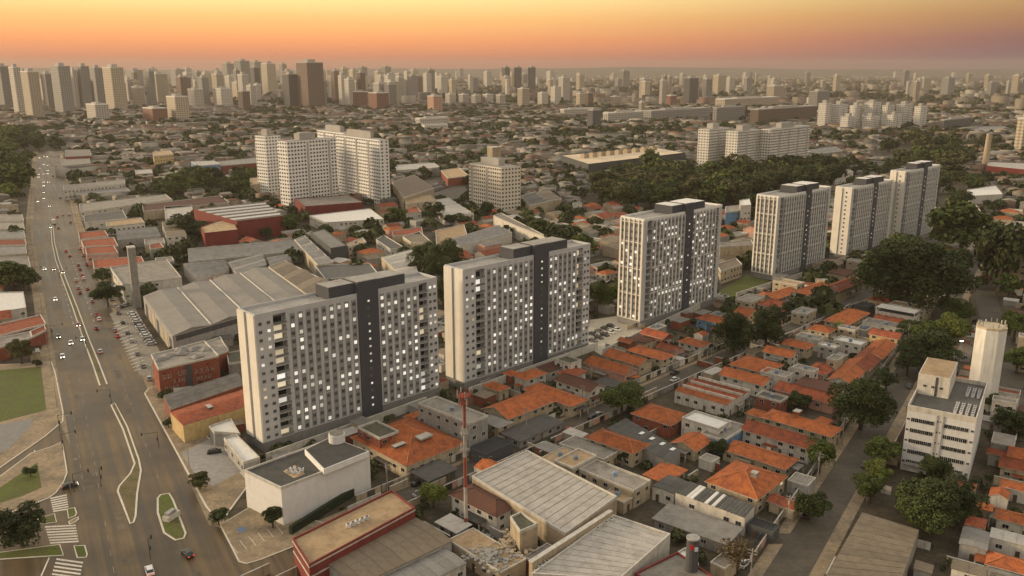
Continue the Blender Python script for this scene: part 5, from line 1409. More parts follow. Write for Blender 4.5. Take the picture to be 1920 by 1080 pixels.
# ------------------------------------------------------------------ skyline towers, each a thing of its own
def facade(name, col, dark, sx=5.2, sz=4.4, fx=.42, fz=.5):
    m = bpy.data.materials.new(name); m.use_nodes = True
    n, l = m.node_tree.nodes, m.node_tree.links; b = n['Principled BSDF']; b.inputs['Roughness'].default_value = .8
    t = n.new('ShaderNodeTexCoord'); s = n.new('ShaderNodeSeparateXYZ'); l.new(t.outputs['Object'], s.inputs[0])
    def M(op, a, bb):
        q = n.new('ShaderNodeMath'); q.operation = op
        for k, w in enumerate((a, bb)):
            if isinstance(w, (int, float)): q.inputs[k].default_value = w
            else: l.new(w, q.inputs[k])
        return q.outputs[0]
    xy = M('ADD', s.outputs[0], s.outputs[1])
    a1 = M('GREATER_THAN', M('FRACT', M('DIVIDE', xy, sx), 0), 1 - fx)
    a2 = M('GREATER_THAN', M('FRACT', M('DIVIDE', s.outputs[2], sz), 0), 1 - fz)
    mk = M('MULTIPLY', M('ADD', M('MULTIPLY', a1, .45), M('MULTIPLY', a2, .4)), .95)
    oi = n.new('ShaderNodeObjectInfo')
    rr_ = n.new('ShaderNodeMapRange'); rr_.inputs['To Min'].default_value = .75; rr_.inputs['To Max'].default_value = 1.2; l.new(oi.outputs['Random'], rr_.inputs['Value'])
    c = n.new('ShaderNodeVectorMath'); c.operation = 'SCALE'; c.inputs[0].default_value = col; l.new(rr_.outputs[0], c.inputs['Scale'])
    mx_ = n.new('ShaderNodeMix'); mx_.data_type = 'RGBA'; l.new(mk, mx_.inputs['Factor']); l.new(c.outputs[0], mx_.inputs['A']); mx_.inputs['B'].default_value = (*dark, 1)
    l.new(mx_.outputs['Result'], b.inputs['Base Color'])
    return m
FAC = dict(w=facade('facade_white', (.56, .51, .43), (.12, .115, .11)), c=facade('facade_cream', (.50, .42, .30), (.14, .12, .10)), g=facade('facade_grey', (.26, .245, .22), (.08, .08, .08)),
           d=facade('facade_dark', (.12, .115, .11), (.05, .05, .05), fx=.6, fz=.6), b=facade('facade_brown', (.20, .13, .09), (.05, .045, .04), fx=.55, fz=.5), r=facade('facade_brick', (.24, .10, .06), (.07, .05, .04)),
           s=facade('facade_salmon', (.48, .27, .18), (.12, .1, .09)))
NAMES = dict(w='white', c='cream', g='grey', d='dark', b='brown', r='brick', s='salmon')
def skyline(x0, x1, yt, yb, k, label=None, group=None, split=.4, th=45, cap=75.0):
    if label is None:
        wh = next(t for lim, t in ((270, 'in the cluster where the avenue ends'), (400, 'behind the cream twin-winged block'), (530, 'beside the narrow dark high-rise'), (660, 'behind the broad brown high-rise'), (790, 'behind the brick tower pair'), (930, 'beyond the salmon tower'), (1080, 'around the three dark slim towers'), (1220, 'behind the dark glass office block'), (1340, 'around the dark wide high-rise'), (1520, 'behind the brown offices'), (1700, 'beyond the white tower row'), (9999, 'on the far slopes beyond the chimney')) if x0 < lim)
        sz_ = 'tall' if yb - yt > 60 else ('mid-sized' if yb - yt > 36 else 'short')
        label = f'{sz_} {NAMES[k]} high-rise {wh}'; group = f'{sz_} {NAMES[k]} high-rises {wh}'
    xc = x0 + (x1 - x0) * split
    x, y = at(xc, yb); h = z_at(x, y, yt); u, v = uv(th)
    L_ = min(solve_px(x, y, u, x1, 1), cap); D_ = min(solve_px(x, y, v, x0, -1), 75.0)
    b = MB(); b.box(0, L_, 0, D_, 0, h, 0)
    root = b.build('skyline_tower', FAC[k], None, (x, y, 0), rotz(th))
    tag(root, label or f'{NAMES[k]} high-rise in the hazy skyline', 'high-rise', group or f'{NAMES[k]} high-rises in the skyline')
    b = MB(); b.box(L_ * .25, L_ * .7, D_ * .25, D_ * .75, h, h + h * .05 + 2); b.build('roof_house', M_BGREY, root)
    b = MB(); b.box(-.4, L_ + .4, -.4, D_ + .4, h - 1.5, h + .6); b.build('crown_band', M_BGREY if k in 'dbg' else M_BPALE, root)
    occupy(x + u[0] * L_ / 2 + v[0] * D_ / 2, y + u[1] * L_ / 2 + v[1] * D_ / 2, L_ / 2, D_ / 2, th, 3)
skyline(560, 610, 117, 207, 'b', 'broad brown high-rise with ribbed facade standing alone above the skyline', 'landmark high-rises')
skyline(474, 491, 126, 195, 'd', 'narrow dark high-rise beside the brown one', 'landmark high-rises')
skyline(533, 562, 139, 206, 'd', 'dark grey block directly beside the brown high-rise', 'landmark high-rises')
for q in ((941, 956), (964, 978), (990, 1004)): skyline(*q, 126, 176, 'd', 'one of three dark slim towers in line above the wood', 'three dark slim towers')
skyline(1280, 1308, 146, 197, 'd', 'dark wide high-rise behind the brown offices', 'landmark high-rises')
skyline(1315, 1333, 148, 199, 'g', 'grey slim high-rise beside the dark wide one', 'landmark high-rises')
skyline(1100, 1126, 206, 248, 'd', 'dark glass office block amid the low roofs', 'landmark high-rises')
skyline(1898, 1932, 222, 293, 'c', 'cream and brown striped tower beyond the wood', 'landmark high-rises')
skyline(663, 690, 172, 206, 'r', 'brick tower of a pair amid dark trees', 'brick tower pair')
skyline(692, 730, 174, 210, 'r', 'brick tower of a pair amid dark trees', 'brick tower pair')
skyline(802, 830, 180, 214, 's', 'salmon apartment tower beyond the brick pair', 'landmark high-rises')
skyline(316, 356, 181, 232, 'c', 'cream twin-winged block near the wood on the avenue', 'landmark high-rises')
skyline(270, 316, 203, 234, 'r', 'low brick block beside the cream twin-winged block', 'landmark high-rises')
skyline(165, 207, 196, 233, 'w', 'stepped white low block at the end of the avenue', 'landmark high-rises')
for x0, x1, yt, yb, k in [(0, 27, 124, 205, 'g'), (28, 50, 126, 218, 'w'), (50, 84, 134, 226, 'c'), (84, 106, 138, 206, 'g'), (105, 142, 124, 216, 'g'), (139, 152, 131, 206, 'w'), (150, 176, 124, 206, 'g'), (176, 200, 127, 204, 'g'), (201, 240, 126, 212, 'c'),
        (240, 272, 131, 178, 'g'), (246, 266, 152, 192, 'c'), (283, 318, 138, 193, 'c'), (355, 384, 167, 207, 'w'), (402, 438, 166, 204, 'w'), (420, 442, 119, 170, 'g'), (443, 472, 114, 172, 'g'), (472, 494, 116, 168, 'g'), (493, 520, 119, 180, 'c'), (448, 471, 171, 212, 'b'),
        (526, 540, 120, 165, 'g'), (616, 637, 142, 180, 'c'), (656, 690, 143, 180, 'c'), (705, 729, 142, 182, 'w'), (799, 816, 131, 178, 'g'), (740, 760, 138, 168, 'w'), (970, 993, 166, 205, 'c'), (1008, 1028, 174, 198, 'w'), (1032, 1052, 163, 195, 'w'), (1080, 1096, 175, 203, 'c'), (1096, 1112, 174, 202, 'b'),
        (1144, 1163, 181, 202, 'c'), (1235, 1248, 150, 199, 'w'), (1249, 1268, 179, 201, 'r'), (1197, 1208, 191, 224, 'c'), (1335, 1360, 141, 180, 'c'), (1360, 1376, 146, 178, 'w'), (1436, 1470, 161, 190, 'c'), (1514, 1553, 171, 212, 'g'), (1717, 1750, 146, 174, 'c'), (1762, 1796, 146, 180, 'g'), (1687, 1704, 133, 164, 'g'), (1894, 1922, 141, 176, 'c'), (1160, 1180, 133, 165, 'g'), (1024, 1042, 134, 166, 'w'),
        (860, 880, 177, 197, 'w'), (884, 902, 178, 198, 'w'), (905, 925, 177, 197, 'w'), (930, 948, 178, 199, 'w'), (835, 855, 176, 196, 'w'), (320, 350, 130, 165, 'g'), (345, 362, 128, 160, 'w'), (378, 398, 136, 170, 'c'), (640, 656, 128, 168, 'w'), (672, 690, 126, 162, 'g'), (716, 734, 125, 160, 'g'), (768, 786, 131, 166, 'c')]:
    skyline(x0, x1, yt, yb, k)
rr = random.Random(77)
for i in range(95):
    x0 = rr.choice([rr.uniform(-10, 900), rr.uniform(560, 1300), rr.uniform(900, 1930)])
    yb = rr.uniform(150, 190); w_ = rr.uniform(7, 20) * (yb - 110) / 70
    skyline(x0, x0 + max(w_, 5), rr.uniform(128, 142) + (5 if x0 > 1000 else 0) + (yb - 150) * .25, yb, rr.choice('wwccggw'))
for i in range(75):
    x0 = rr.choice([rr.uniform(-5, 260), rr.uniform(240, 560), rr.uniform(560, 800)])
    yb = rr.uniform(172, 206); w_ = rr.uniform(14, 26) * (yb - 110) / 90
    skyline(x0, x0 + w_, yb - rr.uniform(.45, .85) * (yb - 118), yb, rr.choice('wwccggwb'))
GO = 'low long office and factory slabs'
for x0, x1, yt, yb, k, lab in [(1205, 1330, 208, 232, 'g', 'long grey office slab in front of the dark wide high-rise'), (1335, 1395, 202, 235, 'g', 'grey office slab next to the brown framed one'), (1405, 1530, 205, 238, 'b', 'brown framed unfinished office slab'), (1340, 1490, 186, 205, 'c', 'long cream factory behind the brown offices'), (1050, 1110, 205, 222, 'w', 'long pale market hall'), (1130, 1210, 212, 232, 'w', 'long pale depot beside the dark glass office'), (1760, 1820, 225, 248, 'd', 'dark low office on the distant slope'), (780, 840, 222, 243, 'w', 'white stepped block near the salmon tower')]:
    skyline(x0, x1, yt, yb, k, lab, GO, split=.12, cap=320.0)

# ================================================================== TREES
def leaf_mesh(name, seed, rx, rz_, n, size, blobs, m, flat=.8):
    r = np.random.default_rng(seed)
    cen = r.normal(size=(blobs, 3)); cen /= np.linalg.norm(cen, axis=1)[:, None]
    cen *= (r.random((blobs, 1)) ** .45) * .78
    rad = r.uniform(.18, .42, blobs)
    k = r.integers(0, blobs, n)
    d = r.normal(size=(n, 3)); d /= np.linalg.norm(d, axis=1)[:, None]
    d[:, 2] = np.where(d[:, 2] < -.5, -d[:, 2], d[:, 2])
    p = cen[k] + d * rad[k][:, None] * (.72 + .36 * r.random((n, 1)))
    p[:, 2] *= flat
    p = p * np.array([rx, rx, rz_])
    nrm = d + r.normal(size=(n, 3)) * .55; nrm /= np.linalg.norm(nrm, axis=1)[:, None]
    t = np.cross(nrm, r.normal(size=(n, 3))); t /= np.linalg.norm(t, axis=1)[:, None]
    bt = np.cross(nrm, t)
    s = size * r.uniform(.6, 1.25, (n, 1))
    v = np.stack([p - t * s - bt * s * .6, p + t * s - bt * s * .45, p + t * s * .8 + bt * s * .6, p - t * s * .7 + bt * s * .5], 1).reshape(-1, 3)
    me = bpy.data.meshes.new(name)
    me.vertices.add(4 * n); me.vertices.foreach_set('co', v.ravel())
    me.loops.add(4 * n); me.loops.foreach_set('vertex_index', np.arange(4 * n))
    me.polygons.add(n); me.polygons.foreach_set('loop_start', np.arange(0, 4 * n, 4)); me.polygons.foreach_set('loop_total', np.full(n, 4))
    me.materials.append(m); me.update(calc_edges=True)
    return me
def trunk_mesh(seed, h, r0, spread, bare=False):
    r = random.Random(seed); b = MB()
    top = (r.uniform(-.05, .05) * h, r.uniform(-.05, .05) * h, h * .5)
    b.tube((0, 0, -.2), (top[0] * .5, top[1] * .5, h * .26), r0, r0 * .75, 7); b.tube((top[0] * .5, top[1] * .5, h * .25), top, r0 * .75, r0 * .5, 7)
    for i in range(6 if not bare else 14):
        a = i * 2.4 + r.uniform(-.3, .3); z0 = h * r.uniform(.26, .5); l_ = spread * r.uniform(.5, .85)
        e = (math.cos(a) * l_, math.sin(a) * l_, z0 + h * r.uniform(.15, .38)); s_ = (top[0] * .6, top[1] * .6, z0)
        b.tube(s_, e, r0 * .36, r0 * .12, 5)
        if bare:
            for j in range(5):
                f = r.uniform(.4, 1); c = [s_[q] + (e[q] - s_[q]) * f for q in range(3)]
                b.tube(tuple(c), (c[0] + r.uniform(-1, 1) * l_ * .4, c[1] + r.uniform(-1, 1) * l_ * .4, c[2] + r.uniform(.1, .5) * l_ * .5), r0 * .14, r0 * .05, 4)
    return b.mesh('trunk', mat('bark', (.075, .055, .038), var=.3, scale=3))
def leaf_mat(name, c):
    m = mat(name, c, rough=.75, var=.35, scale=.45, rand=.22, island=.45, spec=.2)
    return m
LEAF = [leaf_mat('leaf_dark', (.040, .052, .014)), leaf_mat('leaf_green', (.068, .088, .018)), leaf_mat('leaf_bright', (.115, .135, .026)), leaf_mat('leaf_olive', (.080, .076, .026))]
TREE = {}
def tree_proto(kind, var, lod):
    key = (kind, var, lod)
    if key not in TREE:
        n, s = {-1: (15000, .034), 0: (7500, .05), 1: (3000, .08), 2: (800, .13)}[lod]
        lm = LEAF[{'dark': 0, 'green': 1, 'bright': 2, 'olive': 3, 'cone': 0, 'column': 1}[kind]]
        fl = 1.0
        TREE[key] = (leaf_mesh('crown', hash((var, lod)) % 1000 + {'dark': 0, 'green': 50, 'bright': 90, 'olive': 130, 'cone': 170, 'column': 210}[kind], 1.0, 1.0, n, s, 24 + var * 4, lm, fl), trunk_mesh(var * 7 + 3, 1.0, .06, .55))
    return TREE[key]
NTREE = 0
def tree_world(x, y, wid, hgt, kind, label, group, cat='tree', name='broadleaf_tree', base=.34, seed=None):
    global NTREE
    r = random.Random(seed if seed is not None else NTREE * 17 + 5)
    NTREE += 1
    dist = math.hypot(x, y)
    lod = -1 if dist < 480 and wid > 13 else 0 if dist < 420 and wid > 5 else (1 if dist < 900 else 2)
    cr, tr = tree_proto(kind, r.randrange(3), lod)
    root = place(name, None, None, (x, y, 0), r.uniform(0, 6.28)); tag(root, label, cat, group)
    place('trunk', tr, root, (0, 0, 0), 0, (hgt * .8, hgt * .8, hgt))
    ch = hgt * (1 - base) / 2
    place('crown', cr, root, (0, 0, hgt * base + ch * .95), r.uniform(0, 6.28), (wid / 2 * 1.08, wid / 2 * 1.08 * r.uniform(.88, 1.1), ch * 1.12))
    return root
def tree(px, py, wpx, kind, label, group='street and garden trees', hr=.95, name='broadleaf_tree', base=.3):
    x, y = at(px, py); w_ = wpx * math.hypot(math.hypot(x, y), CAM_H) / FOC
    occupy(x, y, w_ * .2, w_ * .2, 0, 3)
    return tree_world(x, y, w_, w_ * hr, kind, label, group, name=name, base=base)

for px, py, w_, k, lab, hr in [
    (1668, 575, 125, 'dark', 'giant dark tree of the grove beside the house terrace, on the terrace side', .95), (1722, 592, 135, 'dark', 'giant dark tree in the middle of the grove at the street end', .95), (1775, 572, 100, 'dark', 'giant dark tree of the grove on the tree-street side', .95), (1700, 560, 110, 'green', 'giant tree at the back of the street-end grove', 1.0),
    (1800, 482, 112, 'green', 'round dark tree at the foot of the last tower', .8), (1872, 545, 88, 'dark', 'tall conical tree near the cream mid-rise', 1.35), (1890, 560, 50, 'green', 'leafy tree beneath the conical one', .8),
    (1613, 805, 98, 'dark', 'dark street tree beside the white office block, across the tree street', .95), (1165, 782, 80, 'green', 'rounded street tree in front of the white brown-roofed house', .85), (1375, 662, 78, 'dark', 'lower of the twin dark trees on the house street', .95), (1434, 655, 68, 'dark', 'taller of the twin dark trees on the house street', 1.15),
    (813, 952, 50, 'bright', 'bright green tree by the radio mast yard', 1.0), (1738, 1000, 105, 'dark', 'huge dark tree in front of the white office block', .85), (1712, 965, 70, 'dark', 'dark tree between the huge one and the pavement trees', .9), (1788, 975, 80, 'dark', 'dark tree beside the huge one in front of the office block', .9), (1752, 915, 52, 'dark', 'small dark tree at the office block front', 1.1),
    (1652, 878, 72, 'green', 'leafy tree on the pavement before the office block', .8), (1645, 915, 48, 'bright', 'bright bushy tree in the office block garden', 1.0), (1630, 945, 58, 'green', 'tree overhanging the garden wall of the sheet-roofed hall', .95), (1535, 888, 52, 'green', 'tall street tree in front of the white row house', 1.25), (1518, 975, 66, 'dark', 'dark street tree by the small red garage', .9),
    (1742, 700, 105, 'dark', 'wide dark tree along the tree street by the water tower', .7), (1700, 705, 60, 'dark', 'dark tree near the long orange terrace', .9), (1775, 655, 70, 'bright', 'bright tree on the tree street beside the lit lamp', .9), (1790, 610, 55, 'green', 'green tree along the tree street above the lamp', .9), (1730, 655, 50, 'green', 'green tree by the terrace on the tree street', 1), (1660, 735, 45, 'dark', 'dark garden tree behind the orange terrace', 1),
    (1900, 640, 55, 'green', 'leafy tree on the park lane', .9), (1890, 820, 60, 'dark', 'dark tree behind the concrete box house', .8), (1850, 770, 40, 'dark', 'small dark tree beside the white water tower', .9), (1905, 700, 50, 'green', 'tree on the verge of the park lane', .9), (1700, 640, 40, 'dark', 'dark tree near the cream flat-roofed building', 1.0),
    (43, 1024, 80, 'dark', 'spreading dark tree on the grass strip at the crossing', .85), (203, 574, 50, 'dark', 'round dark shrub tree by the kiosk on the avenue', .8), (193, 532, 34, 'green', 'small green tree behind the kiosk on the avenue', .8), (25, 545, 60, 'green', 'leafy tree across the avenue above the white box building', .8), (55, 545, 40, 'dark', 'dark tree across the avenue beside the palms', .9), (42, 683, 40, 'olive', 'thin olive tree at the side-street corner', 1.05), (70, 690, 16, 'dark', 'small shrub beside the olive tree on the lawn edge', .9),
    (512, 990, 38, 'dark', 'dark spiky shrub tree by the white blank wall', 1.1), (375, 918, 44, 'olive', 'low street tree in front of the gate yard', .75), (411, 985, 34, 'dark', 'small street tree on the corner forecourt', .9), (309, 752, 24, 'dark', 'dark shrub beside the corrugated roof on the avenue', .9), (316, 802, 20, 'dark', 'dark shrub by the yellow-walled house', .9), (58, 895, 22, 'dark', 'small shrub on the corner island lawn', .9),
    (796, 522, 70, 'dark', 'dark tree between the first and second towers, on the hall side', .95), (830, 535, 80, 'dark', 'big dark tree beside the second tower', 1.05), (832, 580, 55, 'dark', 'dark tree low between the first two towers', 1.1), (1052, 478, 75, 'dark', 'dark tree behind the second tower roof', .9), (1092, 492, 60, 'green', 'green tree right of the second tower', .9), (1118, 590, 52, 'dark', 'dark tree between the second and third towers', 1.2), (1140, 580, 44, 'green', 'green tree beside the third tower', 1.1), (1012, 450, 46, 'green', 'tree behind the long white parapet building', .9),
    (345, 448, 55, 'dark', 'dark tree beside the white gabled hall', .8), (500, 450, 24, 'dark', 'small dark tree at the wall of the striped maroon hall', 1.0), (340, 473, 22, 'dark', 'dark bush tree by the greenish house', .9), (545, 440, 34, 'green', 'green tree between the maroon halls', 1.1), (812, 418, 40, 'dark', 'round dark tree in front of the white vaulted hall', 1.0), (745, 425, 46, 'green', 'leafy tree beside the white-roofed hall', .8), (695, 440, 26, 'dark', 'dark tree in front of the white-roofed hall', .9), (845, 425, 24, 'dark', 'small dark tree by the vaulted hall', 1.0), (915, 410, 30, 'dark', 'dark tree at the foot of the beige slab block', 1.1),
    (1540, 585, 24, 'dark', 'small dark tree on the house street terrace side', 1.0), (1475, 590, 26, 'dark', 'dark bush by the yellowish gable house', .9), (1345, 858, 42, 'dark', 'dark tree between the bungalow and the white building', .9), (1500, 770, 46, 'dark', 'dark tree in the yard behind the long hipped house', .8), (1170, 868, 30, 'dark', 'dark bush beside the neat hipped house', .9),
]:
    tree(px, py, w_, k, lab, hr=hr, base=.12 if w_ > 95 or k == 'dark' and w_ > 60 else .26)
# the leafless tree by the yard lane
x, y = at(1385, 1075); o = place('bare_tree', None, None, (x, y, 0)); tag(o, 'half-leafless brown tree at the bend of the yard lane', 'tree', 'street and garden trees')
place('trunk', trunk_mesh(31, 9.0, .28, 6.5, True), o); place('crown', leaf_mesh('crown', 5, 6, 3, 900, .28, 20, leaf_mat('leaf_brown', (.10, .07, .035))), o, (0, 0, 6))
# palms
def palm(px, py, h, label):
    x, y = at(px, py); o = place('palm', None, None, (x, y, 0)); tag(o, label, 'palm', 'palms')
    b = MB(); b.tube((0, 0, 0), (.2, .1, h), .25, .17, 7); b.build('trunk', MATS['bark'], o)
    for i in range(16):
        a = i * 2.4; l_ = 2.8; b = MB(); up_ = .9 - .07 * i
        pr = [(math.cos(a) * l_ * f, math.sin(a) * l_ * f, up_ * f * 2 - 2.6 * f * f) for f in (0, .33, .66, 1)]
        wd = (.12, .42, .38, .05); px2, py2 = -math.sin(a), math.cos(a)
        for j in range(3):
            b.face([(pr[j][0] - px2 * wd[j], pr[j][1] - py2 * wd[j], pr[j][2] - .1), (pr[j + 1][0] - px2 * wd[j + 1], pr[j + 1][1] - py2 * wd[j + 1], pr[j + 1][2] - .1), pr[j + 1], pr[j]])
            b.face([pr[j], pr[j + 1], (pr[j + 1][0] + px2 * wd[j + 1], pr[j + 1][1] + py2 * wd[j + 1], pr[j + 1][2] - .1), (pr[j][0] + px2 * wd[j], pr[j][1] + py2 * wd[j], pr[j][2] - .1)])
        b.build('leaf', LEAF[2 if 'street' in label else 1], o, (.2, .1, h))
palm(1571, 628, 6, 'feathery palm among the roofs beside the house street'); palm(20, 545, 6, 'palm across the avenue beside the white box building'); palm(45, 540, 7, 'taller palm across the avenue near the avenue kerb')
palm(473, 352, 9, 'palm at the edge of the white apartment complex')

# groves: each tree its own thing
def in_poly(p, poly):
    c = False
    for i in range(len(poly)):
        (ax, ay), (bx, by) = poly[i], poly[(i + 1) % len(poly)]
        if (ay > p[1]) != (by > p[1]) and p[0] < (bx - ax) * (p[1] - ay) / (by - ay) + ax: c = not c
    return c
KW = dict(dark='dark green', green='mid green', olive='olive green', bright='bright green')
def grove(pxp, sp, size, kinds, label, group, seed, most=80):
    poly = px_poly(pxp); r = random.Random(seed)
    xs = [p[0] for p in poly]; ys = [p[1] for p in poly]; n = 0
    pts = []
    yy = min(ys)
    while yy < max(ys):
        xx = min(xs)
        while xx < max(xs):
            p = (xx + r.uniform(-.4, .4) * sp, yy + r.uniform(-.4, .4) * sp)
            if in_poly(p, poly) and is_free(p[0], p[1], 3, 3, 0): pts.append(p)
            xx += sp
        yy += sp
    r.shuffle(pts)
    for p in pts[:most]:
        w_ = size * r.uniform(.75, 1.35)
        tree_world(p[0], p[1], w_, w_ * r.uniform(.75, .95), *(lambda kd: (kd, f"{'large' if w_ > size * 1.15 else ('small' if w_ < size * .9 else 'mid-sized')} {KW[kd]} " + label, group))(r.choice(kinds)), base=.18, seed=r.random())
    occupy_poly(poly, 3)
grove([(1270, 398), (1300, 345), (1400, 330), (1440, 322), (1560, 330), (1590, 352), (1560, 358), (1420, 372), (1400, 398)], 18, 23, ['dark', 'dark', 'green', 'olive'], 'tree in the wood behind the fourth tower', 'wood behind the fourth tower', 1, 70)
grove([(1090, 380), (1130, 345), (1220, 320), (1300, 335), (1290, 390), (1180, 395)], 19, 22, ['dark', 'green', 'olive'], 'tree in the wood beside the big flat tan-roofed hall', 'wood beside the tan-roofed hall', 2, 50)
grove([(1650, 292), (1695, 268), (1790, 280), (1815, 310), (1780, 345), (1760, 395), (1720, 330)], 24, 20, ['dark', 'green', 'olive'], 'tree in the rounded wood beyond the last tower', 'rounded wood beyond the last tower', 3, 30)
grove([(-40, 262), (50, 255), (84, 282), (76, 320), (52, 362), (20, 380), (-40, 380)], 19, 25, ['green', 'dark', 'green', 'bright'], 'tree of the dense wood across the avenue', 'dense wood across the avenue', 4, 60)
grove([(275, 372), (300, 352), (400, 340), (405, 362), (330, 376)], 15, 18, ['dark', 'green'], 'tree in the clump behind the long white block', 'clump behind the long white block', 5, 20)
grove([(415, 375), (430, 345), (470, 340), (478, 372)], 15, 17, ['dark', 'green'], 'tree in the clump before the white apartment complex', 'clump before the apartment complex', 6, 12)
grove([(1790, 345), (1850, 340), (1840, 400), (1790, 410)], 20, 13, ['dark', 'green'], 'tree along the side street beyond the last tower', 'trees beyond the last tower', 7, 9)
grove([(1540, 262), (1700, 264), (1800, 272), (1900, 292), (1900, 270), (1740, 254), (1560, 252)], 30, 13, ['dark', 'olive'], 'tree in the green belt below the white tower row', 'green belt below the tower row', 8, 24)

# ================================================================== SMALLER HOUSES FILLING THE BLOCKS
rr = random.Random(2024)
def zone_th(x, y):
    if (x * AV_N[0] + y * AV_N[1]) < 17: return -30
    t = (x - 65) * RS_N[0] + (y - 178) * RS_N[1]
    if t > 0: return 33.2
    if x < -60 and y < 700: return -30 if (x * AV_N[0] + y * AV_N[1]) < 70 else 50
    return 44.0
def onscreen(x, y, m=40):
    if y < 100: return False
    px, py = proj(x, y, 3)
    return -m < px < 1920 + m and py < 1080 + m
GEN = dict(n=0)
SHED_LAB = 'small low lean-to or outbuilding squeezed into the yards between the tiled houses'
# backyard sheds near the camera
cand = []
for i in range(5200):
    x, y = rr.uniform(-230, 330), rr.uniform(150, 470)
    if not onscreen(x, y): continue
    cand.append((x, y))
def district(x, y):
    t = (x - 65) * RS_N[0] + (y - 178) * RS_N[1]
    s = (x + 14) * MS_N[0] + (y - 231) * MS_N[1]
    if t > 8: return 'east'
    if -62 < s < -5 and x > -45: return 'row'
    if s >= -5 and t < -6: return 'mid'
    return 'ind'
WORDS = dict(orange='orange-tiled', red='red-tiled', brown='brown-tiled', concrete='grey flat-roofed', mgrey='grey sheet-roofed', mdark='dark sheet-roofed', mlight='pale sheet-roofed', mbrown='brown sheet-roofed', tan='tan-roofed', white='white-roofed')
PLACE = dict(east='yards beyond the tree street', row='yards between towers and house street', mid='yards between the two residential streets', ind='industrial block beside the avenue')
nfill = 0
for (x, y) in cand:
    if nfill > 230: break
    th = zone_th(x, y) + rr.uniform(-2, 2)
    dz = district(x, y)
    a, c = rr.uniform(1.6, 4.2), rr.uniform(1.6, 3.6)
    if not is_free(x, y, a + .3, c + .3, th): continue
    rm_s = rr.choice(['orange', 'orange', 'red', 'red', 'orange', 'concrete', 'concrete', 'mgrey', 'mdark', 'mbrown', 'red', 'brown', 'mlight'] if dz != 'ind' else ['concrete', 'mgrey', 'mgrey', 'mdark', 'mbrown', 'mlight'])
    rf = rr.choice(['gable', 'hip', 'shed']) if rm_s in ('orange', 'red') else 'shed' if rm_s not in ('concrete', 'tan') else 'flat'
    build_house(x, y, a, c, th, rr.uniform(2.2, 3.6), rf, rm_s, rr.choice(['cream', 'white', 'beige', 'concrete', 'brick', 'grey']), 'outbuilding', f'small {WORDS[rm_s]} outbuilding in the {PLACE[dz]}', 'outbuilding', 'outbuildings in the ' + PLACE[dz], win=False, ov=.15, detail=False)
    nfill += 1
# party walls and yard walls between the plots
yw = 0
for (x, y) in cand:
    if yw > 150: break
    dz = district(x, y)
    if dz == 'ind': continue
    th = zone_th(x, y) + (90 if rr.random() < .65 else 0); ln = rr.uniform(2.5, 5.5)
    if not is_free(x, y, ln, .25, th): continue
    b = MB(); hh = rr.uniform(1.8, 2.8); b.box(-ln, ln, -.11, .11, 0, hh); wcol = rr.choice(['white', 'cream', 'concrete', 'beige', 'brick'])
    o = b.build('yard_wall', W[wcol], None, (x, y, 0), rotz(th)); tag(o, f'{wcol} yard wall dividing plots in the {PLACE[dz]}', 'wall', 'yard walls in the ' + PLACE[dz])
    b = MB(); b.box(-ln - .03, ln + .03, -.16, .16, hh, hh + .08); b.build('coping', M_TRIM, o)
    yw += 1
# middle distance houses, each its own thing
MID_LAB = dict(orange='orange-tiled low house in the quarter behind the towers', red='dull red-tiled low house in the quarter behind the towers', concrete='grey flat-roofed low building in the quarter behind the towers', mgrey='grey sheet-roofed low building in the quarter behind the towers', mlight='pale sheet-roofed low building in the quarter behind the towers', white='white-roofed low building in the quarter behind the towers', tan='tan-roofed low building in the quarter behind the towers', mbrown='brown sheet-roofed low building in the quarter behind the towers')
nmid = 0
cells = []
for iy in range(0, 60):
    for ix in range(-45, 46):
        cells.append((ix * 17.0 + rr.uniform(-3, 3), 330 + iy * 14.5 + rr.uniform(-3, 3)))
cells.sort(key=lambda p: p[1])
left_over = []
for (x, y) in cells:
    if not onscreen(x, y): continue
    th = zone_th(x, y) + rr.uniform(-4, 4)
    a, c = rr.uniform(4, 8.5), rr.uniform(3.5, 7)
    if not is_free(x, y, a, c, th): continue
    if nmid < 260:
        rm_s = rr.choice(['orange', 'orange', 'red', 'red', 'red', 'concrete', 'concrete', 'mgrey', 'mgrey', 'mlight', 'mbrown', 'mbrown'])
        rf = {'orange': 'hip', 'red': 'gable', 'mgrey': 'gable', 'mlight': 'gable', 'mbrown': 'gable'}.get(rm_s, 'flat')
        wc_ = rr.choice(['cream', 'beige', 'beige', 'concrete', 'grey', 'pink'])
        ppx = proj(x, y, 3)[0]; sd = (x * AV_N[0] + y * AV_N[1])
        wh = 'across the avenue' if sd < 3 else next(t for lim, t in ((240, 'along the avenue'), (470, 'between avenue and apartment complex'), (760, 'around the white apartment complex'), (900, 'near the vaulted hall'), (1130, 'behind the second tower'), (1400, 'behind the third tower'), (1600, 'behind the fourth tower'), (9999, 'beyond the last tower')) if ppx < lim)
        lab = f'{WORDS[rm_s]} low house with {wc_} walls {wh}'
        build_house(x, y, a, c, th, rr.uniform(3.0, 6.5), rf, rm_s, wc_, 'low_house', lab, 'house', 'low houses ' + wh, win=y < 500, ov=.2, detail=False, rise=None if rm_s in ('orange', 'red') else 1.0)
        nmid += 1
    else: left_over.append((x, y, a, c, th))

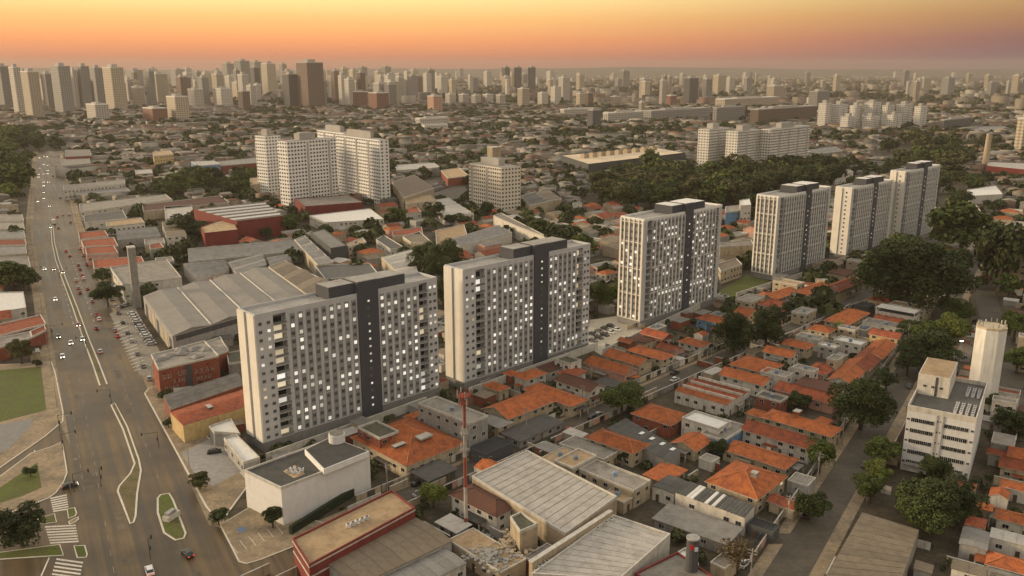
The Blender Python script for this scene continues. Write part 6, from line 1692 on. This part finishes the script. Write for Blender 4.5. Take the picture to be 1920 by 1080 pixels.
# everything farther: roofs too many and too far to count
def mass(name, items, m, label, cat):
    """items: array rows x, y, half a, half c, angle, height, rise -> joined little houses."""
    it = np.array(items); n = len(it)
    ca, sa = np.cos(it[:, 4]), np.sin(it[:, 4])
    def P(lx, ly, z): return np.stack([it[:, 0] + lx * ca - ly * sa, it[:, 1] + lx * sa + ly * ca, z], 1)
    a, c, h, rs = it[:, 2], it[:, 3], it[:, 5], it[:, 6]; z0 = np.zeros(n) - .2
    V = np.stack([P(-a, -c, z0), P(a, -c, z0), P(a, c, z0), P(-a, c, z0), P(-a, -c, h), P(a, -c, h), P(a, c, h), P(-a, c, h), P(-a, 0 * c, h + rs), P(a, 0 * c, h + rs)], 1).reshape(-1, 3)
    F = [(0, 1, 5, 4), (1, 2, 6, 5), (2, 3, 7, 6), (3, 0, 4, 7), (4, 5, 9, 8), (6, 7, 8, 9), (5, 6, 9, 9), (7, 4, 8, 8)]
    idx = []; tot = []; mi = []
    for k, f in enumerate(F):
        ff = f if f[2] != f[3] else f[:3]
        idx.append(ff); tot.append(len(ff)); mi.append(1 if k in (4, 5) else 0)
    base = (np.arange(n) * 10)[:, None]
    flat = np.concatenate([np.array(f) for f in idx])
    loops = (base + flat[None, :]).ravel(); tt = np.tile(np.array(tot), n); st = np.concatenate([[0], np.cumsum(tt)[:-1]])
    me = bpy.data.meshes.new(name)
    me.vertices.add(len(V)); me.vertices.foreach_set('co', V.ravel())
    me.loops.add(len(loops)); me.loops.foreach_set('vertex_index', loops)
    me.polygons.add(len(tt)); me.polygons.foreach_set('loop_start', st); me.polygons.foreach_set('loop_total', tt)
    for q in m: me.materials.append(q)
    me.polygons.foreach_set('material_index', np.tile(np.array(mi), n)); me.update(calc_edges=True)
    o = place(name, me); tag(o, label, cat, None, 'stuff'); return o
def palette(name, cols):
    m = bpy.data.materials.new(name); m.use_nodes = True
    n, l = m.node_tree.nodes, m.node_tree.links; b = n['Principled BSDF']; b.inputs['Roughness'].default_value = .85
    g_ = n.new('ShaderNodeNewGeometry'); rp_ = ramp(n, [(i / len(cols), (*c, 1)) for i, c in enumerate(cols)], 'CONSTANT')
    l.new(g_.outputs['Random Per Island'], rp_.inputs[0]); l.new(rp_.outputs[0], b.inputs['Base Color'])
    return m
M_FW = palette('far_walls', [(0.192, 0.163, 0.118), (0.266, 0.237, 0.192), (0.126, 0.111, 0.085), (0.178, 0.148, 0.107), (0.096, 0.085, 0.067), (0.222, 0.192, 0.148), (0.148, 0.096, 0.067), (0.311, 0.281, 0.229)])
M_FR = palette('far_roofs', [(0.141, 0.056, 0.027), (0.118, 0.102, 0.08), (0.081, 0.072, 0.057), (0.192, 0.167, 0.13), (0.111, 0.044, 0.025), (0.148, 0.126, 0.1), (0.063, 0.056, 0.044), (0.252, 0.222, 0.178), (0.118, 0.074, 0.044), (0.089, 0.078, 0.059)])
items = []
for (x, y, a, c, th) in left_over: items.append((x, y, a, c, rotz(th), rr.uniform(3.2, 8), rr.choice([0.15, 1.2, 1.8])))
def far_pt(r0, r1, wl=-35, wr=35):
    r = math.sqrt(rr.uniform(r0 * r0, r1 * r1)); a = RAD(rr.uniform(wl, wr)); return r * math.sin(a), r * math.cos(a), r
for i in range(9000):
    x, y, r = far_pt(1050, 2700)
    s = 1.0 if r < 1600 else 1.25
    if not is_free(x, y, 5, 5, 0): continue
    if abs(x * AV_N[0] + y * AV_N[1] - 17.5 - max(0, -x * .5 + y * .866 - 700) * .034) < 22 and r < 1500: continue
    h = rr.choice([rr.uniform(3.5, 7), rr.uniform(3.5, 8), rr.uniform(6, 12)]); big = rr.random() < .05
    items.append((x, y, rr.uniform(5, 12) * s * (2.4 if big else 1), rr.uniform(4.5, 9) * s * (1.8 if big else 1), RAD(rr.choice([45, 40, -50, 0, 57]) + rr.uniform(-6, 6)), h, rr.choice([.15, 1.4, 2])))
for i in range(9500):
    x, y, r = far_pt(2700, 11500)
    items.append((x, y, rr.uniform(8, 26), rr.uniform(7, 16), RAD(rr.uniform(0, 180)), rr.choice([rr.uniform(5, 10), rr.uniform(6, 14), rr.uniform(12, 32)]), .5))
mass('distant_low_buildings', items, [M_FW, M_FR], 'countless low roofs of the hazy city reaching to the horizon', 'houses')

def leaf_mass(name, pts, m, per, label, seed):
    """pts rows: x, y, radius, height."""
    r = np.random.default_rng(seed); it = np.array(pts); n = len(it)
    k = np.repeat(np.arange(n), per); N = len(k)
    d = r.normal(size=(N, 3)); d /= np.linalg.norm(d, axis=1)[:, None]; d[:, 2] = abs(d[:, 2]) * .95 - .12
    rad = it[k, 2][:, None] * (.75 + .35 * r.random((N, 1)))
    p = np.stack([it[k, 0], it[k, 1], it[k, 3] * .42], 1) + d * rad * np.array([1, 1, 0]) + np.array([0, 0, 1.0]) * (d[:, 2] * it[k, 3] * .6 * (.8 + .3 * r.random(N)))[:, None]
    nr = d + r.normal(size=(N, 3)) * .45; nr /= np.linalg.norm(nr, axis=1)[:, None]
    t = np.cross(nr, r.normal(size=(N, 3))); t /= np.linalg.norm(t, axis=1)[:, None]; b_ = np.cross(nr, t)
    s = it[k, 2][:, None] * r.uniform(.22, .42, (N, 1))
    v = np.stack([p - t * s - b_ * s * .6, p + t * s - b_ * s * .5, p + t * s * .8 + b_ * s * .6, p - t * s * .7 + b_ * s * .5], 1).reshape(-1, 3)
    v[:, 2] = np.maximum(v[:, 2], .05)
    me = bpy.data.meshes.new(name); me.vertices.add(4 * N); me.vertices.foreach_set('co', v.ravel()); me.loops.add(4 * N); me.loops.foreach_set('vertex_index', np.arange(4 * N))
    me.polygons.add(N); me.polygons.foreach_set('loop_start', np.arange(0, 4 * N, 4)); me.polygons.foreach_set('loop_total', np.full(N, 4)); me.materials.append(m); me.update(calc_edges=True)
    o = place(name, me); tag(o, label, 'trees', None, 'stuff')
M_FL = mat('far_leaf', (.050, .058, .020), rough=.8, var=.4, scale=.02, rand=0, island=.5, spec=.15)
pts = []
for i in range(4200):                              # garden trees among the middle houses
    x, y = rr.uniform(-500, 620), rr.uniform(380, 1050)
    if onscreen(x, y) and is_free(x, y, 1.8, 1.8, 0): r_ = rr.uniform(2.5, 6); pts.append((x, y, r_, r_ * rr.uniform(1.4, 2)))
clumps = [far_pt(1050, 2700)[:2] for _ in range(380)]
for cx, cy in clumps:
    for j in range(rr.randrange(4, 26)):
        x, y = rr.gauss(cx, 32), rr.gauss(cy, 24)
        if is_free(x, y, 2, 2, 0) and y > 900: r_ = rr.uniform(4, 9); pts.append((x, y, r_, r_ * rr.uniform(1.3, 1.9)))
for i in range(5000):
    x, y, r = far_pt(1000, 2700)
    if is_free(x, y, 2, 2, 0): r_ = rr.uniform(3, 7); pts.append((x, y, r_, r_ * 1.6))
leaf_mass('distant_garden_trees', pts, M_FL, 60, 'countless dark tree crowns between the distant roofs', 3)
pts = []
for cx, cy in [far_pt(2600, 9000)[:2] for _ in range(260)]:
    for j in range(rr.randrange(8, 40)): r_ = rr.uniform(9, 20); pts.append((rr.gauss(cx, 110), rr.gauss(cy, 60), r_, r_ * 1.2))
for q in range(420):                              # wooded belt below the three dark towers
    x, y = at(rr.uniform(840, 1240), rr.uniform(166, 178)); r_ = rr.uniform(10, 18); pts.append((x, y, r_, r_ * 1.4))
leaf_mass('distant_wood', pts, M_FL, 22, 'dark woods scattered through the hazy far city', 4)
# shrubs and weeds between the near houses
pts = []
for i in range(2600):
    x, y = rr.uniform(-200, 300), rr.uniform(155, 440)
    if onscreen(x, y) and is_free(x, y, 1.0, 1.0, 0): r_ = rr.uniform(.6, 1.8); pts.append((x, y, r_, r_ * rr.uniform(1.2, 2.4)))
leaf_mass('garden_shrubbery', pts[:900], mat('shrub_leaf', (.050, .055, .018), var=.3, rand=0, island=.5), 70, 'low shrubs and weeds filling the gaps between houses', 5)

# ================================================================== CARS
def car_meshes():
    b = MB(); L_, w_ = 4.2, .86
    prof = [(-2.1, .30), (-2.08, .78), (-1.35, .92), (1.1, .98), (2.02, .90), (2.1, .45), (2.05, .28)]
    for s in (-1, 1):
        f = [(x, s * w_, z) for x, z in prof]; b.face(f if s < 0 else f[::-1])
    for i in range(len(prof)):
        p, q = prof[i], prof[(i + 1) % len(prof)]
        b.face([(p[0], w_, p[1]), (q[0], w_, q[1]), (q[0], -w_, q[1]), (p[0], -w_, p[1])])
    cab = MB(); lo = [(-1.35, .90), (1.75, .93)]; hi = [(-.55, 1.44), (1.15, 1.44)]
    A = [(lo[0][0], -.80, .90), (lo[1][0], -.80, .93), (lo[1][0], .80, .93), (lo[0][0], .80, .90)]; Bq = [(hi[0][0], -.62, 1.42), (hi[1][0], -.62, 1.42), (hi[1][0], .62, 1.42), (hi[0][0], .62, 1.42)]
    for i in range(4):
        j = (i + 1) % 4; cab.face([A[i], A[j], Bq[j], Bq[i]])
    rf = MB(); rf.box(-.58, 1.18, -.64, .64, 1.40, 1.47)
    wh_ = MB()
    k = 12
    for s in (0, 1):
        wh_.v += [(.31 * math.cos(6.2832 * i / k), -.1 + .2 * s, .31 * math.sin(6.2832 * i / k)) for i in range(k)]
    for i in range(k): j = (i + 1) % k; wh_.f.append((i, j, k + j, k + i)); wh_.m.append(0)
    wh_.f.append(tuple(range(k))[::-1]); wh_.m.append(0); wh_.f.append(tuple(range(k, 2 * k))); wh_.m.append(0)
    hl = MB(); hl.box(-.03, .03, -.17, .17, -.09, .09)
    return b, cab, rf, wh_, hl
cb, ccab, crf, cwh, chl = car_meshes()
CARC = {n: mat('car_' + n, c, rough=.28, var=0, rand=.06, spec=.6) for n, c in dict(white=(.62, .61, .58), silver=(.34, .33, .32), black=(.02, .02, .022), grey=(.12, .12, .12), red=(.24, .03, .02)).items()}
CBODY = {n: cb.mesh('car', m) for n, m in CARC.items()}; CROOF = {n: crf.mesh('roof', m) for n, m in CARC.items()}
CCAB = ccab.mesh('cabin', M_GLASS); CWH = cwh.mesh('wheel', mat('tyre', (.02, .02, .02), rand=0))
M_HEAD = mat('headlight', (1, .95, .8), var=0, rand=0, emit=(1, .86, .60), es=9); M_TAIL = mat('taillight', (.5, .02, .01), var=0, rand=0, emit=(1, .06, .02), es=1.2)
M_HOFF = mat('headlight_off', (.6, .6, .58), rough=.2, var=0); M_TOFF = mat('taillight_off', (.3, .02, .01), rough=.3, var=0)
HL = {k: chl.mesh(n, m) for k, n, m in (('h', 'headlight', M_HEAD), ('t', 'taillight', M_TAIL), ('ho', 'headlight', M_HOFF), ('to', 'taillight', M_TOFF))}
def car(x, y, az, colr, label, group, lights=True, z=.05):
    """az: direction the bonnet points, degrees clockwise from +Y; the bonnet is at local -x."""
    o = place('car', CBODY[colr], None, (x, y, z), rotz(az) + math.pi); tag(o, label, 'car', group)
    place('cabin', CCAB, o); place('roof', CROOF[colr], o)
    for sx in (-1.32, 1.3):
        for sy in (-.8, .8): place('wheel', CWH, o, (sx, sy, .31))
    for sy in (-.6, .6):
        place('headlight', HL['h' if lights else 'ho'], o, (-2.09, sy, .66)); place('taillight', HL['t' if lights else 'to'], o, (2.08, sy, .72))
    return o
for px, py, az, c, lab in [(133, 645, 150, 'white', 'white car with headlights on, driving beside the median towards the junction'), (104, 563, 150, 'white', 'white car with headlights on, farther up the avenue behind another'), (182, 592, -30, 'red', 'dark red car driving up the avenue beside the parking lot'), (181, 617, -30, 'black', 'black car driving up the avenue just behind the dark red one'),
        (131, 481, -30, 'red', 'red car driving up the avenue past the pylon'), (352, 1042, -45, 'black', 'black car turning at the junction below the planted island'), (281, 1074, -30, 'white', 'white car waiting at the lower junction edge'), (131, 914, 55, 'black', 'dark car leaving the crossing at the corner island'), (402, 850, 70, 'black', 'black car parked in the gatehouse yard'), (1265, 714, 45, 'white', 'white car parked on the house street near the rounded tree'), (1066, 809, 45, 'red', 'dark red car parked on the house street by the garden walls'),
        (1512, 968, 33, 'black', 'black car parked under the dark street tree'), (1690, 640, 33, 'white', 'white car on the tree street below the grove'), (1395, 1060, 40, 'white', 'white car under the half-leafless tree')]:
    x, y = at(px, py); car(x, y, az, c, lab, 'cars on the streets', lights=py < 700 and px < 300 or py in (1042, 1074, 914))
r2 = random.Random(5)
cols_ = ['white', 'silver', 'black', 'grey', 'black', 'red', 'silver', 'grey']
for i in range(13):
    f = i / 12; x, y = at(248 + f * 36, 590 + f * 57)
    car(x, y, 62 + r2.uniform(-3, 3), r2.choice(['white', 'silver', 'black', 'white', 'grey']) if i > 3 else 'white', 'parked car in the long row of the warehouse parking lot', 'row of cars in the warehouse parking lot', False, .07)
for i in range(4):
    x, y = at(222 + i * 6, 580 - i * 3.2); car(x, y, -30, r2.choice(cols_), 'parked car at the pylon end of the warehouse parking lot', 'cars at the pylon', False, .07)
for i in range(9):
    x, y = at(1112 + (i % 5) * 11, 640 - (i % 5) * 5 + (i // 5) * -12); car(x, y, 135, r2.choice(cols_), 'parked car on the pale lot between the second and third towers', 'cars on the tower lot', False, .07)
for i in range(60):
    t = r2.uniform(470, 1330) if i > 12 else r2.uniform(330, 600); tow = r2.random() < .5
    s = r2.choice([6.3, 11, 15.2]) if tow else r2.choice([20.3, 24.4, 29])
    x, y = ave(t, s); car(x, y, 150 if tow else -30, r2.choice(cols_), 'car coming down the busy avenue with headlights on' if tow else 'car driving away up the busy avenue with tail lights on', 'oncoming avenue traffic' if tow else 'outgoing avenue traffic')
for i in range(16):
    t = 300 + i * 17 + r2.uniform(-3, 3); x, y = ave(t, 33.4)
    if t > 330: car(x, y, -30, r2.choice(cols_), 'car parked on the avenue shop forecourts', 'cars parked before the avenue shops', False)
for i in range(10):
    t = r2.uniform(-20, 250); x, y = mstreet(t, r2.choice([-2.6, 2.6])); car(x, y, 44.7, r2.choice(cols_), 'car parked at the kerb of the house street', 'cars parked on the house street', False)
for i in range(8):
    t = r2.uniform(30, 300); x, y = rstreet(t, r2.choice([-3.4, 3.4])); car(x, y, 33.2, r2.choice(cols_), 'car parked at the kerb of the tree street', 'cars parked on the tree street', False)
for i in range(60):                               # the crowded grey yard
    fx, fy = (i % 12) / 11, (i // 12) / 4; x, y = at(778 + fx * 75 + fy * 12, 368 - fx * 26 + fy * 9 - 8); car(x, y, 60, r2.choice(cols_), 'car in the crowded grey yard beside the beige slab block', 'cars in the grey yard', False)
# a box truck on the avenue
tx, ty = at(101, 420); b = MB(); b.box(-4.6, 2.0, -1.2, 1.2, .9, 3.7); tk_ = b.build('box_truck', W['white'], None, (tx, ty, .04), rotz(-30)); tag(tk_, 'white box truck driving up the avenue', 'truck')
b = MB(); b.box(2.2, 4.2, -1.15, 1.15, .6, 2.8); b.build('cab', CARC['red'], tk_); b = MB(); b.box(-4.5, 4.1, -1.0, 1.0, .5, .9); b.build('chassis', W['dark'], tk_)
for sx in (-3.4, -2.3, 3.2):
    for sy in (-1.0, 1.0): place('wheel', CWH, tk_, (sx, sy, .45), 0, (1.45, 1.45, 1.45))

# ================================================================== STREET FURNITURE
sig_h = MB(); sig_h.box(-.2, .2, -.16, .16, -.55, .55)
SIG = sig_h.mesh('signal_head', W['dark'])
lens = MB(); lens.cyl(0, 0, 0, .04, .11, k=8); LENS = lens.mesh('lens', mat('lens_dark', (.08, .02, .01), rand=0))
def signal(px, py, az, arm, label, h=5.6):
    x, y = at(px, py); o = place('traffic_signal', None, None, (x, y, 0), rotz(az)); tag(o, label, 'traffic light', 'traffic lights on the avenue')
    b = MB(); b.cyl(0, 0, 0, h, .11, .08, k=8); b.build('pole', W['dark'], o)
    b = MB(); b.tube((0, 0, h - .2), (arm, 0, h), .08, .06, 6); b.build('arm', W['dark'], o)
    for ox, zz in ((arm, h), (0.2, 3.0)):
        q = place('signal_head', SIG, o, (ox, -.1, zz), 0)
        for dz in (-.34, 0, .34): place('lens', LENS, q, (0, -.16, dz), 0).rotation_euler = (math.pi / 2, 0, 0)
for px, py, az, arm, lab in [(62, 520, 60, 4.5, 'traffic light arm over the avenue by the palms'), (112, 522, 60, 4, 'traffic light on the median by the palms'), (98, 633, 60, 4.5, 'traffic light at the side-street corner of the lawn'), (163, 655, -120, 3.5, 'traffic light on the median above the lawn'), (209, 757, -120, 4, 'traffic light at the tip of the median island'), (112, 808, 60, 4, 'traffic light at the path corner of the lawn'), (118, 845, 60, 4, 'traffic light on the corner island'), (140, 922, 60, 4, 'traffic light beside the crossing at the corner island'), (190, 912, 60, .6, 'short traffic light standing in the junction'), (282, 1048, 30, .7, 'traffic light below the planted island'), (298, 840, -120, 4.5, 'traffic light with green plate by the gate yard')]:
    signal(px, py, az, arm, lab)
def lamp_post(x, y, rz, label, group, h=9):
    o = place('street_lamp', None, None, (x, y, 0), rz); tag(o, label, 'street lamp', group)
    b = MB(); b.cyl(0, 0, 0, h, .12, .07, k=7); b.build('pole', W['concrete'], o)
    b = MB(); b.tube((0, 0, h - .1), (2.0, 0, h + .5), .06, .05, 5); b.build('arm', W['concrete'], o)
    b = MB(); b.box(1.8, 2.6, -.15, .15, h + .42, h + .58); b.build('lamp_head', W['grey'], o)
for t in range(250, 900, 36):
    for s, ro in ((1.6, math.pi / 3), (33.2, math.pi / 3 + math.pi)):
        x, y = ave(t, s); lamp_post(x, y, -math.pi / 6 + (math.pi if s > 20 else 0) + math.pi / 3, 'slim unlit lamp post on the avenue pavement', 'lamp posts along the avenue')
def pole(x, y, az, label, group):
    o = place('utility_pole', None, None, (x, y, 0), rotz(az)); tag(o, label, 'utility pole', group)
    b = MB(); b.cyl(0, 0, 0, 9.5, .17, .11, k=7); b.build('post', W['concrete'], o)
    for zz in (8.9, 8.1):
        b = MB(); b.box(-.07, .07, -1.1, 1.1, zz - .07, zz + .07); b.build('crossarm', W['concrete'], o)
    b = MB(); b.cyl(.3, .25, 6.6, 7.5, .25, k=8); b.build('transformer', W['grey'], o)
wires = []
for t in range(-25, 285, 28):
    x, y = mstreet(t, -4.4); pole(x, y, 44.7, 'concrete utility pole on the house street', 'utility poles on the house street')
for t in range(-10, 330, 30):
    x, y = rstreet(t, -5.8); pole(x, y, 33.2, 'concrete utility pole on the tree street', 'utility poles on the tree street')
def wire_run(fn, t0, t1, st, s, name, label):
    b = MB()
    for off, zz in ((-1, 8.9), (0, 8.95), (1, 8.9), (.4, 7.4)):
        t = t0
        while t + st <= t1:
            pr = None
            for k in range(5):
                f = k / 4; x, y = fn(t + st * f, s + off); q = (x, y, zz - 1.6 * f * (1 - f))
                if pr: b.tube(pr, q, .025, k=3)
                pr = q
            t += st
    o = b.build(name, W['dark']); tag(o, label, 'power line')
wire_run(mstreet, -25, 285, 28, -4.4, 'power_line', 'thin overhead wires strung along the house street')
wire_run(rstreet, -10, 330, 30, -5.8, 'power_line', 'thin overhead wires strung along the tree street')
# garden walls with gates along the two streets
gm = MB(); gm.box(-1.3, 1.3, -.09, .09, .05, 2.0); GATE = gm.mesh('gate', mat('gate_metal', (.10, .085, .07), rough=.5, rand=.6))
def garden_wall(fn, t, s, az, ln, label, group):
    x, y = fn(t, s); b = MB(); b.box(-ln / 2, ln / 2, -.1, .1, 0, 2.1); o = b.build('garden_wall', W[rr.choice(['white', 'cream', 'beige', 'pink', 'concrete'])], None, (x, y, 0), rotz(az)); tag(o, label, 'wall', group)
    b = MB(); b.box(-ln / 2 - .04, ln / 2 + .04, -.16, .16, 2.1, 2.2); b.build('coping', M_TRIM, o)
    place('gate', GATE, o, (rr.uniform(-.2, .2) * ln, 0, .05), 0, (1, 1.4, 1))
for k in range(34):
    t = -30 + k * 8.6
    garden_wall(mstreet, t, -6.3, 44.7, 8.2, 'rendered garden wall with gate on the tower side of the house street', 'garden walls, tower side of the house street')
    garden_wall(mstreet, t, 6.3, 44.7, 8.2, 'rendered garden wall with gate on the far side of the house street from the towers', 'garden walls, other side of the house street')
for k in range(32):
    t = 5 + k * 9.0
    garden_wall(rstreet, t, -8.4, 33.2, 8.6, 'garden wall with gate on the terrace side of the tree street', 'garden walls, terrace side of the tree street')
    if k > 4 or k < 1: garden_wall(rstreet, t, 8.4, 33.2, 8.6, 'garden wall with gate on the office side of the tree street', 'garden walls, office side of the tree street')
# long white boundary wall at the foot of the towers
for (p, q) in [((500, 868), (800, 760)), ((880, 742), (1120, 655)), ((1130, 668), (1350, 560)), ((1380, 560), (1600, 490))]:
    A, Bq = Vector(at(*p)), Vector(at(*q)); d = Bq - A; ln = d.length; b = MB(); b.box(0, ln, -.15, .15, 0, 3.0)
    o = b.build('boundary_wall', W['white'], None, (A.x, A.y, 0), math.atan2(d.y, d.x))
    tag(o, 'long white boundary wall at the foot of the ' + {500: 'first', 880: 'second', 1130: 'third', 1380: 'fourth'}[p[0]] + ' tower', 'wall', 'boundary walls of the towers')
    b = MB(); b.box(-.05, ln + .05, -.22, .22, 3.0, 3.15); b.build('coping', M_TRIM, o)
# water tanks on house roofs
wt_b = MB(); wt_b.cyl(0, 0, 0, 1.1, .6, .72, k=12); WT = wt_b.mesh('water_tank', mat('tank_plastic', (.16, .22, .30), rand=.4)); wt_l = MB(); wt_l.cyl(0, 0, 1.1, 1.25, .74, .2, k=12); WTL = wt_l.mesh('lid', mat('tank_lid', (.2, .25, .32), rand=.3))
flats = [o for o in bpy.data.objects if o.parent is None and o.name.split('.')[0] in ('flat_house', 'outbuilding', 'annex', 'office_block') and any(c.name.startswith('parapet') for c in o.children)]
for o in flats[:40]:
    zt = max(v[2] for v in o.bound_box)
    t = place('water_tank', WT, None, (o.location.x, o.location.y, zt + .08), 0); tag(t, 'small bluish round water tank on a flat house roof', 'water tank', 'water tanks on flat roofs'); place('lid', WTL, t)

# ================================================================== HAZE
hb = MB(); hb.box(-15800, 15800, -500, 15800, -1.2, 235)
hz_m = bpy.data.materials.new('haze_air'); hz_m.use_nodes = True
nn, ll = hz_m.node_tree.nodes, hz_m.node_tree.links; nn.clear()
pv = nn.new('ShaderNodeVolumePrincipled'); pv.inputs['Density'].default_value = 0.000075; pv.inputs['Color'].default_value = (.56, .49, .42, 1); pv.inputs['Anisotropy'].default_value = 0.2
ou = nn.new('ShaderNodeOutputMaterial'); ll.new(pv.outputs[0], ou.inputs['Volume'])
ho = hb.build('haze', hz_m); tag(ho, 'thin warm evening haze over the whole city', 'haze', None, 'stuff')
